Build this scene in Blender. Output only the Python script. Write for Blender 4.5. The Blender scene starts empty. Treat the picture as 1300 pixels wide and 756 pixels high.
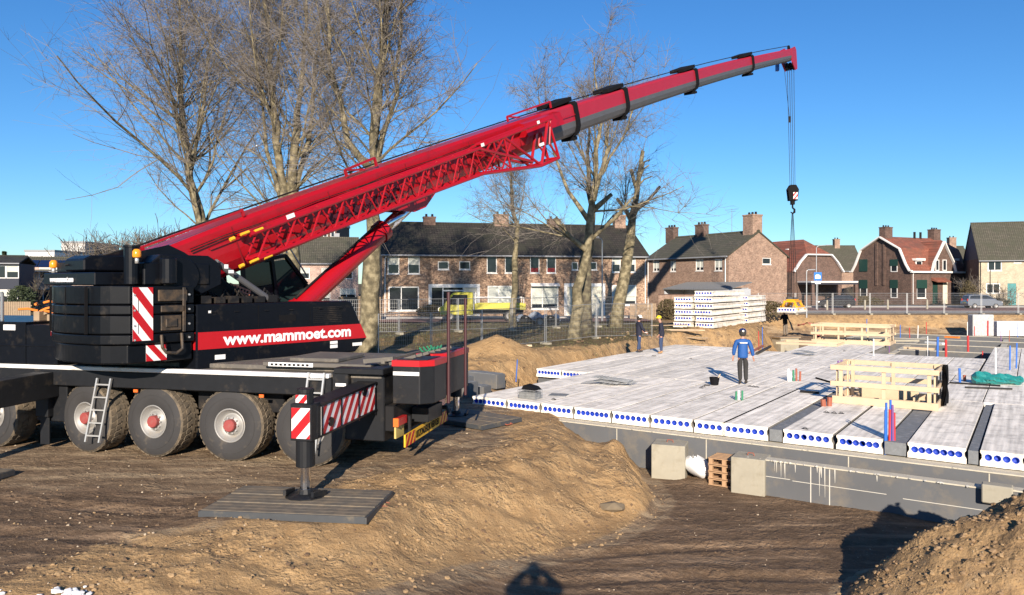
import bpy, math, random
import numpy as np
from mathutils import Vector, Matrix
R = math.radians
PI = math.pi
F0, HX, HY, CZ = 960.0, 650.0, 360.0, 2.9     # focal length and horizon of the photograph, eye height in metres
sc = bpy.context.scene
col = sc.collection
rnd = random.Random(7)

def on(px, py, z):
    d = F0 * (CZ - z) / (py - HY)
    return Vector(((px - HX) / F0 * d, d, z))
def at(px, d, z=0.0):
    return Vector(((px - HX) / F0 * d, d, z))

# ---------------------------------------------------------------- materials
MATS = {}
def new_mat(name):
    m = bpy.data.materials.new(name); m.use_nodes = True
    nt = m.node_tree; b = nt.nodes['Principled BSDF']
    return m, nt, b
def N(nt, t, **kw):
    n = nt.nodes.new(t)
    for k, v in kw.items(): setattr(n, k, v)
    return n
def mat(name, c, rough=.6, metal=0., var=.12, scale=8., bump=0., dirt=None, dirt_amt=.0, dscale=2.5, spec=None, coat=0.):
    """plain painted / mineral surface with uneven tone, optional dirt patches and bump"""
    if name in MATS: return MATS[name]
    m, nt, b = new_mat(name); L = nt.links
    tc = N(nt, 'ShaderNodeTexCoord')
    no = N(nt, 'ShaderNodeTexNoise'); no.inputs['Scale'].default_value = scale; no.inputs['Detail'].default_value = 6
    L.new(tc.outputs['Object'], no.inputs['Vector'])
    mx = N(nt, 'ShaderNodeMix', data_type='RGBA')
    L.new(no.outputs['Fac'], mx.inputs['Factor'])
    mx.inputs['A'].default_value = [min(1, x * (1 - var)) for x in c] + [1]
    mx.inputs['B'].default_value = [min(1, x * (1 + var)) for x in c] + [1]
    out = mx.outputs['Result']
    if dirt:
        n2 = N(nt, 'ShaderNodeTexNoise'); n2.inputs['Scale'].default_value = dscale; n2.inputs['Detail'].default_value = 8; n2.inputs['Roughness'].default_value = .65
        L.new(tc.outputs['Object'], n2.inputs['Vector'])
        rp = N(nt, 'ShaderNodeMapRange'); rp.inputs['From Min'].default_value = .62 - dirt_amt * .35; rp.inputs['From Max'].default_value = .74
        rp.inputs['To Max'].default_value = .85
        L.new(n2.outputs['Fac'], rp.inputs['Value'])
        m2 = N(nt, 'ShaderNodeMix', data_type='RGBA'); L.new(rp.outputs['Result'], m2.inputs['Factor'])
        L.new(out, m2.inputs['A']); m2.inputs['B'].default_value = list(dirt) + [1]; out = m2.outputs['Result']
    L.new(out, b.inputs['Base Color'])
    b.inputs['Roughness'].default_value = rough; b.inputs['Metallic'].default_value = metal
    if spec is not None: b.inputs['Specular IOR Level'].default_value = spec
    if coat: b.inputs['Coat Weight'].default_value = coat; b.inputs['Coat Roughness'].default_value = .1
    if bump:
        bp = N(nt, 'ShaderNodeBump'); bp.inputs['Strength'].default_value = 1.; bp.inputs['Distance'].default_value = bump
        n3 = N(nt, 'ShaderNodeTexNoise'); n3.inputs['Scale'].default_value = scale * 4; n3.inputs['Detail'].default_value = 6
        L.new(tc.outputs['Object'], n3.inputs['Vector']); L.new(n3.outputs['Fac'], bp.inputs['Height']); L.new(bp.outputs['Normal'], b.inputs['Normal'])
    MATS[name] = m
    return m
def brick_mat(name, c1, c2, mortar, patch=.25, mottled=.0):
    if name in MATS: return MATS[name]
    m, nt, b = new_mat(name); L = nt.links
    tc = N(nt, 'ShaderNodeTexCoord'); sp = N(nt, 'ShaderNodeSeparateXYZ'); L.new(tc.outputs['Object'], sp.inputs[0])
    ad = N(nt, 'ShaderNodeMath', operation='ADD'); L.new(sp.outputs[0], ad.inputs[0]); L.new(sp.outputs[1], ad.inputs[1])
    cb = N(nt, 'ShaderNodeCombineXYZ'); L.new(ad.outputs[0], cb.inputs[0]); L.new(sp.outputs[2], cb.inputs[1])
    br = N(nt, 'ShaderNodeTexBrick'); L.new(cb.outputs[0], br.inputs['Vector'])
    br.inputs['Scale'].default_value = 1; br.inputs['Brick Width'].default_value = .23; br.inputs['Row Height'].default_value = .072
    br.inputs['Mortar Size'].default_value = .009; br.inputs['Bias'].default_value = .0
    br.inputs['Color1'].default_value = [*c1, 1]; br.inputs['Color2'].default_value = [*c2, 1]; br.inputs['Mortar'].default_value = [*mortar, 1]
    out = br.outputs['Color']
    for s_, lo, amt in ((1.6, .5, patch), (7., .35, mottled)):
        if amt <= 0: continue
        n = N(nt, 'ShaderNodeTexNoise'); n.inputs['Scale'].default_value = s_; n.inputs['Detail'].default_value = 5
        L.new(tc.outputs['Object'], n.inputs['Vector'])
        rp = N(nt, 'ShaderNodeMapRange'); rp.inputs['From Min'].default_value = .35; rp.inputs['From Max'].default_value = .65
        rp.inputs['To Min'].default_value = 1 - amt; rp.inputs['To Max'].default_value = 1 + amt; L.new(n.outputs['Fac'], rp.inputs['Value'])
        mm = N(nt, 'ShaderNodeVectorMath', operation='MULTIPLY'); L.new(out, mm.inputs[0]); L.new(rp.outputs['Result'], mm.inputs[1]); out = mm.outputs[0]
    L.new(out, b.inputs['Base Color']); b.inputs['Roughness'].default_value = .9
    MATS[name] = m
    return m
def tile_mat(name, c1, c2, moss=None):
    if name in MATS: return MATS[name]
    m, nt, b = new_mat(name); L = nt.links
    tc = N(nt, 'ShaderNodeTexCoord'); sp = N(nt, 'ShaderNodeSeparateXYZ'); L.new(tc.outputs['Object'], sp.inputs[0])
    cb = N(nt, 'ShaderNodeCombineXYZ'); L.new(sp.outputs[0], cb.inputs[0]); L.new(sp.outputs[2], cb.inputs[1])
    br = N(nt, 'ShaderNodeTexBrick'); L.new(cb.outputs[0], br.inputs['Vector'])
    br.inputs['Scale'].default_value = 1; br.inputs['Brick Width'].default_value = .24; br.inputs['Row Height'].default_value = .2
    br.inputs['Mortar Size'].default_value = .02; br.offset = 0
    br.inputs['Color1'].default_value = [*c1, 1]; br.inputs['Color2'].default_value = [*c2, 1]; br.inputs['Mortar'].default_value = [x * .45 for x in c1] + [1]
    n = N(nt, 'ShaderNodeTexNoise'); n.inputs['Scale'].default_value = .9; n.inputs['Detail'].default_value = 7; L.new(tc.outputs['Object'], n.inputs['Vector'])
    mx = N(nt, 'ShaderNodeMix', data_type='RGBA'); rp = N(nt, 'ShaderNodeMapRange'); rp.inputs['From Min'].default_value = .4; rp.inputs['From Max'].default_value = .7
    L.new(n.outputs['Fac'], rp.inputs['Value']); L.new(rp.outputs['Result'], mx.inputs['Factor'])
    L.new(br.outputs['Color'], mx.inputs['A']); mx.inputs['B'].default_value = [*(moss or [x * .7 for x in c1]), 1]
    L.new(mx.outputs['Result'], b.inputs['Base Color']); b.inputs['Roughness'].default_value = .8
    bp = N(nt, 'ShaderNodeBump'); bp.inputs['Distance'].default_value = .03; L.new(br.outputs['Fac'], bp.inputs['Height']); bp.invert = True; L.new(bp.outputs['Normal'], b.inputs['Normal'])
    MATS[name] = m
    return m
def glass_mat(name, c=(.02, .025, .03)):
    if name in MATS: return MATS[name]
    m, nt, b = new_mat(name)
    b.inputs['Base Color'].default_value = [*c, 1]; b.inputs['Roughness'].default_value = .06; b.inputs['IOR'].default_value = 1.5
    MATS[name] = m
    return m
def concrete_mat(name, base=(.5, .49, .46), axis=(.566, .824)):
    """cast plank surface: long streaks along the plank, speckle, damp patches"""
    m, nt, b = new_mat(name); L = nt.links
    tc = N(nt, 'ShaderNodeTexCoord')
    oi = N(nt, 'ShaderNodeObjectInfo')
    mp = N(nt, 'ShaderNodeMapping'); mp.inputs['Scale'].default_value = (9, .35, 9); L.new(tc.outputs['Object'], mp.inputs['Vector'])
    of = N(nt, 'ShaderNodeVectorMath', operation='ADD'); L.new(mp.outputs[0], of.inputs[0])
    sc_ = N(nt, 'ShaderNodeMath', operation='MULTIPLY'); sc_.inputs[1].default_value = 37; L.new(oi.outputs['Random'], sc_.inputs[0]); L.new(sc_.outputs[0], of.inputs[1])
    n1 = N(nt, 'ShaderNodeTexNoise'); n1.inputs['Scale'].default_value = 1; n1.inputs['Detail'].default_value = 5; L.new(of.outputs[0], n1.inputs['Vector'])
    n2 = N(nt, 'ShaderNodeTexNoise'); n2.inputs['Scale'].default_value = 2.2; n2.inputs['Detail'].default_value = 9; n2.inputs['Roughness'].default_value = .7
    of2 = N(nt, 'ShaderNodeVectorMath', operation='ADD'); L.new(tc.outputs['Object'], of2.inputs[0]); L.new(sc_.outputs[0], of2.inputs[1]); L.new(of2.outputs[0], n2.inputs['Vector'])
    n3 = N(nt, 'ShaderNodeTexNoise'); n3.inputs['Scale'].default_value = 60; n3.inputs['Detail'].default_value = 3; L.new(tc.outputs['Object'], n3.inputs['Vector'])
    def ramp(src, a, bb, lo, hi):
        r = N(nt, 'ShaderNodeMapRange'); r.inputs['From Min'].default_value = a; r.inputs['From Max'].default_value = bb
        r.inputs['To Min'].default_value = lo; r.inputs['To Max'].default_value = hi; L.new(src, r.inputs['Value']); return r.outputs['Result']
    def mul(a, bb):
        q = N(nt, 'ShaderNodeMath', operation='MULTIPLY'); L.new(a, q.inputs[0]); L.new(bb, q.inputs[1]); return q.outputs[0]
    f = mul(mul(ramp(n1.outputs['Fac'], .35, .65, .76, 1.14), ramp(n2.outputs['Fac'], .32, .54, .66, 1.08)), ramp(n3.outputs['Fac'], .3, .7, .88, 1.1))
    f = mul(f, ramp(oi.outputs['Random'], 0, 1, .88, 1.08))
    v = N(nt, 'ShaderNodeVectorMath', operation='SCALE'); v.inputs[0].default_value = base; L.new(f, v.inputs['Scale'])
    L.new(v.outputs[0], b.inputs['Base Color']); b.inputs['Roughness'].default_value = .85
    bp = N(nt, 'ShaderNodeBump'); bp.inputs['Distance'].default_value = .006; L.new(n1.outputs['Fac'], bp.inputs['Height']); L.new(bp.outputs['Normal'], b.inputs['Normal'])
    MATS[name] = m
    return m

# ---------------------------------------------------------------- mesh builder
class MB:
    def __init__(s, M=None):
        s.v = []; s.f = []; s.m = []; s.M = M
    def add(s, vs, fs, mi=0):
        o = len(s.v); M = s.M
        s.v += [tuple(M @ Vector(p)) if M is not None else tuple(p) for p in vs]
        s.f += [tuple(i + o for i in f) for f in fs]; s.m += [mi] * len(fs)
    def box(s, x0, y0, z0, x1, y1, z1, mi=0):
        s.hexa([(x0, y0, z0), (x1, y0, z0), (x1, y1, z0), (x0, y1, z0)], [(x0, y0, z1), (x1, y0, z1), (x1, y1, z1), (x0, y1, z1)], mi)
    def hexa(s, b, t, mi=0):
        s.add(list(b) + list(t), [(3, 2, 1, 0), (4, 5, 6, 7), (0, 1, 5, 4), (1, 2, 6, 5), (2, 3, 7, 6), (3, 0, 4, 7)], mi)
    def bar(s, p, q, w, h=None, mi=0, up=(0, 0, 1)):
        p = Vector(p); q = Vector(q); h = h or w; d = (q - p).normalized(); u = Vector(up)
        if abs(d.dot(u)) > .98: u = Vector((0, 1, 0))
        a = d.cross(u).normalized() * (w / 2); b = a.cross(d).normalized() * (h / 2)
        s.hexa([p - a - b, p + a - b, p + a + b, p - a + b], [q - a - b, q + a - b, q + a + b, q - a + b], mi)
    def tube(s, pts, rs, n=8, mi=0, cap=True):
        pts = [Vector(p) for p in pts]
        if not hasattr(rs, '__len__'): rs = [rs] * len(pts)
        vs = []; a = None
        for i, p in enumerate(pts):
            d = (pts[min(i + 1, len(pts) - 1)] - pts[max(i - 1, 0)])
            if d.length < 1e-9: d = Vector((0, 0, 1))
            d.normalize()
            if a is None:
                a = d.orthogonal().normalized()
            else:
                a = (a - d * a.dot(d))
                a = a.normalized() if a.length > 1e-6 else d.orthogonal().normalized()
            b = d.cross(a)
            for k in range(n):
                t = 2 * PI * k / n
                vs.append(p + (a * math.cos(t) + b * math.sin(t)) * rs[i])
        fs = []
        for i in range(len(pts) - 1):
            for k in range(n):
                k2 = (k + 1) % n
                fs.append((i * n + k, i * n + k2, (i + 1) * n + k2, (i + 1) * n + k))
        if cap:
            fs.append(tuple(reversed(range(n)))); fs.append(tuple(range((len(pts) - 1) * n, len(pts) * n)))
        s.add(vs, fs, mi)
    def lathe(s, prof, c, ax, n=24, mi=0, close=False):
        """prof: (radius, along) pairs"""
        c = Vector(c); ax = Vector(ax).normalized(); a = ax.orthogonal().normalized(); b = ax.cross(a)
        vs = []
        for r, h in prof:
            for k in range(n):
                t = 2 * PI * k / n
                vs.append(c + ax * h + (a * math.cos(t) + b * math.sin(t)) * r)
        fs = []; m = len(prof)
        for i in range(m - (0 if close else 1)):
            j = (i + 1) % m
            for k in range(n):
                k2 = (k + 1) % n
                fs.append((i * n + k, i * n + k2, j * n + k2, j * n + k))
        s.add(vs, fs, mi)
    def prism(s, poly, org, ux, uy, ext, mi=0):
        """poly in the (ux,uy) plane from org, extruded by the vector ext"""
        org = Vector(org); ux = Vector(ux); uy = Vector(uy); ext = Vector(ext); n = len(poly)
        a = [org + ux * x + uy * y for x, y in poly]; b = [p + ext for p in a]
        s.add(a + b, [tuple(reversed(range(n))), tuple(range(n, 2 * n))] + [(i, (i + 1) % n, (i + 1) % n + n, i + n) for i in range(n)], mi)
    def build(s, name, mats, parent=None, bevel=0, smooth=False, seg=1, each=False):
        if each:                                       # every loose piece becomes a part of its own
            par = list(range(len(s.v)))
            def find(i):
                while par[i] != i: par[i] = par[par[i]]; i = par[i]
                return i
            for f in s.f:
                for k in f[1:]: par[find(f[0])] = find(k)
            groups = {}
            for f, m in zip(s.f, s.m): groups.setdefault(find(f[0]), []).append((f, m))
            out = None
            for fl in groups.values():
                q = MB(); ix = {}
                for f, m in fl:
                    for k in f:
                        if k not in ix: ix[k] = len(q.v); q.v.append(s.v[k])
                    q.f.append(tuple(ix[k] for k in f)); q.m.append(m)
                out = q.build(name, mats, parent, bevel, smooth, seg)
            return out
        me = bpy.data.meshes.new(name); me.from_pydata(s.v, [], s.f)
        if not isinstance(mats, (list, tuple)): mats = [mats]
        for m in mats: me.materials.append(m)
        if len(mats) > 1: me.polygons.foreach_set('material_index', s.m)
        if smooth:
            me.polygons.foreach_set('use_smooth', [True] * len(me.polygons))
        me.update()
        o = bpy.data.objects.new(name, me); col.objects.link(o)
        if parent is not None: o.parent = parent
        if bevel:
            b = o.modifiers.new('bevel', 'BEVEL'); b.width = bevel; b.segments = seg; b.limit_method = 'ANGLE'; b.angle_limit = R(40)
        return o
def tag(o, label=None, cat=None, group=None, kind=None):
    if label: o['label'] = label
    if cat: o['category'] = cat
    if group: o['group'] = group
    if kind: o['kind'] = kind
    return o
def thing(name, label, cat, loc=(0, 0, 0), rz=0, group=None):
    o = bpy.data.objects.new(name, None); o.location = loc; o.rotation_euler = (0, 0, rz); col.objects.link(o)
    o.empty_display_size = .3
    return tag(o, label, cat, group)
def dup(o, loc=None, rz=None, label=None, parent=None):
    c = o.copy(); col.objects.link(c)
    if parent is not None: c.parent = parent
    for ch in list(o.children): dup(ch, parent=c)
    if loc is not None: c.location = loc
    if rz is not None: c.rotation_euler = (0, 0, rz)
    if label: c['label'] = label
    return c
def clip(poly, a, b, c):
    """keep a*x+b*y<=c"""
    out = []
    for i in range(len(poly)):
        p = poly[i]; q = poly[(i + 1) % len(poly)]
        fp = a * p[0] + b * p[1] - c; fq = a * q[0] + b * q[1] - c
        if fp <= 0: out.append(p)
        if (fp < 0 < fq) or (fq < 0 < fp):
            t = fp / (fp - fq); out.append((p[0] + (q[0] - p[0]) * t, p[1] + (q[1] - p[1]) * t))
    return out
def stripes(mb, org, ux, uy, w, h, pitch, slope, nrm, mi_base=0, mi_s=1, off=0., th=.004):
    """warning board: base sheet with slanted stripes 3 mm proud; slope = dx per dy"""
    org = Vector(org); ux = Vector(ux).normalized(); uy = Vector(uy).normalized(); nrm = Vector(nrm).normalized()
    mb.prism([(0, 0), (w, 0), (w, h), (0, h)], org, ux, uy, nrm * th, mi_base)
    k = -40
    while k < 60:
        x0 = k * pitch + off
        poly = [(x0, 0), (x0 + pitch / 2, 0), (x0 + pitch / 2 + slope * h, h), (x0 + slope * h, h)]
        poly = clip(clip(poly, -1, 0, 0), 1, 0, w)
        if len(poly) > 2 and max(p[0] for p in poly) - min(p[0] for p in poly) > .003:
            mb.prism(poly, org + nrm * (th + .001), ux, uy, nrm * .003, mi_s)
        k += 1
def text_obj(name, s, size, org, ux, uy, m, parent, ext=.004, bold=.012, sx=1., label=None):
    """flat lettering standing along ux with up direction uy"""
    cu = bpy.data.curves.new(name, 'FONT'); cu.body = s; cu.size = size; cu.extrude = ext; cu.offset = bold * size; cu.resolution_u = 3
    t = bpy.data.objects.new(name, cu); col.objects.link(t)
    dg = bpy.context.evaluated_depsgraph_get()
    me = bpy.data.meshes.new_from_object(t.evaluated_get(dg)); bpy.data.objects.remove(t); bpy.data.curves.remove(cu)
    ux = Vector(ux).normalized(); uy = Vector(uy).normalized(); uz = ux.cross(uy)
    M = Matrix((ux * sx, uy, uz)).transposed().to_4x4(); M.translation = Vector(org)
    me.transform(M); me.materials.clear(); me.materials.append(m); me.name = name
    o = bpy.data.objects.new(name, me); col.objects.link(o); o.parent = parent
    if label: o['label'] = label
    return o
def text_width(s, size, bold=.012):
    cu = bpy.data.curves.new('t', 'FONT'); cu.body = s; cu.size = size; cu.offset = bold * size
    t = bpy.data.objects.new('t', cu); col.objects.link(t); bpy.context.view_layer.update()
    w = t.dimensions.x; bpy.data.objects.remove(t); bpy.data.curves.remove(cu)
    return w
ORD = ['first', 'second', 'third', 'fourth', 'fifth', 'sixth', 'seventh', 'eighth', 'ninth', 'tenth', 'eleventh', 'twelfth', 'thirteenth',
       'fourteenth', 'fifteenth', 'sixteenth', 'seventeenth', 'eighteenth', 'nineteenth', 'twentieth', 'twenty-first', 'twenty-second', 'twenty-third', 'twenty-fourth', 'twenty-fifth',
       'twenty-sixth', 'twenty-seventh', 'twenty-eighth']

# ---------------------------------------------------------------- colours
M_black = mat('black_paint', (.004, .005, .008), .34, spec=.22, var=.3, dirt=(.03, .025, .02), dirt_amt=.15, dscale=2.6)
M_dark = mat('dark_grey_paint', (.011, .012, .014), .5, var=.3, spec=.3, dirt=(.06, .048, .035), dirt_amt=.15, dscale=3)
M_under = mat('chassis_black', (.008, .008, .009), .7, spec=.3, dirt=(.07, .055, .04), dirt_amt=.3)
M_red = mat('red_paint', (.33, .004, .010), .32, var=.08, scale=2, coat=.15, dirt=(.13, .012, .012), dirt_amt=.22, dscale=1.7)
M_redtel = mat('telescope_red', (.33, .013, .027), .42, var=.1, scale=2, dirt=(.2, .04, .05), dirt_amt=.1, dscale=1)
M_greytel = mat('telescope_grey', (.085, .085, .09), .5, var=.15, scale=3)
M_signred = mat('sign_red', (.42, .007, .012), .45, var=.05, dirt=(.3, .04, .03), dirt_amt=.1)
M_white = mat('white_paint', (.78, .78, .76), .5, var=.06, dirt=(.4, .36, .3), dirt_amt=.15)
M_lettering = mat('lettering_white', (.85, .85, .85), .5, var=.02)
M_plate = mat('dusty_deck', (.11, .10, .085), .75, var=.25, scale=5, dirt=(.3, .25, .18), dirt_amt=.3)
M_alu = mat('aluminium', (.6, .6, .58), .4, .6, var=.1)
M_galv = mat('galvanised', (.42, .43, .43), .45, .7, var=.15)
M_chrome = mat('chrome', (.75, .77, .8), .12, 1., var=.03)
M_rim = mat('rim_silver', (.29, .285, .27), .5, .3, var=.15, dirt=(.3, .26, .2), dirt_amt=.2, dscale=5)
M_hub = mat('hub_red', (.28, .055, .05), .6, var=.15, dirt=(.25, .12, .1), dirt_amt=.2, dscale=6)
M_tyre = mat('tyre_rubber', (.032, .031, .031), .8, var=.25, scale=3, dirt=(.11, .09, .065), dirt_amt=.12, dscale=2.2, bump=.0015)
M_tread = mat('tyre_tread', (.07, .06, .045), .9, var=.2, dirt=(.26, .2, .13), dirt_amt=.75, dscale=5, bump=.004)
M_amber = mat('amber_lens', (.8, .28, .02), .2)
M_orange = mat('orange_lens', (.75, .15, .03), .3)
M_redlens = mat('red_lens', (.45, .02, .02), .25)
M_yellow = mat('yellow_paint', (.78, .58, .02), .45, var=.08)
M_orangep = mat('orange_paint', (.75, .22, .03), .5, var=.1)
M_lemon = mat('lemon_paint', (.5, .46, .04), .5, var=.05)
M_glass = glass_mat('window_glass')
M_cabglass = glass_mat('cab_glass', (.015, .03, .03))
M_wood = mat('sawn_pine', (.56, .43, .28), .7, var=.18, scale=4)
M_woodold = mat('weathered_timber', (.3, .22, .14), .8, var=.25, scale=5)
M_timbermat = mat('worn_mat_boards', (.13, .112, .085), .75, var=.3, scale=6, dirt=(.24, .18, .11), dirt_amt=.5, dscale=3)
M_matedge = mat('mat_steel_edge', (.05, .055, .06), .55, dirt=(.2, .16, .1), dirt_amt=.2)
M_plank = concrete_mat('cast_plank', (.86, .80, .69)); M_dimflank = mat('plank_flank', (.2, .19, .17), .9, var=.3, scale=5)  # flank colour darkened for dirt and shade between the planks
M_conc = mat('block_concrete', (.33, .305, .235), .9, var=.2, scale=3, bump=.004, dirt=(.22, .19, .13), dirt_amt=.3)
M_strip = mat('cut_strip_concrete', (.17, .18, .185), .85, var=.35, scale=9, dirt=(.35, .35, .34), dirt_amt=.25, dscale=6, bump=.004)
M_eps = mat('grey_wall_board', (.105, .11, .115), .8, var=.22, scale=.9, dirt=(.2, .17, .125), dirt_amt=.35, dscale=1.6)
M_mortar = mat('mortar_smear', (.5, .46, .36), .9, var=.25, scale=6, bump=.004)
M_blueplug = mat('blue_plug', (.01, .07, .5), .45, var=.12); M_bluein = mat('blue_plug_inner', (.006, .04, .38), .5, var=.5, scale=.7)  # inner blue darkened to paint shade into the recess, rim kept brighter
M_hole = mat('deep_hole', (.012, .016, .035), .9)
M_bluepipe = mat('blue_pipe', (.02, .13, .5), .4)
M_redpipe = mat('red_pipe', (.5, .03, .03), .4)
M_whitepipe = mat('white_pipe', (.75, .76, .74), .4)
M_purple = mat('violet_pipe', (.18, .08, .25), .4)
M_rust = mat('terracotta_pipe', (.3, .09, .05), .6)
M_greenp = mat('green_cap', (.03, .2, .1), .5)
M_tarp = mat('teal_plastic', (.02, .2, .19), .3, var=.2, scale=6, bump=.004)
M_cloth = mat('black_cloth', (.005, .005, .006), .8, spec=.2)
M_skin = mat('skin', (.42, .22, .15), .6)
M_navy = mat('navy_cloth', (.012, .014, .03), .85, bump=.002)
M_jean = mat('blue_jeans', (.03, .05, .11), .85, bump=.002)
M_blueja = mat('bright_blue_jacket', (.008, .075, .27), .7, bump=.003)
M_greytr = mat('dark_grey_trousers', (.025, .024, .023), .85, bump=.003)
M_khaki = mat('faded_grey_trousers', (.16, .13, .1), .85)
M_helmw = mat('white_helmet', (.85, .83, .78), .35)
M_helmy = mat('yellow_helmet', (.85, .68, .02), .35)
M_helmb = mat('dark_blue_helmet', (.015, .025, .11), .3)
M_boot = mat('tan_leather', (.35, .2, .08), .7)
M_bootd = mat('dark_leather', (.03, .025, .02), .7)
# ---------------------------------------------------------------- plan of the place
E = Vector((.824, -.5663, 0)).normalized(); P = Vector((-E.y, E.x, 0))       # along the slab's near edge / along the planks
O = Vector((-1.18, 22.8, -.5))                                               # near left corner of the floor slab, top
SZ = -.5; PT = .32
def sl(e, p, z=SZ):
    q = O + E * e + P * p; return Vector((q.x, q.y, z))
def ep(x, y):
    d = Vector((x - O.x, y - O.y, 0)); return d.dot(E), d.dot(P)

# ---------------------------------------------------------------- ground
_rs = np.random.RandomState(3); _lat = _rs.rand(256, 256)
def vnoise(x, y):
    xi = np.floor(x).astype(int); yi = np.floor(y).astype(int); fx = x - xi; fy = y - yi
    fx = fx * fx * (3 - 2 * fx); fy = fy * fy * (3 - 2 * fy)
    g = lambda a, b: _lat[a % 256, b % 256]
    return (g(xi, yi) * (1 - fx) + g(xi + 1, yi) * fx) * (1 - fy) + (g(xi, yi + 1) * (1 - fx) + g(xi + 1, yi + 1) * fx) * fy
def fbm(x, y, o=4):
    r = 0; a = .5; s = 0
    for k in range(o):
        r = r + a * vnoise(x * 2 ** k + 17.3 * k, y * 2 ** k + 9.1 * k); s += a; a *= .55
    return r / s - .5
def ss(t):
    t = np.clip(t, 0, 1); return t * t * (3 - 2 * t)
def sdpoly(x, y, poly):
    """signed distance, negative inside"""
    d = np.full(np.shape(x), 1e9); ins = np.zeros(np.shape(x), bool); n = len(poly)
    for i in range(n):
        ax, ay = poly[i]; bx, by = poly[(i + 1) % n]
        ex, ey = bx - ax, by - ay; wx, wy = x - ax, y - ay
        t = np.clip((wx * ex + wy * ey) / (ex * ex + ey * ey), 0, 1)
        d = np.minimum(d, np.hypot(wx - ex * t, wy - ey * t))
        c = ((ay <= y) & (by > y)) | ((by <= y) & (ay > y))
        with np.errstate(divide='ignore', invalid='ignore'):
            xx = ax + (y - ay) * ex / (ey if ey else 1e-9)
        ins ^= c & (x < xx)
    return np.where(ins, -d, d)
def xy(e, p):
    q = sl(e, p); return (q.x, q.y)
PIT = [(3.25, 19.2), (3.3, 16.4), (2.9, 15.2), (1.9, 13.9), (.3, 12.5), (-.8, 11.3), (-1.5, 10.2), (-2.3, 9.3), (-3.4, 8.1), (-4.6, 6.2), (-5, 3), (22, 3), (30, 2), xy(34, .0), xy(5.1, 0.2)]
EXC = [xy(5.2, -.25), xy(3.3, .3), xy(.8, .6), xy(-.7, 1.2), xy(-.8, 5.2), xy(-3.2, 6.6), xy(-3.7, 22.6), (11.6, 45.6), (15.5, 47.4), (18.2, 52.0), (18.5, 57), (22.5, 66.5), (40, 67.5), (110, 68.5), (100, 15), xy(34, 0)]
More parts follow.
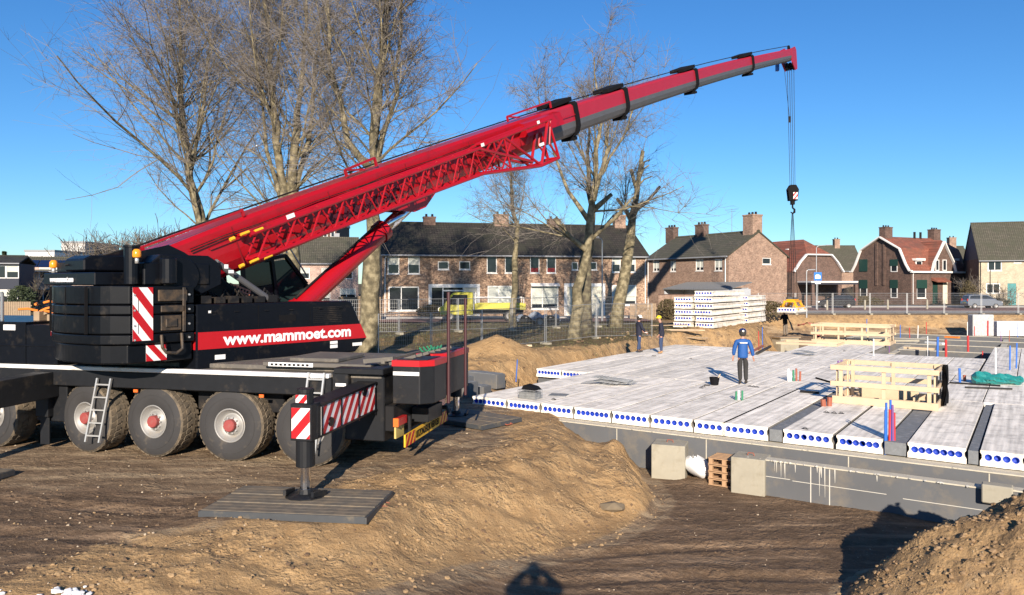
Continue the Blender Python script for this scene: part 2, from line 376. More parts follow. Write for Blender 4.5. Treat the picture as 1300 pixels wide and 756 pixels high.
def hgt(x, y):
    x = np.asarray(x, float); y = np.asarray(y, float)
    e = (x - O.x) * E.x + (y - O.y) * E.y; p = (x - O.x) * P.x + (y - O.y) * P.y
    big = fbm(x * .25, y * .25); mid = fbm(x * .9 + 5, y * .9, 4); fine = fbm(x * 3.5, y * 3.5 + 3, 4)
    # crane yard at -.73 rising to street level behind
    edge = 27.6 + 1.2 * fbm(x * .35, y * 0 + 2) * 2 - .05 * (x + 5)
    t = ss((y - edge) / 2.2)
    t2 = ss((y - edge - 0.2) / 1.1) * .5 + ss((y - edge - 2.6) / 1.5) * .5
    t = np.where(x > -5, t2, t)
    h = -.73 * (1 - t)
    rough = .10 * mid + .05 * fine
    h = h - .36 * t * (e > -14) * ss((48 - y) / 6)*(y<60)
    near = ss((60 - y) / 30)
    h = h + rough * (.55 + .5 * t) * near + big * .25 * t * near
    # sand heap behind the crane
    r = np.hypot((x + .7) / 2.1, (y - 34.2) / 1.5); h = h + .95 * np.clip(1 - r, 0, 1) ** .85 * (1 + .25 * mid)
    r = np.hypot((x + 5) / 1.8, (y - 32.0) / 1.2); h = h + .5 * np.clip(1 - r, 0, 1)
    # low spoil ridge round the pit
    sd = sdpoly(x + .5 * mid, y + .4 * fbm(x * .7 + 9, y * .7), PIT)
    ridge = np.exp(-((sd - 2.7) / 1.1) ** 2) * ss((2.4 - x) / 1.5) * ss((19.5 - y) / 3)
    lump = np.clip(fbm(x * 1.7 + 3, y * 1.7 + 8, 5) * 2, -.6, 1)
    h = h + ridge * (.03 + .14 * lump + .15 * fine) * ss((y - 9) / 2) * (.35 + .65 * ss((x + 5) / 3))
    crum = fbm(x * 5.0 + 11, y * 5.0, 4) - .6 * np.abs(fbm(x * 2.6 + 31, y * 2.6, 3)) * 2
    h = h + .10 * crum * np.exp(-(sdpoly(x, y, EXC) / 2.2) ** 2) * (y > 24) * (y < 60)
    h = h + .085 * crum * np.exp(-((sd - 1.8) / 1.9) ** 2) * (y < 26)
    w = 1.2 + 1.3 * ss((2.8 - x) / 1.2) + .4 * mid
    k = 1 - ss(sd / w)
    h = h * (1 - k) + (-1.8 + .66 * ss((1.2 - x) / 3.8) + .07 * mid + .03 * fine) * k
    # deep excavation round and beyond the slab
    sd2 = sdpoly(x + .35 * big * 3 * ss((y - 25) / 5), y + .35 * mid * ss((y - 25) / 5), EXC)
    w2 = np.where(y > 60, 3., 1.5) + np.clip(mid, -.4, .6)
    w2 = np.where((p < 1.5) & (e > -2) & (e < 6), .25, w2)
    k2 = 1 - ss((sd2 + .2) / w2)
    floor = -1.75 + .12 * mid
    h = h * (1 - k2) + floor * k2
    lip = np.exp(-((sd2 - 1.9) / 1.0) ** 2) * (y > 30) * .12 * (1 + 1.6 * lump)
    h = h + lip * (y < 68.2)
    # gnarled faces on slopes
    slope = 4 * k * (1 - k) + 4 * k2 * (1 - k2)
    h = h + slope * (.22 * fbm(x * 2.1, y * 2.1 + 40, 5) + .05 * fine)
    # spoil heap at the right, and the mound the picture was taken from
    r = np.hypot((x - 7.5) / 2.75, (y - 10.6) / 2.0)
    hp = np.clip(1 - r ** 1.5, 0, 1)
    h = h + hp * (1.72 + .4 * mid + .34 * lump + .22 * fine) + hp ** .5 * .16 * fbm(x * 4.5, y * 4.5 + 3, 3)
    r = np.hypot((x - 12.5) / 3.5, (y - 9.0) / 3); h = h + np.clip(1 - r ** 2, 0, 1) * (1. + .3 * lump)
    r = np.hypot((x - .2) / 3.4, (y + 1.6) / 3.6); m_ = np.clip(1 - r, 0, 1)
    h = np.maximum(h, -1.8 + 3.02 * np.minimum(1, m_ * 1.9))
    # level bed under the near outrigger mat
    mb_ = ss((1.35 - np.hypot((x + 3.42) / 1.75, (y - 12.25) / 1.2)) / .6); h = h * (1 - mb_) + (-.685 + .02 * mid + .03 * fine) * mb_
    # wheel ruts: parallel treads in the yard and over the pit floor
    for (x0, y0, x1, y1, ph) in ((-9, 12.9, -1.2, 10.9, 0), (-9.2, 11.6, -1.6, 9.6, 1), (.4, 13.0, 8.8, 13.9, 2), (.2, 11.8, 7.6, 12.3, 3), (-1.6, 16.6, 2.0, 21.2, 4), (-.2, 15.6, 2.8, 19.6, 5)):
        L_ = math.hypot(x1 - x0, y1 - y0); ux, uy = (x1 - x0) / L_, (y1 - y0) / L_; a = (x - x0) * ux + (y - y0) * uy; c = -(x - x0) * uy + (y - y0) * ux + .12 * np.sin(a * .8 + ph)
        on_ = ss((a + .3) / .8) * ss((L_ - a) / 1.5); g_ = np.exp(-(c / .17) ** 2); lug = .5 + .5 * np.sign(np.sin(a * 2 * PI / .26 + 6 * np.abs(c)))
        h = h + on_ * (-.055 * g_ - .018 * g_ * lug + .03 * np.exp(-((np.abs(c) - .27) / .07) ** 2)) * (.6 + mid)
    h = np.where(y > 68.8, 0, h)
    h = np.where(np.abs(x) > 90, 0, h)
    return h
def H(x, y): return float(hgt(np.array([x]), np.array([y]))[0])
def axis(segs):
    out = []
    for a, b, s in segs: out += list(np.arange(a, b, s))
    return np.array(sorted(set([round(float(v), 4) for v in out])))
XS = axis([(-3000, -300, 300), (-300, -90, 30), (-90, -30, 2), (-30, -14, .35), (-14, 11.5, .075), (11.5, 24, .22), (24, 60, 1.), (60, 130, 4), (130, 400, 30), (400, 3001, 300)])
YS = axis([(-200, -10, 30), (-10, 6, .4), (6, 20, .075), (20, 32, .14), (32, 52, .28), (52, 72, .5), (72, 130, 5), (130, 500, 40), (500, 4001, 350)])
GX, GY = np.meshgrid(XS, YS)
HZ = hgt(GX, GY)
me = bpy.data.meshes.new('ground'); nx, ny = len(XS), len(YS)
co = np.stack([GX, GY, HZ], -1).reshape(-1, 3)
idx = np.arange(nx * ny).reshape(ny, nx)
quads = np.stack([idx[:-1, :-1], idx[:-1, 1:], idx[1:, 1:], idx[1:, :-1]], -1).reshape(-1, 4)
me.vertices.add(len(co)); me.vertices.foreach_set('co', co.ravel())
me.loops.add(quads.size); me.loops.foreach_set('vertex_index', quads.ravel())
me.polygons.add(len(quads)); me.polygons.foreach_set('loop_start', np.arange(0, quads.size, 4)); me.polygons.foreach_set('loop_total', np.full(len(quads), 4))
me.polygons.foreach_set('use_smooth', np.ones(len(quads), bool)); me.update(calc_edges=True)
# soil kinds: R loose yellow sand, G turf and leaf litter, B loam
sdp = sdpoly(GX, GY, PIT); sde = sdpoly(GX, GY, EXC)
nz = fbm(GX * .5, GY * .5 + 7, 5)
sand = np.exp(-((sdp - 1.9 + nz * 2) / 1.35) ** 2) * (GY < 26) * (GX < 5)
sand = np.maximum(sand, ss((sdp + .0) / .4) * ss((3.4 - sdp) / .9) * (GX < 5) * (GY < 21) * ss((GY - 8.2) / 1.2) * ss((GX + 5.2 + nz * 4) / 2.))
sand = np.maximum(sand, ss((GX + 1.2 + nz * 3) / 1.5) * ss((GY - 13.5 - nz * 3) / 2.5) * (GX < 4.2) * (sdp > .2) * (GY < 24) * .8)
bank = (np.abs(sde - .6) < 2.6) * (GY > 28) * ss((2.6 - np.abs(sde - .6)) / .8)
sand = np.maximum(sand, bank * (.56 + 1.6 * nz - .3 * (GY > 55)))
sand = np.maximum(sand, ss((GY - 26.5) / 1.5) * ss((39 + 4 * nz - GY + .35 * np.clip(GX, -6, 12)) / 1.5) * (GX > -6) * .85)
hp1 = np.hypot((GX - 7.5) / 2.95, (GY - 10.6) / 2.2); hp2 = np.hypot((GX - 12.5) / 3.6, (GY - 9.0) / 3.1)
sand = np.maximum(sand, ss((1.0 - np.minimum(hp1, hp2)) / .15) * .62)
turf = ss((GY - 37 - 4 * nz) / 2) * (sde > 1.2) * (GX < 14) + ss((GY - 30) / 2) * ss((-5.5 - GX - 3 * nz) / 1.5) + (GY > 72) * 1.
turf = np.clip(turf, 0, 1) * (1 - ss((GX - 10) / 2) * (GY < 70))
sand = np.maximum(sand, ss((GX - 10) / 2) * (GY < 70) * (GY > 40) * .6 * (sde > 1))
dark_soil = ss(-sdp / .5) * (1 - (hp1 < 1)) + (GY < 28) * ss((-3.6 - GX + nz * 6) / 2.5) * .8 * ss((14.5 + nz * 5 - GY) / 2)  # second term darkens the near left of the yard
cc = np.stack([np.clip(sand, 0, 1), turf, np.clip(dark_soil, 0, 1), np.ones_like(sand)], -1).reshape(-1, 4)
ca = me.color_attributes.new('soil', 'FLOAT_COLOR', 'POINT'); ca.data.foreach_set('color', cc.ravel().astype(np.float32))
def ground_material():
    m, nt, b = new_mat('earth'); L = nt.links
    tc = N(nt, 'ShaderNodeTexCoord'); at_ = N(nt, 'ShaderNodeAttribute', attribute_name='soil'); sp = N(nt, 'ShaderNodeSeparateColor'); L.new(at_.outputs['Color'], sp.inputs[0])
    def noise(s, d=8, r=.6, sc3=None):
        n = N(nt, 'ShaderNodeTexNoise'); n.inputs['Scale'].default_value = s; n.inputs['Detail'].default_value = d; n.inputs['Roughness'].default_value = r
        if sc3:
            mp = N(nt, 'ShaderNodeMapping'); mp.inputs['Scale'].default_value = sc3; mp.inputs['Rotation'].default_value = (0, 0, R(12)); L.new(tc.outputs['Object'], mp.inputs['Vector']); L.new(mp.outputs[0], n.inputs['Vector'])
        else: L.new(tc.outputs['Object'], n.inputs['Vector'])
        return n.outputs['Fac']
    def mr(v, a, bb, lo=0., hi=1.):
        r = N(nt, 'ShaderNodeMapRange'); r.inputs['From Min'].default_value = a; r.inputs['From Max'].default_value = bb; r.inputs['To Min'].default_value = lo; r.inputs['To Max'].default_value = hi
        L.new(v, r.inputs['Value']); return r.outputs['Result']
    def mix(f, a, bb):
        x = N(nt, 'ShaderNodeMix', data_type='RGBA')
        if isinstance(f, float): x.inputs['Factor'].default_value = f
        else: L.new(f, x.inputs['Factor'])
        for s, v in (('A', a), ('B', bb)):
            if isinstance(v, tuple): x.inputs[s].default_value = [*v, 1]
            else: L.new(v, x.inputs[s])
        return x.outputs['Result']
    def mth(op, a, bb):
        q = N(nt, 'ShaderNodeMath', operation=op)
        for i, v in enumerate((a, bb)):
            if isinstance(v, (int, float)): q.inputs[i].default_value = v
            else: L.new(v, q.inputs[i])
        return q.outputs[0]
    n_big = noise(.45); n_mid = noise(2.6, 9, .65); n_fine = noise(17, 8, .7); n_trk = noise(1.0, 7, .6, (.45, 3.2, 1))
    brown = mix(mr(n_mid, .35, .65), (.15, .10, .06), (.27, .19, .115))
    brown = mix(mr(n_trk, .48, .62), brown, (.35, .26, .16))
    dark_soil = mix(mr(n_mid, .3, .7), (.105, .068, .040), (.20, .132, .08))
    dark_soil = mix(mr(n_trk, .52, .68), dark_soil, (.30, .205, .125))
    sandc = mix(mr(n_mid, .3, .7), (.31, .192, .088), (.46, .305, .15))
    sandc = mix(mr(n_big, .52, .66, 0, .6), sandc, (.18, .115, .06))
    turf = mix(mr(n_mid, .35, .62), (.06, .058, .026), (.16, .108, .06))
    turf = mix(mr(n_fine, .5, .7, 0, .8), turf, (.10, .10, .04))
    def edge(v): return mr(mth('ADD', v, mr(n_fine, .25, .75, -.22, .22)), .38, .62)
    c = mix(edge(sp.outputs['Blue']), brown, dark_soil)
    c = mix(edge(mth('ADD', sp.outputs['Red'], mr(n_mid, .3, .7, -.18, .18))), c, sandc)
    c = mix(edge(sp.outputs['Green']), c, turf)
    c = mix(mr(n_fine, .5, .8, 0, .5), c, mix(.5, c, (.5, .4, .27)))
    vo = N(nt, 'ShaderNodeTexVoronoi'); vo.inputs['Scale'].default_value = 11; L.new(tc.outputs['Object'], vo.inputs['Vector'])
    peb = mth('MULTIPLY', mr(vo.outputs['Distance'], .16, .10), mr(n_mid, .5, .62))
    c = mix(mth('MULTIPLY', peb, .6), c, (.45, .38, .28))
    L.new(c, b.inputs['Base Color']); b.inputs['Roughness'].default_value = .95; b.inputs['Specular IOR Level'].default_value = .2
    hh = mth('ADD', mth('MULTIPLY', n_mid, .5), mth('MULTIPLY', n_fine, .28)); hh = mth('ADD', hh, mth('MULTIPLY', noise(60, 6, .7), .1)); hh = mth('ADD', hh, mth('MULTIPLY', peb, .08))
    wob = N(nt, 'ShaderNodeVectorMath', operation='ADD'); L.new(tc.outputs['Object'], wob.inputs[0])
    sc3 = N(nt, 'ShaderNodeVectorMath', operation='SCALE'); nzc = N(nt, 'ShaderNodeTexNoise'); nzc.inputs['Scale'].default_value = 3; nzc.inputs['Detail'].default_value = 3; L.new(tc.outputs['Object'], nzc.inputs['Vector']); L.new(nzc.outputs['Color'], sc3.inputs[0]); sc3.inputs['Scale'].default_value = .35; L.new(sc3.outputs[0], wob.inputs[1])
    for s9, a9 in ((7., .30), (19., .12)):
        v9 = N(nt, 'ShaderNodeTexVoronoi'); v9.inputs['Scale'].default_value = s9; L.new(wob.outputs[0], v9.inputs['Vector']); inv = mr(v9.outputs['Distance'], .0, .75, 1., 0.)
        hh = mth('ADD', hh, mth('MULTIPLY', mth('MULTIPLY', inv, mr(noise(1.3, 4), .42, .6)), a9))
    bp = N(nt, 'ShaderNodeBump'); bp.inputs['Distance'].default_value = .12; bp.inputs['Strength'].default_value = 1.0; L.new(hh, bp.inputs['Height']); L.new(bp.outputs['Normal'], b.inputs['Normal'])
    return m
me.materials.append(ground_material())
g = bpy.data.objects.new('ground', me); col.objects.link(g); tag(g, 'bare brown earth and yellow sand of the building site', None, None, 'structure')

def clod_mesh(r, sub=1, j=.35, sd=0):
    rr = random.Random(sd); t = (1 + 5 ** .5) / 2
    vs = [Vector(v).normalized() for v in [(-1, t, 0), (1, t, 0), (-1, -t, 0), (1, -t, 0), (0, -1, t), (0, 1, t), (0, -1, -t), (0, 1, -t), (t, 0, -1), (t, 0, 1), (-t, 0, -1), (-t, 0, 1)]]
    fs = [(0, 11, 5), (0, 5, 1), (0, 1, 7), (0, 7, 10), (0, 10, 11), (1, 5, 9), (5, 11, 4), (11, 10, 2), (10, 7, 6), (7, 1, 8), (3, 9, 4), (3, 4, 2), (3, 2, 6), (3, 6, 8), (3, 8, 9), (4, 9, 5), (2, 4, 11), (6, 2, 10), (8, 6, 7), (9, 8, 1)]
    return [v * r * (1 - j / 2 + j * rr.random()) for v in vs], fs
def scatter(name, mats, n, pick, rmin, rmax, sd, flat=.7):
    rr = random.Random(sd); mb = MB(); protos = [clod_mesh(1, 1, .6, k) for k in range(8)]; pts = []
    while len(pts) < n:
        p = pick(rr)
        if p: pts.append(p)
    hs = hgt(np.array([p[0] for p in pts]), np.array([p[1] for p in pts]))
    for (x, y), h in zip(pts, hs):
        vs, fs = protos[rr.randrange(8)]; r = rmin + (rmax - rmin) * rr.random() ** 4; a = rr.random() * 6.28; c, s = math.cos(a), math.sin(a)
        k1 = .7 + .6 * rr.random()
        mb.add([(x + r * (v.x * c - v.y * s * k1), y + r * (v.x * s + v.y * c * k1), h + r * v.z * flat + r * .15) for v in vs], fs, rr.randrange(len(mats)))
    return mb.build(name, mats, smooth=False)
M_clodA = mat('clod_sand', (.31, .21, .11), .95, var=.25, scale=20, bump=.004)
M_clodB = mat('clod_loam', (.14, .09, .052), .95, var=.3, scale=20, bump=.004)
M_clodC = mat('clod_brown', (.25, .165, .09), .95, var=.3, scale=20, bump=.004)
M_stone = mat('pale_stone', (.42, .34, .24), .85, var=.25, scale=15)
def pk_berm(rr):
    x = rr.uniform(-7, 3.6); y = rr.uniform(9, 18); s = float(sdpoly(np.array([x]), np.array([y]), PIT)[0])
    return (x, y) if -.1 < s < 3.4 and rr.random() < .3 + .7 * (1 - abs(s - 1.2) / 2.4) else None
def pk_heap(rr):
    x = rr.uniform(4.9, 12); y = rr.uniform(7.8, 12.6)
    return (x, y) if math.hypot((x - 7.5) / 2.9, (y - 10.6) / 2.15) < 1 else None
def pk_yard(rr):
    y = 8.5 + 19 * rr.random() ** 1.5; x = rr.uniform(-.75 * y, .02 * y); s = float(sdpoly(np.array([x]), np.array([y]), PIT)[0])
    return (x, y) if s > 1.5 else None
def pk_pit(rr):
    x = rr.uniform(-2, 9); y = rr.uniform(10.5, 19); s = float(sdpoly(np.array([x]), np.array([y]), PIT)[0]); e, p = ep(x, y)
    return (x, y) if s < 0 and p < -1.6 and math.hypot((x - 7.5) / 2.9, (y - 10.6) / 2.15) > 1 else None
def pk_bank(rr):
    a = rr.uniform(0, 1); x = rr.uniform(-5, 60); y = rr.uniform(28, 69); s = float(sdpoly(np.array([x]), np.array([y]), EXC)[0])
    return (x, y) if -.6 < s < 3 else None
tag(scatter('soil_clods', [M_clodA, M_clodA, M_clodB], 2600, pk_berm, .006, .042, 1), 'loose sandy clods on the slope beside the pit', None, None, 'stuff')
tag(scatter('soil_clods', [M_clodA, M_clodC, M_clodC], 5200, pk_heap, .006, .046, 2), 'crumbled clods covering the spoil heap at the right', None, None, 'stuff')
tag(scatter('loose_stones', [M_stone, M_clodA, M_clodB], 2600, pk_yard, .005, .026, 3), 'small stones strewn over the crane yard', None, None, 'stuff')
tag(scatter('loose_stones', [M_stone, M_clodB, M_clodB], 420, pk_pit, .005, .022, 4), 'small stones on the dark floor of the pit', None, None, 'stuff')
tag(scatter('soil_clods', [M_clodA, M_clodB], 1100, pk_bank, .02, .11, 5), 'clods along the far banks of the excavation', None, None, 'stuff')
mb = MB()
rr = random.Random(8)
for (px, py, n, s) in ((92, 746, 26, .045), (168, 748, 8, .03), (12, 752, 9, .035), (757, 520 + 60, 0, 0)):
    q = on(px, py, -.7)
    for k in range(n):
        vs, fs = clod_mesh(1, 1, .7, k); x = q.x + rr.gauss(0, .13); y = q.y + rr.gauss(0, .07); z = H(x, y); r = s * (.4 + rr.random())
        mb.add([(x + r * v.x, y + r * v.y, z + r * (v.z * .6 + .3)) for v in vs], fs, 0)
tag(mb.build('rubble', M_white), 'white crumbled rubble at the near left edge of the yard', None, None, 'stuff')

# ---------------------------------------------------------------- street, kerbs, pavements
def brickpave(name, c1, c2, s=1.):
    m, nt, b = new_mat(name); L = nt.links
    tc = N(nt, 'ShaderNodeTexCoord'); br = N(nt, 'ShaderNodeTexBrick'); L.new(tc.outputs['Object'], br.inputs['Vector'])
    br.inputs['Scale'].default_value = 1; br.inputs['Brick Width'].default_value = .21 * s; br.inputs['Row Height'].default_value = .1 * s; br.inputs['Mortar Size'].default_value = .008
    br.inputs['Color1'].default_value = [*c1, 1]; br.inputs['Color2'].default_value = [*c2, 1]; br.inputs['Mortar'].default_value = [x * .5 for x in c1] + [1]
    n = N(nt, 'ShaderNodeTexNoise'); n.inputs['Scale'].default_value = .5; n.inputs['Detail'].default_value = 8; L.new(tc.outputs['Object'], n.inputs['Vector'])
    rp = N(nt, 'ShaderNodeMapRange'); rp.inputs['From Min'].default_value = .3; rp.inputs['From Max'].default_value = .7; rp.inputs['To Min'].default_value = .7; rp.inputs['To Max'].default_value = 1.3; L.new(n.outputs['Fac'], rp.inputs['Value'])
    mm = N(nt, 'ShaderNodeVectorMath', operation='MULTIPLY'); L.new(br.outputs['Color'], mm.inputs[0]); L.new(rp.outputs['Result'], mm.inputs[1]); L.new(mm.outputs[0], b.inputs['Base Color'])
    b.inputs['Roughness'].default_value = .9; return m
M_klinker = brickpave('street_brick', (.17, .085, .065), (.23, .125, .1))
M_tile = brickpave('pavement_tile', (.2, .19, .175), (.26, .25, .23), 2.5)
M_kerb = mat('kerb_concrete', (.36, .35, .33), .9)
M_asph = mat('asphalt', (.06, .06, .062), .9, var=.2, scale=3)
def strip(name, pts_a, pts_b, z, m, label, th=0):
    mb = MB(); n = len(pts_a)
    vs = [(*p, z) for p in pts_a] + [(*p, z) for p in pts_b]
    mb.add(vs, [(i, i + 1, n + i + 1, n + i) for i in range(n - 1)])
    if th:
        mb.add([(*p, z) for p in pts_a] + [(*p, z - th) for p in pts_a], [(i, n + i, n + i + 1, i + 1) for i in range(n - 1)])
        mb.add([(*p, z) for p in pts_b] + [(*p, z - th) for p in pts_b], [(i, i + 1, n + i + 1, n + i) for i in range(n - 1)])
    return tag(mb.build(name, m), label, None, None, 'structure')
# main street runs across the picture beyond the excavation, then a branch in front of the left terrace
strip('road', [(17, 76), (60, 76), (130, 76)], [(17, 91), (60, 91), (130, 91)], .02, M_klinker, 'reddish brick street beyond the fence')
strip('kerb', [(17, 75.85), (130, 75.85)], [(17, 76.0), (130, 76.0)], .12, M_kerb, 'kerb on the near side of the street', .12)
strip('kerb', [(17, 91.0), (130, 91.0)], [(17, 91.15), (130, 91.15)], .12, M_kerb, 'kerb on the far side of the street', .12)
strip('pavement', [(17, 91.15), (130, 91.15)], [(17, 97.5), (130, 97.5)], .11, M_tile, 'grey tiled pavement in front of the far houses', .11)
strip('pavement', [(17, 72.5), (130, 72.5)], [(17, 75.85), (130, 75.85)], .10, M_tile, 'grey tiled pavement on the near side of the street', .1)
strip('road', [(-60, 50.5), (10.5, 56)], [(-60, 56.0), (10.5, 61.5)], .1, M_klinker, 'brick road in front of the brick terrace')
strip('kerb', [(-60, 56.0), (10.5, 61.5)], [(-60, 56.15), (10.5, 61.65)], .2, M_kerb, 'kerb in front of the brick terrace', .12)
strip('pavement', [(-60, 56.15), (10.5, 61.65)], [(-60, 58.2), (10.5, 63.7)], .19, M_tile, 'tiled pavement in front of the brick terrace', .1)
# ================================================================ mobile crane
CG = -.73
CC = Vector((-7.35, 17.3, CG))
Mc = Matrix.Rotation(R(-14), 4, 'Z')                       # carrier: X to its tail, Y away from the camera, Z from the yard
TIP = Vector((18.23, 50, 17.95)); FOOT = Vector((-8.0, 16.5, 2.98))
hd = Vector((TIP.x - FOOT.x, TIP.y - FOOT.y, 0)); AZ = math.atan2(hd.y, hd.x)
Ms = Matrix.Rotation(AZ, 4, 'Z')                           # superstructure: X forward (boom), Y to its left
crane = thing('mobile_crane', 'large black and red mobile crane with raised telescopic boom standing on outriggers in the yard', 'crane', CC)
def CB(): return MB(Mc)
def SB(): return MB(Ms)
# --- carrier
b = CB()
b.box(-8.5, -.55, .62, 5.45, .55, 1.5); b.box(-8.5, -1.05, 1.32, 5.0, 1.05, 1.52)
for x in (3.80, 2.02, .20, -1.50, -3.95, -5.6): b.bar((x, -.95, .75), (x, .95, .75), .28, .3)
for x in (2.75, 1.15, -.45): b.box(x - .22, -1.0, .95, x + .22, 1.0, 1.35)
b.build('chassis_frame', M_under, crane, bevel=.02)
b = CB(); b.box(4.35, -1.35, .55, 5.35, 1.35, 1.95); b.box(-2.9, -1.35, .6, -2.1, 1.35, 1.8); b.build('outrigger_housing', M_dark, crane, bevel=.02, each=True)
b = CB()
for s in (-1, 1):
    b.box(-8.4, min(s * 1.5, s * .75), 1.42, 4.3, max(s * 1.5, s * .75), 1.76)
for x in (-2.55, -.45, 2.75 + .0):
    pass
b.build('side_catwalk', M_dark, crane, bevel=.015, each=True)
b = CB(); b.box(-8.4, -1.515, 1.765, 4.25, -1.38, 1.85); b.build('white_edge_rail', M_white, crane, bevel=.012)
b = CB(); b.box(-8.3, -1.37, 1.77, 5.3, 1.5, 1.83); b.box(-2.0, -1.0, 1.835, 5.3, 1.4, 1.93); b.box(2.6, -1.2, 1.935, 5.0, 1.2, 2.02); b.box(3.1, -1.0, 2.025, 4.2, .2, 2.1)
b.build('deck', M_plate, crane, bevel=.012)
b = CB(); b.box(2.75, -1.22, 1.94, 3.75, -1.205, 2.02); b.build('deck_label', M_white, crane)
b = CB()
for k in range(9): b.box(2.8 + k * .1, -1.226, 1.955, 2.86 + k * .1, -1.222, 2.0)
b.build('lettering', M_dark, crane)
# tall black housings on the carrier at the left
b = CB(); b.box(-8.6, -1.5, 1.87, -3.05, 1.3, 2.78); b.box(-3.03, -1.5, 1.87, -2.2, 1.3, 2.72)
b.box(-8.6, -1.52, 2.25, -2.2, -1.505, 2.29)
b.build('engine_housing', M_black, crane, bevel=.03)
b = CB(); b.box(-3.62, -1.525, 2.6, -3.3, -1.51, 2.72); b.box(-4.2, -1.525, 1.92, -3.75, -1.51, 2.05); b.build('warning_label', M_white, crane, each=True)
b = CB(); b.box(-4.5, -1.52, 1.93, -4.28, -1.505, 2.08); b.build('blue_label', M_bluepipe, crane)
# perforated grey rack beside the cab
b = CB()
for x in (-4.6, -4.0): b.bar((x, -1.2, 2.78), (x, -1.2, 3.42), .04)
b.bar((-4.6, -1.2, 3.42), (-4.0, -1.2, 3.42), .04)
for k in range(16): b.bar((-4.58 + k * .038, -1.2, 2.8), (-4.58 + k * .038, -1.2, 3.4), .012, .012)
for k in range(16): b.bar((-4.6, -1.2, 2.8 + k * .038), (-4.0, -1.2, 2.8 + k * .038), .012, .012)
b.build('mesh_guard', M_galv, crane)
# orange chain legs and lashing gear piled on the deck
rr = random.Random(4)
b = CB()
for k in range(16):
    p = Vector((-3.3 + rr.uniform(-.35, .45), -.4 + rr.uniform(-.5, .6), 2.86 + rr.uniform(0, .35))); d = Vector((rr.uniform(-.4, .4), rr.uniform(-.3, .3), rr.uniform(-.08, .22)))
    b.tube([p, p + d * .5 + Vector((0, 0, .03)), p + d], .028, 6)
b.build('lashing_gear', M_orangep, crane)
b = CB()
for k in range(8):
    p = Vector((-3.5 + k * .12, -.6 + rr.uniform(-.3, .6), 2.74 + rr.uniform(0, .06))); b.box(p.x, p.y, p.z, p.x + .16, p.y + .25, p.z + .16 + .1 * rr.random())
b.bar((-3.5, -.8, 2.85), (-2.7, -.3, 3.3), .07, .05); b.bar((-3.3, -.2, 3.05), (-2.4, -.1, 3.25), .08, .05)
b.build('timber_packing', [M_woodold], crane)
# cab at the far left end of the carrier (outside the frame)
b = CB(); b.prism([(0, .55), (1.9, .55), (1.9, 3.0), (.45, 3.0), (0, 2.0)], (-10.5, -1.45, 0), (1, 0, 0), (0, 0, 1), (0, 2.9, 0)); cabf = b.build('drivers_cab', M_black, crane, bevel=.05)
b = CB(); b.prism([(.35, 2.05), (1.5, 2.05), (1.5, 2.8), (.62, 2.8)], (-10.5, -1.47, 0), (1, 0, 0), (0, 0, 1), (0, .015, 0)); b.build('window', M_cabglass, cabf)
# --- wheels
def make_wheel():
    r = bpy.data.objects.new('wheel', None); col.objects.link(r); r.parent = crane
    rw = .74
    b = MB(); prof = [(.335, .02), (.40, -.012), (.52, -.02), (.64, -.002), (.70, .025)]
    prof2 = [(.70, .025), (.735, .06), (rw, .12), (rw, .44), (.735, .50), (.70, .535)]
    prof3 = [(.70, .535), (.62, .555), (.5, .55), (.34, .53)]
    b.lathe(prof, (0, 0, 0), (0, 1, 0), 40, 0); b.lathe(prof2, (0, 0, 0), (0, 1, 0), 40, 1); b.lathe(prof3, (0, 0, 0), (0, 1, 0), 40, 0)
    b.lathe([(.55, -.02), (.56, -.022), (.57, -.02)], (0, 0, 0), (0, 1, 0), 40, 0)
    t = b.build('tyre', [M_tyre, M_tread], r, smooth=True)
    b = MB(); n = 34
    for k in range(n):                                   # tread lugs in four staggered rows
        for j, (y0, y1) in enumerate(((.045, .16), (.172, .275), (.287, .39), (.402, .515))):
            a = 2 * PI * (k + .5 * (j % 2)) / n; w_ = 2 * PI / n * .34
            r0 = rw - .012; r1 = rw + (.012 if j in (1, 2) else .002); sk = .05 * (1 if j < 2 else -1)
            pts = []
            for rad in (r0, r1):
                for (aa, yy) in ((a - w_, y0), (a + w_, y0), (a + w_ + sk, y1), (a - w_ + sk, y1)): pts.append((math.cos(aa) * rad, yy, math.sin(aa) * rad))
            b.add(pts, [(0, 1, 2, 3), (7, 6, 5, 4), (0, 4, 5, 1), (1, 5, 6, 2), (2, 6, 7, 3), (3, 7, 4, 0)])
    b.build('tread', M_tread, t)
    b = MB(); b.lathe([(.35, .0), (.335, -.012), (.318, .0), (.308, .05), (.27, .06), (.255, .12), (.21, .115), (.195, .06), (.0, .06)], (0, 0, 0), (0, 1, 0), 32)
    b.build('rim', M_rim, r, smooth=True)
    b = MB(); b.lathe([(.125, .06), (.125, -.03), (.11, -.05), (.0, -.052)], (0, 0, 0), (0, 1, 0), 24); b.build('hub', M_hub, r); b = MB()
    for k in range(10):
        a = 2 * PI * k / 10; c = Vector((math.cos(a) * .162, .06, math.sin(a) * .162)); b.lathe([(.0, -.05), (.018, -.05), (.02, .0)], c, (0, 1, 0), 8)
    b.build('wheel_nuts', M_alu, r, smooth=False)
    return r
w0 = make_wheel(); first = True
for X, steer in ((3.80, 4), (2.02, 2), (.20, -5), (-1.50, -9), (-3.95, -8), (-5.6, -10)):
    for s in (-1, 1):
        ww = w0 if first else dup(w0, parent=crane); first = False
        ww.location = Mc @ Vector((X, s * 1.47, .735)); ww.rotation_euler = (0, 0, R(-14 + steer) + (PI if s > 0 else 0))
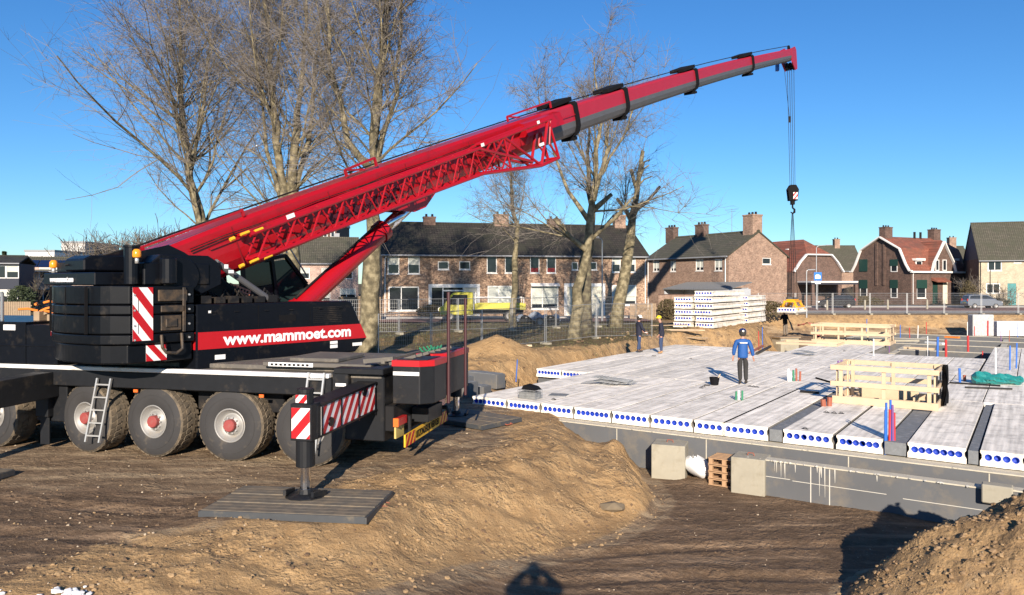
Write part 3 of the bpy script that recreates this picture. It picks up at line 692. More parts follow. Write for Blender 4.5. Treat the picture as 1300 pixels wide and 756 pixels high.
# fenders and mud flaps
b = CB()
for x0, x1 in ((-4.6, -2.95), (-2.1, .0)): b.prism([(x0, 1.42), (x0 + .12, 1.50), (x1 - .1, 1.50), (x1, 1.40), (x1, 1.43), (x1 - .1, 1.53), (x0 + .1, 1.53)], (0, -1.45, 0), (1, 0, 0), (0, 0, 1), (0, .5, 0))
b.box(-2.78, -1.5, .72, -2.45, -1.1, 1.42); b.box(-2.74, -1.42, .1, -2.50, -1.38, .72)
b.build('mudguard', M_dark, crane, bevel=.01, each=True)
b = CB()
for x in (-4.3, -2.6, -.25, 2.72): b.box(x, -1.512, 1.34, x + .1, -1.49, 1.40)
b.build('side_marker_light', M_orange, crane, each=True)
b = CB(); b.box(-2.62, -1.53, 1.55, -2.42, -1.515, 1.66); b.build('white_label', M_white, crane)
# ladders
def ladder(x, ztop, zbot, n, lean):
    b = CB(); y0, y1 = -1.56, -1.62 - lean
    for s in (0, .34): b.bar((x + s, y0, ztop), (x + s + (-.12), y1, zbot), .035, .05, up=(0, 1, 0))
    for k in range(n):
        t = (k + .5) / n; z = ztop + (zbot - ztop) * t; y = y0 + (y1 - y0) * t; xx = x - .12 * t
        b.bar((xx, y, z), (xx + .34, y, z), .035, .03)
    return b.build('ladder', M_alu, crane)
ladder(-1.1, 1.62, .3, 5, .14); ladder(3.85, 1.88, .32, 6, .1)
# --- outriggers
def outrigger(X, s, reach, stripe=True):
    yy = lambda v: s * v
    b = CB(); y0, y1 = sorted((yy(1.3), yy(reach)))
    zi, zo = 1.72, 1.62
    b.hexa([(X - .2, yy(1.3), 1.16), (X + .2, yy(1.3), 1.16), (X + .2, yy(reach), 1.08), (X - .2, yy(reach), 1.08)], [(X - .2, yy(1.3), 1.72), (X + .2, yy(1.3), 1.72), (X + .2, yy(reach), 1.62), (X - .2, yy(reach), 1.62)])
    beam = b.build('outrigger_beam', M_dark, crane, bevel=.012)
    b = CB(); c = (X, yy(reach + .02), 0)
    b.box(X - .19, min(yy(reach - .12), yy(reach + .17)), 1.06, X + .19, max(yy(reach - .12), yy(reach + .17)), 1.66)
    b.tube([(X, yy(reach + .02), 1.06), (X, yy(reach + .02), .62)], .155, 18)
    b.tube([(X, yy(reach + .02), 1.6), (X, yy(reach + .02), 1.84)], .13, 18)
    b.tube([(X, yy(reach + .02), 1.83), (X, yy(reach + .02), 1.9)], .14, 18)
    b.build('jack_housing', M_dark, beam, bevel=.006)
    b = CB(); b.tube([(X, yy(reach + .02), .62), (X, yy(reach + .02), .22)], .085, 16, 0); b.build('jack_rod', M_chrome, beam, smooth=False)
    b = CB(); b.lathe([(.0, .25), (.11, .25), (.13, .18), (.3, .155), (.33, .15), (.33, .135), (0, .135)], (X, yy(reach + .02), 0), (0, 0, 1), 12)
    b.bar((X - .3, yy(reach - .12), .17), (X - .25, yy(reach + .25), .22), .05, .08); b.bar((X + .3, yy(reach - .12), .17), (X + .25, yy(reach + .25), .22), .05, .08)
    b.build('jack_foot', M_dark, beam)
    if stripe:
        b = CB()
        L_ = reach - 1.35
        if s < 0:   # near side: stripes on the tail-facing side and on the end
            stripes(b, (X + .202, -reach + .13, 1.11), (0, 1, .04), (0, 0, 1), L_ - .2, .47, .27, .75, (1, 0, 0))
            stripes(b, (X - .165, -reach - .172, 1.1), (1, 0, 0), (0, 0, 1), .33, .5, .36, .9, (0, -1, 0), off=-.1)
            stripes(b, (X - .1, -reach - .155, 1.68), (1, 0, 0), (0, 0, 1), .2, .13, .2, .9, (0, -1, 0), off=.05)
        b.build('warning_stripes', [M_white, M_signred], beam)
        if s < 0:
            b = CB()
            for t in (.0, .33, .66, 1.0):
                y = -reach + .13 + (L_ - .25) * t; b.box(X + .206, y, 1.1, X + .222, y + .03, 1.62)
            b.bar((X + .214, -reach + .1, 1.095), (X + .214, -1.4, 1.18), .03, .03); b.bar((X + .214, -reach + .1, 1.615), (X + .214, -1.4, 1.70), .03, .04)
            for y, z in ((-reach + .45, 1.28), (-1.95, 1.6)): b.lathe([(0, .03), (.075, .03), (.08, 0)], (X + .205, y, z), (1, 0, 0), 16)
            b.build('beam_bracket', M_black, beam)
outrigger(5.0, -1, 3.72); outrigger(5.0, 1, 4.15, False); outrigger(-2.5, -1, 4.3, False); outrigger(-2.5, 1, 4.3, False)
# --- tail
b = CB(); b.box(4.32, -1.5, 1.05, 4.66, -1.3, 1.9); b.box(4.36, -1.52, 1.86, 5.4, -1.0, 1.98); b.build('step_box', M_dark, crane, bevel=.015)
b = CB(); b.box(4.4, -1.512, 1.62, 4.62, -1.505, 1.68); b.build('reflective_strip', M_white, crane)
b = CB(); b.box(5.36, -1.35, .75, 5.55, 1.35, 1.25); b.build('rear_beam', M_under, crane, bevel=.02)
def bin_(x0, y0, x1, y1, z0, z1, name):
    b = CB(); pl = [(x0, y0), (x1 - .22, y0), (x1, y0 + .22), (x1, y1), (x0, y1)]
    b.prism(pl, (0, 0, z0), (1, 0, 0), (0, 1, 0), (0, 0, z1 - z0))
    o = b.build(name, M_dark, crane, bevel=.015)
    b = CB(); e_ = .012; b.prism([(x0 - e_, y0 - e_), (x1 - .22, y0 - e_), (x1 + e_, y0 + .21), (x1 + e_, y1 + e_), (x0 - e_, y1 + e_)], (0, 0, z1 - .1), (1, 0, 0), (0, 1, 0), (0, 0, .115))
    b.build('red_rim', M_signred, o)
    b = CB(); b.box(x0 + .05, y0 + .1, z1 + .017, x1 - .1, y1 - .08, z1 + .03); b.build('lid', M_dark, o)
    return o
o1 = bin_(5.58, -1.48, 6.35, -.55, 1.32, 2.14, 'tail_storage_bin')
b = CB(); b.box(5.6, -1.497, 1.87, 6.13, -1.492, 1.94); b.build('reflective_strip', M_white, o1)
bin_(5.62, -.3, 6.2, 1.42, 1.3, 2.16, 'tail_storage_bin')
b = CB(); b.tube([(6.35, -.42, 1.2), (6.35, -.42, 3.45)], .035, 8); b.tube([(6.35, .72, 1.2), (6.35, .72, 3.3)], .03, 8); b.build('tail_post', mat('maroon_paint', (.05, .012, .015), .5), crane, each=True)
b = CB()
for k in range(7): b.bar((5.4 + .0, -1.2 + k * .36, 2.05), (5.95, -1.2 + k * .36, 2.22), .05, .06)
b.bar((5.3, -1.3, 2.1), (5.3, 1.3, 2.1), .08, .08); b.bar((4.9, -1.3, 2.1), (5.5, -1.25, 2.16), .06, .08)
b.build('tail_rack', M_plate, crane)
b = CB(); rr = random.Random(9)
for k in range(4): b.tube([(5.7 + .1 * math.cos(a / 3), .0 + k * .22 + .12 * math.sin(a / 3 * 2), 2.22 + .05 * math.sin(a)) for a in range(10)], .02, 6)
b.build('green_hose_coil', M_greenp, crane)
b = CB()
for y in (-1.35, .95): b.box(5.56, y, .86, 5.66, y + .42, 1.02)
b.build('tail_light', M_redlens, crane, bevel=.01, each=True)
b = CB(); b.box(5.56, -1.4, .86, 5.665, -1.352, 1.02); b.build('indicator_light', M_orange, crane)
b = CB(); b.box(5.56, -1.35, .62, 5.6, -.95, .84); b.build('number_plate', mat('dusty_yellow_plate', (.5, .38, .12), .6), crane)
b = CB(); b.box(5.58, -.5, .8, 5.95, .35, 1.1); b.tube([(5.6, 0.45, .95), (6.0, .5, .95), (6.05, .5, .8)], .05, 8); b.build('towing_hitch', M_dark, crane, bevel=.02)
# yellow exceptional-transport board, slightly crooked
b = CB(); b.prism([(0, 0), (2.5, 0), (2.5, .24), (0, .24)], (5.72, -1.25, .44), (0, 1, .035), (0, 0, 1), (.03, 0, 0)); board = b.build('transport_board', mat('board_yellow', (.75, .42, .02), .5, dirt=(.3, .2, .1), dirt_amt=.1), crane)
b = CB()
for y0 in (.0, 1.98):
    b = CB(); stripes(b, (5.752, -1.25 + y0, .44 + y0 * .035), (0, 1, .035), (0, 0, 1), .5, .24, .2, .8, (1, 0, 0))
    b.build('stripe_field', [mat('board_yellow', (0, 0, 0)), M_signred], board)
b = CB(); b.bar((5.7, -.9, .55), (5.7, -.9, 1.0), .05); b.bar((5.7, .9, .55), (5.7, .9, 1.0), .05); b.build('board_bracket', M_dark, board, each=True)
s_ = 'UITZONDERLIJK VERVOER'; wd = text_width(s_, .2)
rot = Mc.to_3x3()
text_obj('lettering', s_, .2, Mc @ Vector((5.757, -.7, .44 + .02 + .55 * .035 + .035)), rot @ Vector((0, 1, .035)), rot @ Vector((0, 0, 1)), M_cloth, board, ext=.002, sx=1.38 / wd)

# --- superstructure
b = MB(); b.lathe([(1.15, 1.94), (1.15, 2.1), (1.0, 2.12), (1.0, 2.3)], (0, 0, 0), (0, 0, 1), 36); b.build('slewing_ring', M_under, crane)
b = SB(); b.box(-1.6, -1.0, 2.05, 3.3, 1.0, 2.35); b.box(-1.6, -.62, 2.35, 3.2, -.5, 3.0); b.box(-1.6, .5, 2.35, 3.2, .62, 3.0)
b.build('turntable_frame', M_under, crane, bevel=.02)
for s in (-1, 1):       # boom pivot cheeks
    b = SB(); b.prism([(-1.9, 3.0), (-1.7, 4.25), (-.9, 4.45), (-.55, 4.3), (1.6, 2.95), (3.1, 2.95), (3.1, 2.6), (-1.9, 2.6)], (0, s * .72 - .03, 0), (1, 0, 0), (0, 0, 1), (0, .06, 0)); b.build('pivot_cheek', M_black, crane, bevel=.01)
# long red-striped engine housing along the right side
b = SB()
b.prism([(-.72, 1.76), (3.55, 1.9), (3.92, 2.22), (3.42, 3.16), (3.3, 3.19), (-.72, 3.19)], (0, -1.52, 0), (1, 0, 0), (0, 0, 1), (0, .72, 0))
hous = b.build('engine_cover', M_black, crane, bevel=.03, seg=2)
b = SB(); b.prism([(-.68, 2.235), (3.905, 2.235), (3.70, 2.60), (-.68, 2.60)], (0, -1.534, 0), (1, 0, 0), (0, 0, 1), (0, .012, 0)); b.build('red_band', M_signred, hous)
b = SB(); b.box(-.725, -1.5, 2.235, -.733, -.85, 2.60); b.build('red_band', M_signred, hous)
b = SB()
for x, z, w_, h_ in ((2.75, 2.04, .22, .08), (2.75, 2.14, .22, .07), (3.45, 2.05, .3, .08), (-.3, 2.0, .24, .1), (-.45, 3.0, .06, .05)): b.box(x, -1.532, z, x + w_, -1.524, z + h_)
b.build('warning_label', M_white, hous, each=True)
b = SB()
for x in (.75, 2.15): b.box(x, -1.527, 1.86, x + .012, -1.521, 3.15)
b.box(1.3, -1.53, 2.75, 1.75, -1.52, 2.9)
b.build('panel_joint', M_cloth, hous, each=True)
srot = Ms.to_3x3(); s_ = 'www.mammoet.com'; wd = text_width(s_, .36, .03)
text_obj('lettering', s_, .36, Ms @ Vector((-.1, -1.54, 2.305)), srot @ Vector((1, 0, .002)), srot @ Vector((0, 0, 1)), M_lettering, hous, ext=.003, bold=.03, sx=3.5 / wd)
b = SB(); b.box(.5, .8, 2.1, 3.0, 1.5, 2.95); b.build('hydraulic_tank', M_black, crane, bevel=.03)
b = SB()
for x in (-.4, .15, .9, 1.55, 2.4, 3.0):
    b.tube([(x, -1.545, 3.02), (x, -1.56, 3.02), (x + .1, -1.56, 3.02), (x + .1, -1.545, 3.02)], .008, 5)
b.build('cover_handle', M_under, hous, each=True)
b = SB()
for k in range(9): b.box(2.25, -1.535, 2.68 + k * .045, 3.1, -1.52, 2.70 + k * .045)
b.build('cooling_grille', M_under, hous)
# --- counterweight: stacked slabs with a bowed rear
def slab_cw(z0, z1, inset=0., x1=-.78, yhalf=1.56, back=-2.42, m=M_black):
    b = SB(); pl = [(x1, -yhalf + inset), (back + .32, -yhalf + inset), (back + inset * .5 + .06, -yhalf + .26 + inset)]
    for k in range(17):
        t = -1 + 2 * (k + 1) / 18; pl.append((back - .28 * (1 - t * t) + inset * .5, t * (yhalf - .26 - inset)))
    pl += [(back + inset * .5 + .06, yhalf - .26 - inset), (back + .32, yhalf - inset), (x1, yhalf - inset)]
    b.prism(pl, (0, 0, z0), (1, 0, 0), (0, 1, 0), (0, 0, z1 - z0))
    return b.build('counterweight_slab', m, crane, bevel=.025, seg=2)
M_cw = mat('counterweight_black', (.004, .005, .007), .36, var=.3, spec=.22, dirt=(.035, .03, .025), dirt_amt=.15, dscale=3)
for z0, z1, ins in ((2.05, 2.42, .09), (2.43, 2.62, .0), (2.635, 3.0, .0), (3.015, 3.2, .0), (3.215, 3.58, .02)): slab_cw(z0, z1, ins, m=M_cw)
b = SB(); b.box(-2.5, -.95, 3.59, -1.2, 1.5, 3.85); upp = b.build('tail_block', M_black, crane, bevel=.02)
# white lettering on the tail block faces the rear
s_ = 'www.mammoet.com'; wd = text_width(s_, .16, .03)
text_obj('lettering', s_, .16, Ms @ Vector((-2.515, 1.12, 3.66)), srot @ Vector((0, -1, 0)), srot @ Vector((0, 0, 1)), M_lettering, upp, ext=.003, bold=.03, sx=1.15 / wd)
b = SB()
stripes(b, (-2.055, -1.566, 2.5), (1, 0, 0), (0, 0, 1), .40, 1.05, .36, -.75, (0, -1, 0))
stripes(b, (-1.75, -1.474, 2.08), (1, 0, 0), (0, 0, 1), .42, .32, .3, -.9, (0, -1, 0))
b.build('warning_stripes', [M_white, M_signred], crane)
b = SB()
stripes(b, (-2.4, 1.35, 2.5), (.3, .9, 0), (0, 0, 1), .3, 1.05, .36, -.75, (-.95, .3, 0))
b.build('warning_stripes', [M_white, M_signred], crane)
b = SB()
for x in (-1.95, -1.0): b.box(x, -1.572, 2.64, x + .012, -1.558, 3.56)
for y in (-.9, -.1, .75): b.box(-2.71 + .12 * abs(y), y, 2.64, -2.66, y + .014, 3.56)
b.build('slab_joint', M_cloth, crane, each=True)
b = SB()
for z in (2.52, 2.8, 3.1, 3.4):
    for x in (-2.02, -.9): b.tube([(x, -1.55, z), (x, -1.585, z)], .022, 6)
b.build('slab_bolt', M_alu, crane, each=True)
b = SB()        # lifting lugs and pockets on the right side of the counterweight
b.tube([(-1.5, -1.6, 2.6), (-1.5, -1.64, 2.35), (-1.42, -1.64, 2.24), (-1.2, -1.64, 2.22), (-1.08, -1.64, 2.3), (-1.08, -1.6, 2.62)], .035, 8)
b.box(-1.5, -1.6, 2.68, -1.08, -1.55, 2.98); b.box(-1.42, -1.63, 2.75, -1.18, -1.6, 2.92); b.box(-1.5, -1.6, 3.05, -1.0, -1.555, 3.18); b.box(-1.55, -1.59, 3.27, -.95, -1.545, 3.5)
b.box(-1.05, -1.6, 2.64, -.98, -1.56, 3.55)
b.build('lifting_pocket', mat('worn_steel', (.035, .03, .025), .6, .2, var=.4, dirt=(.16, .1, .05), dirt_amt=.5, dscale=4), crane, bevel=.01)
# --- winches and equipment behind the boom
b = SB(); b.box(-2.3, .35, 3.85, -1.3, 1.35, 4.1); b.prism([(-2.45, 3.88), (-2.45, 4.12), (-2.3, 4.2), (-1.0, 4.22), (-.9, 4.12), (-.9, 3.88)], (0, -.35, 0), (1, 0, 0), (0, 0, 1), (0, .9, 0)); b.build('winch_guard', M_black, crane, bevel=.03)
b = SB(); b.tube([(-1.95, -1.3, 3.62), (-1.95, -1.3, 4.34)], .14, 16); b.tube([(-1.95, -1.3, 4.34), (-1.95, -1.3, 4.38)], .16, 16); b.build('exhaust_stack', M_black, crane, smooth=False)
b = SB(); b.box(-1.75, -1.4, 3.6, -.35, -.75, 4.05); b.tube([(-1.3, -1.48, 3.62), (-1.3, -1.48, 4.14)], .17, 16); b.lathe([(0, 0), (.40, 0), (.40, .75), (0, .75)], (-1.0, -1.45, 3.78), (0, 1, 0), 24)
b.prism([(-1.65, 4.0), (-1.4, 4.22), (-.35, 4.22), (-.05, 4.05), (-.05, 3.6), (-.5, 3.4)], (0, -1.36, 0), (1, 0, 0), (0, 0, 1), (0, .5, 0))
b.build('hoist_winch', M_black, crane, bevel=.02)
b = SB(); b.tube([(-.05, -1.25, 4.05), (1.35, -1.25, 3.18)], .07, 10); b.tube([(-.1, -1.3, 4.12), (-.35, -1.3, 3.8)], .06, 8); b.build('service_strut', M_greytel, crane)
b = SB()
for x, y in ((-.05, -1.48), ): b.box(x, y, 3.95, x + .09, y + .01, 4.04); b.box(x + .1, y, 3.85, x + .22, y + .01, 3.92)
b.build('white_label', M_white, crane, each=True)
for p in ((-2.3, 1.5, 3.85), (-1.95, -1.52, 4.02)):
    b = SB(); b.tube([p, (p[0], p[1], p[2] + .12)], .04, 8, 0); b.lathe([(.075, .12), (.085, .15), (.08, .24), (.05, .28), (0, .285)], p, (0, 0, 1), 14, 1)
    b.build('warning_beacon', [M_alu, M_amber], crane, smooth=True)
b = SB(); rr = random.Random(3)          # hoses, valves and brackets between winch and boom
for k in range(14):
    p = Vector((rr.uniform(-.6, 1.6), rr.uniform(-1.1, -.8), 3.2)); b.tube([p, p + Vector((.12, 0, .12 + .2 * rr.random())), p + Vector((.35, .05, .05))], .025, 6)
for k in range(6): x = -.5 + k * .33; b.box(x, -1.35, 3.2, x + .22, -1.0, 3.3 + .1 * rr.random())
b.build('hydraulic_hoses', M_under, crane)
# --- crane operator's cab, tilted back, on the left side
Mt = Ms @ Matrix.Translation((2.75, 0, 2.7)) @ Matrix.Rotation(R(-9), 4, 'Y')
b = MB(Mt); y0, y1 = .72, 1.6
b.box(-.85, y0, 0, .2, y1, .9)
for p, q in (((-.85, 0), (-.75, 1.55)), ((-.75, 1.55), (.55, 1.6)), ((.55, 1.6), (1.1, .75)), ((1.1, .75), (.9, 0)), ((-.85, 0), (.9, 0)), ((.1, 0), (.12, 1.57))):
    for y in (y0, y1): b.bar((p[0], y, p[1]), (q[0], y, q[1]), .09, .09, up=(0, 1, 0))
for p in ((-.85, 0), (-.75, 1.55), (.55, 1.6), (1.1, .75), (.9, 0)): b.bar((p[0], y0, p[1]), (p[0], y1, p[1]), .09, .09)
b.prism([(-.78, 1.52), (.58, 1.56), (.58, 1.64), (-.78, 1.62)], (0, y0 - .02, 0), (1, 0, 0), (0, 0, 1), (0, y1 - y0 + .04, 0))
b.box(-.5, 1.0, .55, -.1, 1.4, 1.2)
cab = b.build('operators_cab', M_black, crane)
b = MB(Mt)
for y in (y0 + .01, y1 - .02): b.prism([(.16, .08), (.9, .05), (1.06, .75), (.55, 1.5), (.16, 1.5)], (0, y, 0), (1, 0, 0), (0, 0, 1), (0, .01, 0))
b.prism([(-.8, .92), (.08, .92), (.08, 1.5), (-.74, 1.5)], (0, y0 + .01, 0), (1, 0, 0), (0, 0, 1), (0, .01, 0))
b.build('window', M_cabglass, cab)
b = MB(Mt)
for x in (-.7, -.25, .2, .6): b.bar((x, y0 - .02, 1.66), (x, y0 - .02, 1.86), .03)
b.bar((-.75, y0 - .02, 1.86), (.65, y0 - .02, 1.9), .035); b.bar((.65, y0 - .02, 1.9), (1.15, y0 - .02, .95), .03); b.bar((-.7, y1, 1.86), (.65, y1, 1.9), .035); b.bar((.65, y0 - .02, 1.9), (.65, y1, 1.9), .03)
b.build('roof_rail', M_galv, cab)
b = MB(Mt); b.prism([(0, 0), (.62, 0), (.62, .13), (0, .13)], (-1.35, y0 - .22, 1.05), Vector((.88, 0, -.47)), Vector((.47, 0, .88)), (0, .02, 0)); b.build('orange_label', mat('faded_orange', (.65, .24, .14), .6), cab)
b = MB(Mt)
for k in range(6): b.prism([(.06 + k * .09, .04), (.11 + k * .09, .04), (.11 + k * .09, .09), (.06 + k * .09, .09)], (-1.35, y0 - .226, 1.05), Vector((.88, 0, -.47)), Vector((.47, 0, .88)), (0, .004, 0))
b.build('lettering', M_cloth, cab)

# --- boom: slightly sagging telescope, baked along its curve (coordinates relative to the crane's foot point)
Fv = FOOT - CC; Tv = TIP - CC; BL = (Tv - Fv).length
Wd = Vector((math.sin(AZ), -math.cos(AZ), 0))             # to the right side of the boom, towards the camera
def bp(t):
    return Fv.lerp(Tv, t) + Vector((0, 0, .50 * 4 * t * (1 - t)))
def bframe(t):
    d = (bp(t + .005) - bp(t - .005)).normalized(); u = Wd.cross(d).normalized()
    if u.z < 0: u = -u
    return bp(t), d, u
def bpt(t, lat, up):
    c, d, u = bframe(t); return c + Wd * lat + u * up
PROF = [(-.42, .5), (.42, .5), (.5, .43), (.5, -.02), (.48, -.2), (.38, -.38), (.2, -.48), (0, -.5), (-.2, -.48), (-.38, -.38), (-.48, -.2), (-.5, -.02), (-.5, .43)]
def loft(b, t0, t1, w0, h0, w1, h1, n=6, low=1, prof=PROF, dn=0.):
    vs = []; m = len(prof)
    for i in range(n + 1):
        k = i / n; t = t0 + (t1 - t0) * k; w_ = w0 + (w1 - w0) * k; h_ = h0 + (h1 - h0) * k
        for x, z in prof: vs.append(bpt(t, x * w_, z * h_ + dn))
    for i in range(n):
        for j in range(m):
            j2 = (j + 1) % m; b.add([vs[i * m + j], vs[i * m + j2], vs[(i + 1) * m + j2], vs[(i + 1) * m + j]], [(0, 1, 2, 3)], low if 3 <= j < 11 else 0)
    b.add(vs[:m], [tuple(range(m))], 0); b.add(vs[-m:], [tuple(range(m))], 0)
TS = [-.006, .385, .478, .645, .828, 1.0]
SEC = [(1.02, 1.24), (.93, 1.1), (.85, 1.0), (.77, .9), (.70, .8)]
b = MB(); loft(b, TS[0], .05, 1.0, 1.1, 1.02, 1.24, 3, 0); loft(b, .05, TS[1] - .05, 1.02, 1.24, 1.02, 1.24, 8, 0)
base = b.build('base_boom', M_red, crane)
b = MB(); loft(b, TS[1] - .05, TS[1], 1.02, 1.22, 1.02, 1.22, 3, 1)
b.build('base_boom_end', [M_redtel, M_greytel], base)
secs = [base]
for i in range(1, 5):
    b = MB(); loft(b, TS[i] - .004, TS[i + 1], *SEC[i], *SEC[i], 6, 1); secs.append(b.build('telescopic_section', [M_redtel, M_greytel], crane))
for i in range(0, 4):
    w_, h_ = SEC[i]; t = TS[i + 1]; b = MB(); dt = .12 / BL
    loft(b, t - dt, t + dt, w_ + .16, h_ + .16, w_ + .14, h_ + .14, 1, 0)
    # guide plate on top, pointing back down the boom
    c, d, u = bframe(t)
    A_ = [bpt(t - 1.25 / BL, s, h_ / 2 + .04) for s in (-.38, .38)]; B_ = [bpt(t + .1 / BL, s, h_ / 2 + .09) for s in (-.38, .38)]
    b.hexa([A_[0], A_[1], B_[1], B_[0]], [A_[0] + u * .16, A_[1] + u * .16, B_[1] + u * .16, B_[0] + u * .16])
    b.hexa([bpt(t - .15 / BL, -.3, -h_ / 2 - .16), bpt(t - .15 / BL, .3, -h_ / 2 - .16), bpt(t + .12 / BL, .3, -h_ / 2 - .16), bpt(t + .12 / BL, -.3, -h_ / 2 - .16)],
           [bpt(t - .15 / BL, -.3, -h_ / 2 - .04), bpt(t - .15 / BL, .3, -h_ / 2 - .04), bpt(t + .12 / BL, .3, -h_ / 2 - .04), bpt(t + .12 / BL, -.3, -h_ / 2 - .04)])
    b.build('boom_collar', M_cloth, secs[i], bevel=.01)
# seams, bolts and hose along the base section
b = MB()
for t in (.045, .11, .175, .24, .30): b.hexa([bpt(t, .513, -.42), bpt(t + .0008, .513, -.42), bpt(t + .0008, .52, -.42), bpt(t, .52, -.42)], [bpt(t, .513, .5), bpt(t + .0008, .513, .5), bpt(t + .0008, .52, .5), bpt(t, .52, .5)])
b.build('boom_seam', mat('dark_red', (.2, .006, .01), .5), base, each=True)
b = MB(); b.tube([bpt(.02 + k * .02, .56, .30 + .025 * math.sin(k * 1.3)) for k in range(17)], .016, 5); b.tube([bpt(.02 + k * .02, .56, .36 + .02 * math.sin(k * 1.9)) for k in range(14)], .012, 5); b.build('boom_hose', M_under, base)
# ribs, lugs and rails on the base section
b = MB()
for h_ in (.2,):
    for k in range(9):
        t = .03 + k * .04; b.bar(bpt(t, .535, h_), bpt(t + .04, .535, h_), .03, .05)
b.bar(bpt(.0, .4, .74), bpt(.055, .45, .76), .05, .05); b.bar(bpt(.0, .4, .62), bpt(.0, .4, .76), .06); b.bar(bpt(.055, .45, .62), bpt(.055, .45, .8), .06)
for t0, t1 in ((.295, .355), (.13, .155)):
    b.bar(bpt(t0, .35, .86), bpt(t1, .35, .92), .06, .06); b.bar(bpt(t0, .35, .68), bpt(t0, .35, .86), .06); b.bar(bpt(t1, .35, .68), bpt(t1, .35, .92), .06); b.bar(bpt(t0, .35, .86), bpt(t0 + .015, .35, .7), .05)
b.lathe([(.05, 0), (.11, 0), (.11, .05), (.05, .05)], bpt(.018, .53, .18), Wd, 14)
b.bar(bpt(.018, .55, .05), bpt(.024, .55, -.25), .06, .05)
c, d, u = bframe(.33)
b.hexa([bpt(.30, .5, .05), bpt(.352, .5, .05), bpt(.352, .9, .05), bpt(.30, .9, .05)], [bpt(.30, .5, .55), bpt(.352, .5, .55), bpt(.352, .8, .5), bpt(.30, .8, .5)])
b.build('boom_fittings', M_red, base)
b = MB(); b.hexa([bpt(.155, -.3, -.66), bpt(.198, -.3, -.66), bpt(.198, .3, -.66), bpt(.155, .3, -.66)], [bpt(.155, -.3, -.58), bpt(.205, -.3, -.58), bpt(.205, .3, -.58), bpt(.155, .3, -.58)])
for s in (-.3, .3): b.prism([(0, 0), (2.2, 0), (1.5, -.36), (1.0, -.36)], bpt(.155, s - .03, -.60), bframe(.17)[1], bframe(.17)[2], Wd * .06)
b.build('cylinder_bracket', M_red, base)
# dark lettering on the boom side behind the lattice
dd = (bp(.19) - bp(.09)).normalized(); s_ = 'MAMMOET'; wd = text_width(s_, .42, .03)
text_obj('lettering', s_, .42, bpt(.105, .545, -.33), dd, Wd.cross(dd) * (1 if Wd.cross(dd).z > 0 else -1), mat('lettering_maroon', (.06, .01, .02), .5), base, ext=.004, bold=.03, sx=2.9 / wd)
# folded lattice jib alongside
b = MB()
TJ = [.045 + k * .0171 for k in range(12)]
JTOP = .28
def jb(t): return -.30 - (t - .045) * 1.1
la, lb = .70, 1.16
for lat in (la, lb):
    for i in range(len(TJ) - 1):
        b.tube([bpt(TJ[i], lat, JTOP), bpt(TJ[i + 1], lat, JTOP)], .055, 8); b.tube([bpt(TJ[i], lat, jb(TJ[i])), bpt(TJ[i + 1], lat, jb(TJ[i + 1]))], .055, 8)
        m_ = (TJ[i] + TJ[i + 1]) / 2
        b.tube([bpt(TJ[i], lat, jb(TJ[i])), bpt(m_ + .004, lat, JTOP)], .026, 6); b.tube([bpt(m_ + .004, lat, JTOP), bpt(TJ[i + 1], lat, jb(TJ[i + 1]))], .02, 6)
for i in range(len(TJ)):
    b.tube([bpt(TJ[i], la, jb(TJ[i])), bpt(TJ[i], lb, jb(TJ[i]))], .025, 6); b.tube([bpt(TJ[i], la, JTOP), bpt(TJ[i], lb, JTOP)], .022, 6)
    if i < len(TJ) - 1: b.tube([bpt(TJ[i], la, JTOP), bpt(TJ[i + 1], lb, JTOP)], .02, 6); b.tube([bpt(TJ[i], la, jb(TJ[i])), bpt(TJ[i + 1], lb, jb(TJ[i]))], .02, 6)
# flared foot of the jib at its outer end
t0 = TJ[-1]; t1 = .326
for lat in (la, lb):
    b.tube([bpt(t0, lat, jb(t0)), bpt(t1 - .025, lat, -1.0), bpt(t1, lat, -.98)], .06, 8)
    b.tube([bpt(t0, lat, JTOP), bpt(t1 - .035, lat, -.75)], .05, 8)
    b.tube([bpt(t0 + .01, lat, .35), bpt(t1, lat, .42)], .06, 8)
    b.tube([bpt(t1 - .025, lat, -1.0), bpt(t1 - .005, lat, .4)], .055, 8); b.tube([bpt(t1, lat, -.98), bpt(t1 - .004, lat, .4)], .045, 8); b.tube([bpt(t1, lat, -.98), bpt(t1 - .009, lat, -.4), bpt(t1 - .001, lat, .4)], .04, 8)
    b.tube([bpt(t0, lat, JTOP), bpt(t0 + .012, lat, .35)], .05, 8); b.tube([bpt(t0 + .03, lat, .35), bpt(t1 - .025, lat, -1.0)], .05, 8); b.tube([bpt(t0 + .03, lat, .35), bpt(t0 + .03, lat, jb(t0) - .15)], .035, 8); b.tube([bpt(t0 + .012, lat, .0), bpt(t0 + .03, lat, jb(t0) - .15)], .03, 8); b.tube([bpt(t0, lat, jb(t0)), bpt(t0 + .03, lat, .36)], .035, 8)
    b.tube([bpt(t1 - .05, lat, .38), bpt(t0 + .02, lat, -.6)], .03, 6)
    for k in range(5): t = t0 + .002 + k * .0055; b.tube([bpt(t, lat, -.15 - k * .13), bpt(t + .004, lat, jb(t) - .02)], .022, 6)
for t, z in ((t1, -.98), (t1 - .025, -1.0), (t1, .42), (t0 + .01, .35), (t1 - .035, -.75)): b.tube([bpt(t, la, z), bpt(t, lb, z)], .045, 8)
jib = b.build('lattice_jib', M_red, crane)
b = MB()
for lat in (lb, ):
    for t, z in ((.040, .36), (.048, .32), (.040, jb(.045)), (.048, jb(.045) - .04)): b.tube([bpt(t, lat + .02, z), bpt(t + .005, lat + .02, z)], .035, 8)
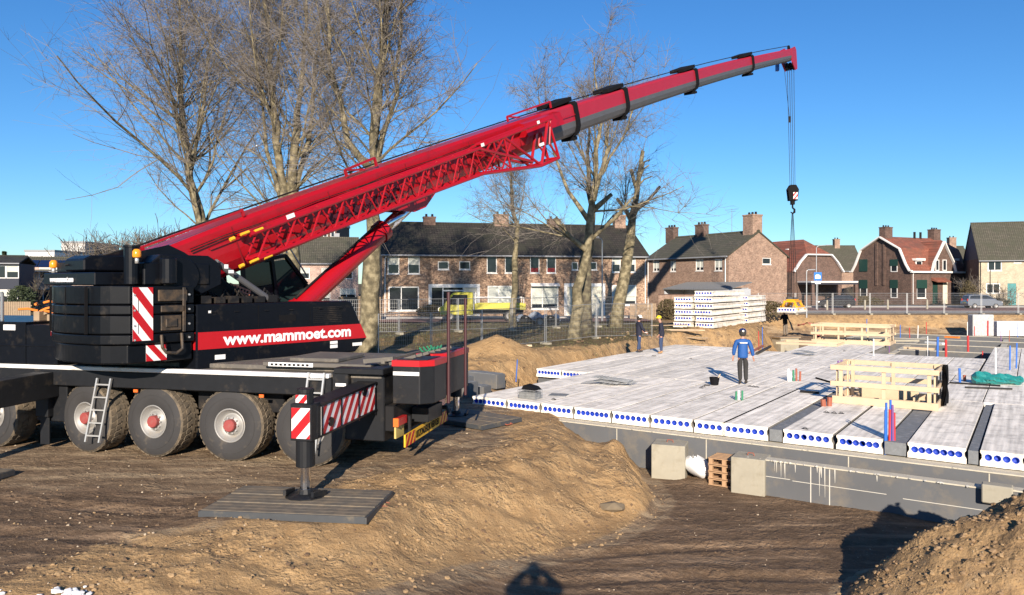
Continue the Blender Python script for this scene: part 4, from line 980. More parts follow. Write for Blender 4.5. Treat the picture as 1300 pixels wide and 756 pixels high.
for lat in (lb,): b.tube([bpt(.034, lat, .34), bpt(.0365, lat, .34)], .045, 8); b.tube([bpt(.034, lat, jb(.045)), bpt(.0365, lat, jb(.045))], .045, 8)
b.build('yellow_coupling_pin', mat('signal_yellow', (.7, .4, .02), .5), jib, each=True)
b = MB()
for t, z, l_ in ((.068, .36, .005), (.235, .36, .003), (.305, .45, .003), (.302, -.3, .006)): b.bar(bpt(t, lb + .06, z), bpt(t + l_, lb + .06, z), .02, .1)
b.build('white_label', M_white, jib, each=True)
# lift cylinder
cb = Ms @ Vector((2.62, 0, 2.75)); ct = bpt(.180, 0, -.80)
dirc = (ct - cb).normalized(); Lc = (ct - cb).length
b = MB(); b.tube([cb, cb + dirc * (Lc * .76)], .27, 24); b.tube([cb + dirc * (Lc * .72), cb + dirc * (Lc * .765)], .31, 24); b.tube([cb, cb + dirc * .35], .31, 20)
cyl = b.build('lift_cylinder', M_red, crane, smooth=False)
b = MB(); b.tube([cb + dirc * (Lc * .76), ct], .185, 24); b.build('piston_rod', M_chrome, cyl, smooth=True)
b = MB(); up_ = dirc.cross(Wd).normalized(); up_ = up_ if up_.z > 0 else -up_
for k in range(6): b.tube([cb + dirc * (Lc * (.08 + .11 * k)) + up_ * .3 + Wd * .08, cb + dirc * (Lc * (.19 + .11 * k)) + up_ * .3 + Wd * .08], .03, 6)
b.build('oil_pipe', M_under, cyl)
# boom head
b = MB()
for s in (-.33, .33):
    b.prism([(-.3, .42), (.55, .5), (.75, .25), (.62, -.95), (.2, -1.0), (-.3, -.45)], bpt(1, s - .03, 0), bframe(1)[1], bframe(1)[2], Wd * .06)
head = b.build('boom_head', M_redtel, crane)
b = MB()
for s in (-.2, 0, .2): b.lathe([(.05, 0), (.27, 0), (.23, .04), (.27, .08), (.05, .08)], bpt(1, s - .04, -.72) + bframe(1)[1] * .35, Wd, 18)
b.lathe([(.05, 0), (.2, 0), (.2, .08), (.05, .08)], bpt(1, -.04, .45) + bframe(1)[1] * .35, Wd, 16)
b.build('sheave', M_cloth, head, each=True)
b = MB(); hx = bpt(1, 0, -.6); b.box(hx.x - .85, hx.y - .1, hx.z - .4, hx.x - .65, hx.y + .1, hx.z + .1); b.build('limit_switch', M_bluepipe, head)
# wires
b = MB(); hook = Vector((18.55, 50.0, 9.3)) - CC
pts = [Ms @ Vector((-2.5, .4, 4.0))] + [bpt(t, .1, .76 - .15 * t) for t in (.0, .1, .2, .3, .4, .5, .6, .7, .8, .9, 1.0)]
b.tube(pts, .022, 5)
hs = bpt(1, 0, -.85) + bframe(1)[1] * .35
for s, q in ((-.22, 0), (-.07, 0), (.07, 0), (.22, 0)): b.tube([hs + Vector((s, 0, 0)), hook + Vector((s * .75, 0, 0))], .016, 5)
b.tube([hs + Vector((-.45, 0, .3)), hs + Vector((-.08, 0, -3.2))], .014, 5); b.box(hs.x - .13, hs.y - .06, hs.z - 3.6, hs.x + .0, hs.y + .06, hs.z - 3.2)
b.build('hoist_rope', M_under, crane)
# --- hook block (hangs from the rope)
hb = thing('hook_block', 'black hook block with red and white chevrons hanging from the crane rope', 'hook block', tuple(hook + CC))
b = MB()
for s in (-.16, .16): b.prism([(-.27, -.95), (-.36, -.2), (-.18, .1), (.18, .1), (.36, -.2), (.27, -.95)], (0, s - .03, 0), (1, 0, 0), (0, 0, 1), (0, .06, 0))
for s in (-.1, .04): b.lathe([(.03, 0), (.33, 0), (.33, .06), (.03, .06)], (0, s, -.35), (0, 1, 0), 18)
b.box(-.12, -.12, -1.2, .12, .12, -.9); b.build('block_cheek', M_cloth, hb, bevel=.01)
b = MB(); stripes(b, (-.02, -.2, -.85), (1, 0, 0), (0, 0, 1), .28, .45, .26, .8, (0, -1, 0)); b.build('chevron', [M_white, M_signred], hb)
b = MB(); b.tube([(0, 0, -1.2), (0, 0, -1.4), (.13, 0, -1.52), (.12, 0, -1.7), (0, 0, -1.78), (-.13, 0, -1.68)], [.06, .06, .07, .08, .06, .03], 8); b.build('hook', M_cloth, hb)
HOOKZ = (hook + CC).z - 1.72
# ================================================================ load in the air
LX, LY = 18.55, 50.0
LZ = 1.0
LM = Matrix.Translation((LX, LY, 0)) @ Matrix.Rotation(math.atan2(P.y, P.x) - PI / 2, 4, 'Z')

def hollow_plank(name, W, L, T, ncore, group, label, loc, back=False, short=False, sub=True, skip=()):
    """hollow-core plank: local x across, y along; open cores in both end faces with blue plugs"""
    root = thing(name, label, 'floor plank', loc, math.atan2(P.y, P.x) - PI / 2, group)
    b = MB(); r = .068; z1 = 0; z0 = -T; ci = .035
    pl = [(0, z0), (W, z0), (W, z0 + .1), (W - ci, z0 + .16), (W - ci, z1 - .09), (W - .006, z1 - .05), (W - .006, z1 - .008), (W - .014, z1), (.014, z1), (.006, z1 - .008), (.006, z1 - .05), (ci, z1 - .09), (ci, z0 + .16), (0, z0 + .1)]
    n = len(pl)
    for i in range(n):
        p, q = pl[i], pl[(i + 1) % n]
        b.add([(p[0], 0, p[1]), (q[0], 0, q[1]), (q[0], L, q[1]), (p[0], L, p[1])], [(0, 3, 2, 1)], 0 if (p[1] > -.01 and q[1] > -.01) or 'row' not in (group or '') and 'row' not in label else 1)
    # faces
    cz = z0 + T * .575; pitch = (W - .14) / ncore; x0 = .07
    b.add([(x, L, z) for x, z in pl], [tuple(range(n))])
    # near face: strip left, strip right, above, below, cells
    zt, zb = cz + .09, cz - .09
    def quad(xa, za, xb, zb_): b.add([(xa, 0, za), (xb, 0, za), (xb, 0, zb_), (xa, 0, zb_)], [(0, 1, 2, 3)])
    b.add([(0, 0, z0), (W, 0, z0), (W, 0, z0 + .1), (W - ci, 0, z0 + .16), (W - .07, 0, zb), (.07, 0, zb), (ci, 0, z0 + .16), (0, 0, z0 + .1)], [tuple(range(8))])
    b.add([(ci, 0, zt), (W - ci, 0, zt), (W - ci, 0, z1 - .09), (W - .006, 0, z1 - .05), (W - .006, 0, z1 - .008), (W - .014, 0, z1), (.014, 0, z1), (.006, 0, z1 - .008), (.006, 0, z1 - .05), (ci, 0, z1 - .09)], [tuple(range(10))])
    b.add([(ci, 0, z0 + .16), (.07, 0, zb), (.07, 0, zt), (ci, 0, zt)], [(0, 1, 2, 3)]); b.add([(W - ci, 0, z0 + .16), (W - ci, 0, zt), (W - .07, 0, zt), (W - .07, 0, zb)], [(0, 1, 2, 3)])
    plug = MB()
    for k in range(ncore):
        cx = x0 + pitch * (k + .5); m = 16; hw = pitch / 2; hh = .09
        ring = []; sq = []
        for j in range(m):
            a = 2 * PI * (j + .5) / m; c_, s_ = math.cos(a), math.sin(a); ring.append((cx + r * c_, 0, cz + r * s_))
            k_ = min(hw / abs(c_) if abs(c_) > 1e-6 else 9, hh / abs(s_) if abs(s_) > 1e-6 else 9); sq.append((cx + c_ * k_, 0, cz + s_ * k_))
        # corners are cut by the 16-gon: add them
        b.add(ring + sq, [(j, (j + 1) % m, m + (j + 1) % m, m + j) for j in range(m)])
        for sx, sz in ((1, 1), (-1, 1), (-1, -1), (1, -1)):
            cor = (cx + sx * hw, 0, cz + sz * hh); cand = sorted(sq, key=lambda p: (p[0] - cor[0]) ** 2 + (p[2] - cor[2]) ** 2)[:2]; b.add([cor, cand[0], cand[1]], [(0, 1, 2)])
        deep = .03 + .05 * rnd.random()
        if rnd.random() < .07: deep = .25
        b.add([p for p in ring] + [(p[0], deep + .02, p[2]) for p in ring], [(j, (j + 1) % m, m + (j + 1) % m, m + j) for j in range(m)])
        plug.lathe([(r * .99, .012), (r * .95, -.004), (r * .78, .0)], (cx, 0, cz), (0, 1, 0), 14, 0); plug.lathe([(r * .78, .0), (r * .66, deep - .01), (0, deep)], (cx, 0, cz), (0, 1, 0), 14, 1)
    b.build('plank_body', [M_plank, M_dimflank], root)
    plug.build('core_plugs', [M_blueplug, M_bluein], root)
    return root
a = LM @ Vector((-.6, -1.5, LZ + .32))
load = hollow_plank('hollow_core_plank', 1.2, 3.0, .30, 6, None, 'short hollow concrete plank hanging below the yellow lifting clamp', a)
# yellow clamp
cl = thing('lifting_clamp', 'yellow lifting clamp holding the hanging concrete plank', 'lifting clamp', (LX, LY, LZ + .32), math.atan2(P.y, P.x) - PI / 2)
b = MB(); b.box(-.45, -1.0, .55, .45, 1.0, .72); b.box(-.3, -.7, .72, .3, .7, .86)
for s in (-1, 1):
    for y in (-1.05, 1.05):
        b.hexa([(s * .66 - .07, y - .2, -.25), (s * .66 + .07, y - .2, -.25), (s * .66 + .07, y + .2, -.25), (s * .66 - .07, y + .2, -.25)], [(s * .35 - .07, y * .8 - .16, .6), (s * .35 + .07, y * .8 - .16, .6), (s * .35 + .07, y * .8 + .16, .6), (s * .35 - .07, y * .8 + .16, .6)])
    b.bar((s * .62, -1.1, .08), (s * .62, 1.1, .08), .1, .16); b.bar((s * .4, -1.5, .12), (s * .4, -.8, .6), .09); b.bar((s * .4, 1.5, .12), (s * .4, .8, .6), .09)
b.build('clamp_frame', mat('clamp_yellow', (.8, .36, .01), .45), cl, bevel=.015)
b = MB(); b.box(-.42, -.4, .87, .3, .4, 1.05); b.build('power_pack', M_greytel, cl)
cl.scale = (.85, .8, .62)
b = MB(); hz = (HOOKZ - LZ - .32) / .62
for sx in (-.25, .25):
    for sy in (-.6, .6): b.tube([(sx, sy, .84), (sx * .12, sy * .05, hz)], .022, 6)
b.build('sling_chain', M_under, cl)

# ================================================================ floor slab: rows of hollow planks
cols = []
def e_of(px, y_off=0.):
    r = (px - HX) / F0; return (O.y * r - O.x) / (E.x - r * E.y)
fr = [599.7, 644, 687, 729, 777, 826, 881, (916.5, 975), (994, 1057.7), (1061.5, 1121), (1152, 1227), (1244, 1301), (1304, 1365), (1372, 1440)]
cur = 0.0; ivs = []
for k in range(7): ivs.append((e_of(fr[k]), None))
st = [x[0] for x in ivs]; ivs = [(st[k], st[k + 1] - .035 if k < 6 else st[k] + .80) for k in range(7)]
for k in range(7, 14): ivs.append((e_of(fr[k][0]), e_of(fr[k][1])))
for k, (e0, e1) in enumerate(ivs):
    W_ = e1 - e0; nc = 7 if W_ > 1.0 else 4
    if k > 6 and k in (7,): nc = 6
    lab = f'{ORD[k]} hollow concrete floor plank from the left in the near row'
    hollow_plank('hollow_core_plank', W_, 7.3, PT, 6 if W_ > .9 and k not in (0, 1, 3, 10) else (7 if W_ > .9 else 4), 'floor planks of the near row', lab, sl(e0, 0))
# grey strips between some near planks
strips = []
for k in (6, 7, 9, 10):
    e1 = ivs[k][1]; e2 = ivs[k + 1][0]; strips.append((e1 + .03, e2 - .0))
for k, (e1, e2) in enumerate(strips):
    M_ = sl(e1, .02); b = MB(Matrix.Rotation(math.atan2(P.y, P.x) - PI / 2, 4, 'Z')); W_ = e2 - e1 - .03
    z0, z1 = -.31, -.035
    b.hexa([(0, 0, z0), (W_, 0, z0), (W_, 7.1, z0), (0, 7.1, z0)], [(0, 0, z1), (W_, 0, z1), (W_, 7.1, z1), (0, 7.1, z1)])
    o = b.build('joint_strip', M_strip); o.location = M_
    tag(o, f'{ORD[k]} dark grey concrete joint strip from the left between near floor planks', 'joint strip', 'grey joint strips in the slab')
def row(name, e0, e1, p0, p1, word, w=1.2, gap=.014, endopen=False):
    n = max(1, round((e1 - e0) / w)); w = (e1 - e0) / n
    for k in range(n):
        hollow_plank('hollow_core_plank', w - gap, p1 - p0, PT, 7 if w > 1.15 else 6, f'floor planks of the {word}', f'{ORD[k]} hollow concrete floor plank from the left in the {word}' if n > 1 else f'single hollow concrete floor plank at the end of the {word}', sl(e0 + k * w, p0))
row('m', -2.42, 17.4, 7.33, 14.6, 'middle row')
row('b', -2.42, 2.1, 14.62, 21.6, 'far left row')
row('b', 3.8, 7.3, 14.62, 28.0, 'far centre row')
row('b', 7.32, 12.2, 14.62, 22.0, 'far right row')
row('b', 12.25, 17.05, 14.62, 29.5, 'farthest right row')
row('b', 2.1, 3.8, 14.62, 20.4, 'short row beside the floor opening', w=.85)
# foundation walls: beam under the near edge, lower outer wall, cross walls
def wallbox(name, e0, p0, e1, p1, z0, z1, label, cat='foundation wall', m=None, cap=True, group=None):
    rz = math.atan2(E.y, E.x); o = thing(name, label, cat, sl(e0, p0, 0), rz, group)
    b = MB(); b.box(0, 0, z0, e1 - e0, p1 - p0, z1); b.build('wall_body', m or M_eps, o, bevel=.006)
    if cap: b = MB(); b.box(.0, -.012, z1 + .001, e1 - e0, p1 - p0 + .012, z1 + .028); b.build('mortar_cap', M_mortar, o)
    return o
wA = wallbox('foundation_wall', -.02, -.36, 24, .5, -1.95, -.87, 'long dark grey foundation wall right under the near plank ends', group=None)
wallbox('foundation_wall', -.0, .6, .35, 6.9, -1.9, -.84, 'dark grey foundation wall under the left edge of the near planks', cap=False)
wallbox('foundation_wall', -2.45, 7.5, -.1, 7.9, -1.9, -.84, 'dark grey foundation wall under the set-back planks at the left', cap=False)
wallbox('foundation_wall', -2.45, 7.95, -2.1, 21.5, -1.9, -.84, 'dark grey foundation wall along the left trench', cap=False)
xo0 = ep(5.62, 16.55); wB = wallbox('foundation_wall', 8.35, -1.12, 13.52, -.86, -1.95, -1.03, 'lower outer grey foundation wall with white mortar runs beside the concrete block')
wallbox('foundation_wall', 13.57, -1.12, 24, -.86, -1.95, -1.0, 'lower outer grey foundation wall at the right edge behind the spoil heap')
# white mortar runs and joints on the lower wall
b = MB(); rr = random.Random(12)
for k in range(15):
    x = rr.choice([rr.gauss(2.35, .3), rr.gauss(1.75, .12), rr.gauss(1.0, .15)]); l_ = rr.uniform(.08, .62); w_ = rr.uniform(.004, .013); x = min(max(x, .2), 4.6)
    b.hexa([(x, -.007, -1.03 - l_), (x + w_ * .4, -.007, -1.03 - l_), (x + w_ * .4, 0, -1.03 - l_), (x, 0, -1.03 - l_)], [(x - w_, -.009, -1.03), (x + w_, -.009, -1.03), (x + w_, 0, -1.03), (x - w_, 0, -1.03)])
for x0, x1, z in ((.3, 1.2, -1.38), (1.25, 3.1, -1.40), (3.4, 4.9, -1.44)): b.box(x0, -.006, z, x1, 0, z + .012)
for x in (1.62, 2.0): b.box(x, -.01, -1.9, x + .02, 0, -1.04)
for k in range(30):
    x = rr.uniform(.1, 5.1); vs, fs = clod_mesh(1, 1, .7, k); r = rr.uniform(.015, .05); b.add([(x + r * v.x, -.02 + r * v.y, -1.01 + r * v.z * .6) for v in vs], fs)
b.build('mortar_runs', mat('mortar_white', (.55, .53, .46), .9), wB)
b = MB()
for x in (2.2, 5.0, 7.4, 10.6, 13.2): b.box(x, -.008, -1.8, x + .022, 0, -.88)
for k in range(40):
    x = rr.uniform(.5, 14); vs, fs = clod_mesh(1, 1, .7, k); r = rr.uniform(.012, .035); b.add([(x + r * v.x, -.01 + r * v.y, -.85 + r * v.z * .5) for v in vs], fs)
b.build('mortar_joints', M_mortar, wA)
# far open foundation: long walls and cross walls
far = [((2.1, 21.9), (3.8, 22.2)), ((7.6, 25.6), (12.0, 25.95)), ((7.6, 30.2), (30, 30.55)), ((4.5, 34.8), (34, 35.15)), ((3.5, 39.5), (38, 39.85)), ((3.0, 44.2), (40, 44.55))]
for k, ((e0, p0), (e1, p1)) in enumerate(far):
    wallbox('foundation_wall', e0, p0, e1, p1, -1.9, -.95 + (.0 if k < 2 else .02 * k), f'{ORD[k]} grey foundation wall across the open basement counted from the slab', group='cross walls of the open foundation')
cross = [(7.35, 28.2, 44), (12.3, 35.3, 44), (17.3, 29.6, 44), (22.5, 22, 44), (28, 20, 44), (34, 20, 44), (3.2, 30, 44)]
for k, (e, p0, p1) in enumerate(cross):
    wallbox('foundation_wall', e, p0, e + .33, p1, -1.92, -1.0 + .013 * k, f'{ORD[k]} grey foundation wall running away from the slab, counted in the open basement', group='long walls of the open foundation')
# concrete blocks in the pit
def cblock(px, py, s, hgt_, rz, label):
    p = on(px, py, -1.8); z = H(p.x, p.y)
    o = thing('concrete_block', label, 'concrete block', (p.x, p.y, z - .04), rz); b = MB(); b.box(-s / 2, 0, 0, s / 2, s * .9, hgt_); b.build('block_body', M_conc, o, bevel=.02, seg=2)
    b = MB(); b.tube([(-.08, s * .45, hgt_ - .02), (-.06, s * .45, hgt_ + .06), (.06, s * .45, hgt_ + .06), (.08, s * .45, hgt_ - .02)], .012, 6); b.build('lifting_loop', M_rust, o)
    return o
cblock(848, 609, .80, .86, R(-20), 'square concrete block standing at the foot of the sand berm')
cblock(949, 628, .74, .84, R(-30), 'square concrete block at the left end of the lower outer wall')
p_ = on(1128, 640, -1.5); o = thing('concrete_block', 'small concrete block on top of the outer wall behind the spoil heap', 'concrete block', (*xy(13.1, -1.3), -1.25), math.atan2(E.y, E.x)); b = MB(); b.box(0, 0, 0, .5, .3, .35); b.build('block_body', M_conc, o, bevel=.02)
# white sack
q = sl(7.42, -.62, -1.75); b = MB()
vs = []; 
for i in range(9):
    for j in range(14):
        u = i / 8; a = 2 * PI * j / 14; r = math.sin(PI * min(.97, u * .9 + .05)) ** .6; x = .30 * r * math.cos(a) * (1 + .2 * math.sin(3 * a)); y = .22 * r * math.sin(a); z = .5 * u * (1 + .1 * math.cos(5 * a)) ; vs.append((x - .25 * (u), y, z))
b.add(vs, [(i * 14 + j, i * 14 + (j + 1) % 14, (i + 1) * 14 + (j + 1) % 14, (i + 1) * 14 + j) for i in range(8) for j in range(14)])
o = b.build('sack', M_white, smooth=True); o.location = (q.x, q.y, H(q.x, q.y) - .02); tag(o, 'white plastic sack slumped between the two concrete blocks', 'sack')
# pallets
def pallet(loc, rz, label, m=M_woodold, tilt=0, layers=1, name='pallet', cat='pallet'):
    o = thing(name, label, cat, loc, rz); o.rotation_euler = (tilt, 0, rz)
    for L_ in range(layers):
        z = L_ * .17; b = MB()
        for y in (-.35, 0, .35): b.box(-.6, y - .05, z, .6, y + .05, z + .02); [b.box(x - .07, y - .05, z + .02, x + .07, y + .05, z + .11) for x in (-.5, 0, .5)]
        for x in (-.5, 0, .5): b.box(x - .07, -.4, z + .11, x + .07, .4, z + .13)
        b.build('pallet_base', m, o)
        b = MB()
        for k in range(5): b.box(-.6, -.4 + k * .172, z + .132, .6, -.4 + k * .172 + .12, z + .152)
        b.build('top_boards', m, o)
    return o
q = sl(8.05, -.72, -1.78); plt_ = pallet((q.x, q.y, -1.78), R(-34), 'stacked brown wooden pallets leaning behind the concrete blocks', m=mat('pallet_wood', (.42, .26, .14), .8, var=.2), layers=4); plt_.scale = (.62, .8, .95)
# ================================================================ stack of planks and the timber under it
def stackp(e_shift, nrow, skipz, base_xy, label_fn, W=1.2, L=6.2, grp='', order=0):
    for k in range(nrow):
        z = .1 + k * .40
        hollow_plank('hollow_core_plank', W, L, .32, 6, grp, label_fn(k), (base_xy[0] + P.x * (rnd.random() * .25), base_xy[1] + P.y * (rnd.random() * .25), z + .32))
layer = ['bottom', 'second', 'third', 'fourth', 'fifth', 'topmost']
A0 = at(880.5, 47.6); A1 = at(853.5, 48.3); A2 = at(905, 50.8)
A2 = Vector((A0.x + E.x * 1.0 + P.x * 3.2, A0.y + E.y * 1.0 + P.y * 3.2, 0))
stackp(0, 6, 0, (A0.x, A0.y), lambda k: f'{layer[k]} concrete plank of the near right pile behind the excavation', grp='piled floor planks')
stackp(0, 5, 0, (A1.x, A1.y), lambda k: f'{layer[k]} concrete plank of the near left pile behind the excavation', grp='piled floor planks')
stackp(0, 5, 0, (A0.x + P.x * 7.1, A0.y + P.y * 7.1), lambda k: f'{layer[k]} concrete plank of the rear pile behind the excavation', grp='piled floor planks', L=4.2)
# ================================================================ houses
M_brk1 = brick_mat('mottled_brick', (.19, .10, .062), (.42, .27, .17), (.28, .23, .17), .25, .45)
M_brk2 = brick_mat('brown_pink_brick', (.22, .125, .083), (.33, .21, .145), (.28, .235, .19), .15, .2)
M_brk3 = brick_mat('dark_brown_brick', (.085, .048, .036), (.145, .08, .06), (.12, .1, .08), .2, .2)
M_brk4 = brick_mat('pale_yellow_brick', (.40, .33, .22), (.5, .42, .29), (.42, .38, .31), .1, .1)
M_brk5 = brick_mat('pink_brick', (.42, .26, .2), (.55, .36, .28), (.45, .4, .35), .1, .1)
M_roofd = tile_mat('dark_roof_tiles', (.026, .022, .018), (.046, .039, .031), (.036, .036, .022))
M_roofg = tile_mat('grey_brown_roof_tiles', (.085, .078, .055), (.12, .11, .08), (.07, .07, .045))
M_roofr = tile_mat('red_roof_tiles', (.27, .085, .05), (.36, .13, .08), (.17, .075, .05))
M_lead = mat('lead_flashing', (.25, .26, .27), .6)
M_frame = mat('window_white', (.74, .73, .69), .5, var=.04)
M_blind = mat('pale_blind', (.5, .52, .46), .8, var=.15)
M_green = mat('dark_green_shutter', (.012, .045, .035), .6)
M_door = mat('door_white', (.7, .66, .52), .5)
class House:
    """walls in local coordinates: x along the front, y to the back, z up"""
    def __init__(s, label, A, B, depth, name='terraced_house', cat='house', side='back'):
        s.A = Vector((A[0], A[1], 0)); s.B = Vector((B[0], B[1], 0)); s.L = (s.B - s.A).length; s.dep = depth
        s.rz = math.atan2(s.B.y - s.A.y, s.B.x - s.A.x); s.root = thing(name, label, cat, s.A, s.rz)
        s.d = (s.B - s.A).normalized(); s.n = Vector((-s.d.y, s.d.x, 0))
    def lx(s, px, org=None, d=None):
        org = org or s.A; d = d or s.d; r = (px - HX) / F0
        return (r * org.y - org.x) / (d.x - r * d.y)
    def rect(s, x0, y0, x1, y1, org=None, d=None):
        org = org or s.A; d = d or s.d
        a = s.lx(x0, org, d); c = s.lx(x1, org, d); m = org.y + d.y * (a + c) / 2
        return a, CZ + (HY - y1) / F0 * m, c, CZ + (HY - y0) / F0 * m
    def wall(s, W, Hh, ops, m, org=(0, 0), dx=(1, 0), name='wall', thick=.12):
        """wall sheet with real openings and reveals; ops = (x0,z0,x1,z1)"""
        b = MB(); dx = Vector((*dx, 0)); nn = Vector((-dx.y, dx.x, 0)); o = Vector((*org, 0))
        xs = sorted({0, W, *[min(max(v, 0), W) for q in ops for v in (q[0], q[2])]}); zs = sorted({0, Hh, *[v for q in ops for v in (q[1], q[3])]})
        P_ = lambda x, z, y=0: o + dx * x + nn * y + Vector((0, 0, z))
        for i in range(len(xs) - 1):
            for j in range(len(zs) - 1):
                cx, cz = (xs[i] + xs[i + 1]) / 2, (zs[j] + zs[j + 1]) / 2
                if any(q[0] < cx < q[2] and q[1] < cz < q[3] for q in ops): continue
                b.add([P_(xs[i], zs[j]), P_(xs[i + 1], zs[j]), P_(xs[i + 1], zs[j + 1]), P_(xs[i], zs[j + 1])], [(0, 1, 2, 3)])
        for x0, z0, x1, z1 in ops:
            b.add([P_(x0, z0), P_(x1, z0), P_(x1, z1), P_(x0, z1), P_(x0, z0, thick), P_(x1, z0, thick), P_(x1, z1, thick), P_(x0, z1, thick)], [(0, 4, 5, 1), (1, 5, 6, 2), (2, 6, 7, 3), (3, 7, 4, 0)])
        return b.build(name, m, s.root)
    def window(s, q, org=(0, 0), dx=(1, 0), split=0, blind=0, trans=0, fm=None, glass=None, name='window', fw=.075, inset=.09, sill=True, awn=False):
        x0, z0, x1, z1 = q; dx = Vector((*dx, 0)); nn = Vector((-dx.y, dx.x, 0)); o = Vector((*org, 0))
        M = Matrix((dx, nn, Vector((0, 0, 1)))).transposed().to_4x4(); M.translation = o
        b = MB(M); y0, y1 = inset - .05, inset + .02
        b.box(x0, y0, z0, x1, y1, z0 + fw); b.box(x0, y0, z1 - fw, x1, y1, z1); b.box(x0, y0, z0 + fw, x0 + fw, y1, z1 - fw); b.box(x1 - fw, y0, z0 + fw, x1, y1, z1 - fw)
        for k in range(split): xm = x0 + (x1 - x0) * ((k + 1) / (split + 1) if split > 1 else .42 if x1 - x0 > 1.6 else .5); b.box(xm - .035, y0 + .01, z0 + fw, xm + .035, y1, z1 - fw)
        if trans: zm = z1 - (z1 - z0) * trans; b.box(x0 + fw, y0 + .01, zm - .03, x1 - fw, y1, zm + .03)
        if sill: b.box(x0 - .04, -.03, z0 - .07, x1 + .04, y0 - .002, z0 - .002)
        w = b.build(name, fm or M_frame, s.root)
        b = MB(M); b.box(x0 + fw * .9, inset, z0 + fw * .9, x1 - fw * .9, inset + .008, z1 - fw * .9); b.build('pane', glass or M_glass, w)
        if blind:
            b = MB(M); b.box(x0 + fw, inset - .012, z1 - fw - (z1 - z0 - 2 * fw) * blind, x1 - fw, inset - .003, z1 - fw); b.build('blind', M_blind, w)
        if awn:
            b = MB(M); b.hexa([(x0 - .05, -.4, z1 - .15), (x1 + .05, -.4, z1 - .15), (x1 + .05, -.4, z1 - .1), (x0 - .05, -.4, z1 - .1)][:4], [(x0 - .05, 0, z1 + .05), (x1 + .05, 0, z1 + .05), (x1 + .05, 0, z1 + .12), (x0 - .05, 0, z1 + .12)]); b.build('awning', M_frame, w)
        return w
    def roof(s, zg, zr, m, over=.3, name='roof', t=.14, x0=0, x1=None, half=None):
        x1 = s.L if x1 is None else x1; half = half or s.dep / 2; b = MB(); k = (zr - zg) / half
        for a, c in ((-over, half), (s.dep + over, half)):
            za = zg - over * k
            b.hexa([(x0 - .1, a, za), (x1 + .1, a, za), (x1 + .1, c, zr), (x0 - .1, c, zr)], [(x0 - .1, a, za + t), (x1 + .1, a, za + t), (x1 + .1, c, zr + t), (x0 - .1, c, zr + t)])
        b.tube([(x0 - .1, half, zr + t), (x1 + .1, half, zr + t)], .11, 8)
        o = b.build(name, m, s.root)
        b = MB(); b.tube([(x0 - .1, -over - .06, zg - over * k + .03), (x1 + .1, -over - .06, zg - over * k + .03)], .075, 8); b.build('gutter', M_lead, o)
        return o
    def gable(s, x, zg, zr, m, depth=None):
        dep = depth or s.dep; b = MB(); b.prism([(0, zg - .02), (dep, zg - .02), (dep / 2, zr)], (x, 0, 0), (0, 1, 0), (0, 0, 1), (-.02 if x > .1 else .02, 0, 0)); return b.build('gable', m, s.root)
    def chimney(s, x, y, z0, z1, w, d, parent, m, pots=2):
        b = MB(); b.box(x - w / 2, y - d / 2, z0, x + w / 2, y + d / 2, z1); b.box(x - w / 2 - .05, y - d / 2 - .05, z1 - .12, x + w / 2 + .05, y + d / 2 + .05, z1 + .02)
        c = b.build('chimney', m, parent); b = MB()
        for k in range(pots): xx = x - w / 2 + w * (k + .5) / pots; b.tube([(xx, y, z1), (xx, y, z1 + .28)], [.12, .1], 8)
        b.build('chimney_pot', M_under, c, each=True); return c
    def pipe(s, x, z1, y=-.08, m=None):
        b = MB(); b.tube([(x, y, .1), (x, y, z1 - .5), (x + .08, y - .02, z1 - .3), (x + .08, y - .2, z1 - .1)], .045, 7); return b.build('drainpipe', m or M_frame, s.root)
# --- terrace behind the trees
A = at(485, 64); B = at(822, 69)
h = House('long mottled brick terrace with dark tiled roof behind the winter trees', A, B, 9.5, 'brick_terrace'); zg, zr = 5.42, 8.3
up = [(492, 325, 507, 348, 1), (518, 325, 533, 348, 1), (556, 332, 570, 342.5, 0), (583, 332, 597, 342.5, 0), (618, 325.5, 631, 347, 0), (641, 325.5, 653, 347, 0), (673, 325.5, 685, 347, 2), (694, 325.5, 706, 347, 2), (726, 333, 734, 343, 0), (748, 333, 758, 343, 0), (777, 326.5, 788, 346, 1), (800, 326.5, 807, 346, 1)]
lo_ = [(493, 364, 532, 395, 1), (619, 363, 653, 394, 2), (674, 361.5, 709, 393, 2), (777, 362, 808, 388, 2)]
doors = [(544, 361, 609, 402), (716, 360, 768, 401)]
ops = [h.rect(*q[:4]) for q in up + lo_] + [h.rect(*q) for q in doors]
ops = [(a, max(z0, .02), c, z1) for a, z0, c, z1 in ops]
h.wall(h.L, zg, ops, M_brk1); b = MB(); b.box(0, .14, 0, h.L, .16, zg); b.box(0, .1, 0, .02, h.dep, zg); b.box(h.L - .02, .1, 0, h.L, h.dep, zg); b.box(0, h.dep - .02, 0, h.L, h.dep, zg)
b.build('side_wall', M_brk1, h.root)
for k, q in enumerate(up):
    h.window(ops[k], split=0, blind=(.5 if q[4] == 1 else 0), sill=True)
    if q[4] == 2:
        a_, z0, c_, z1 = ops[k]; b = MB(); b.box(a_ + .1, .075, z0 + .1, c_ - .1, .083, z0 + .45); b.build('red_curtain', mat('dull_red_cloth', (.25, .03, .03), .8), h.root)
for k, q in enumerate(lo_): h.window(ops[len(up) + k], split=1, blind=(.82 if q[4] == 2 else 0), awn=(k == 2), fw=.1)
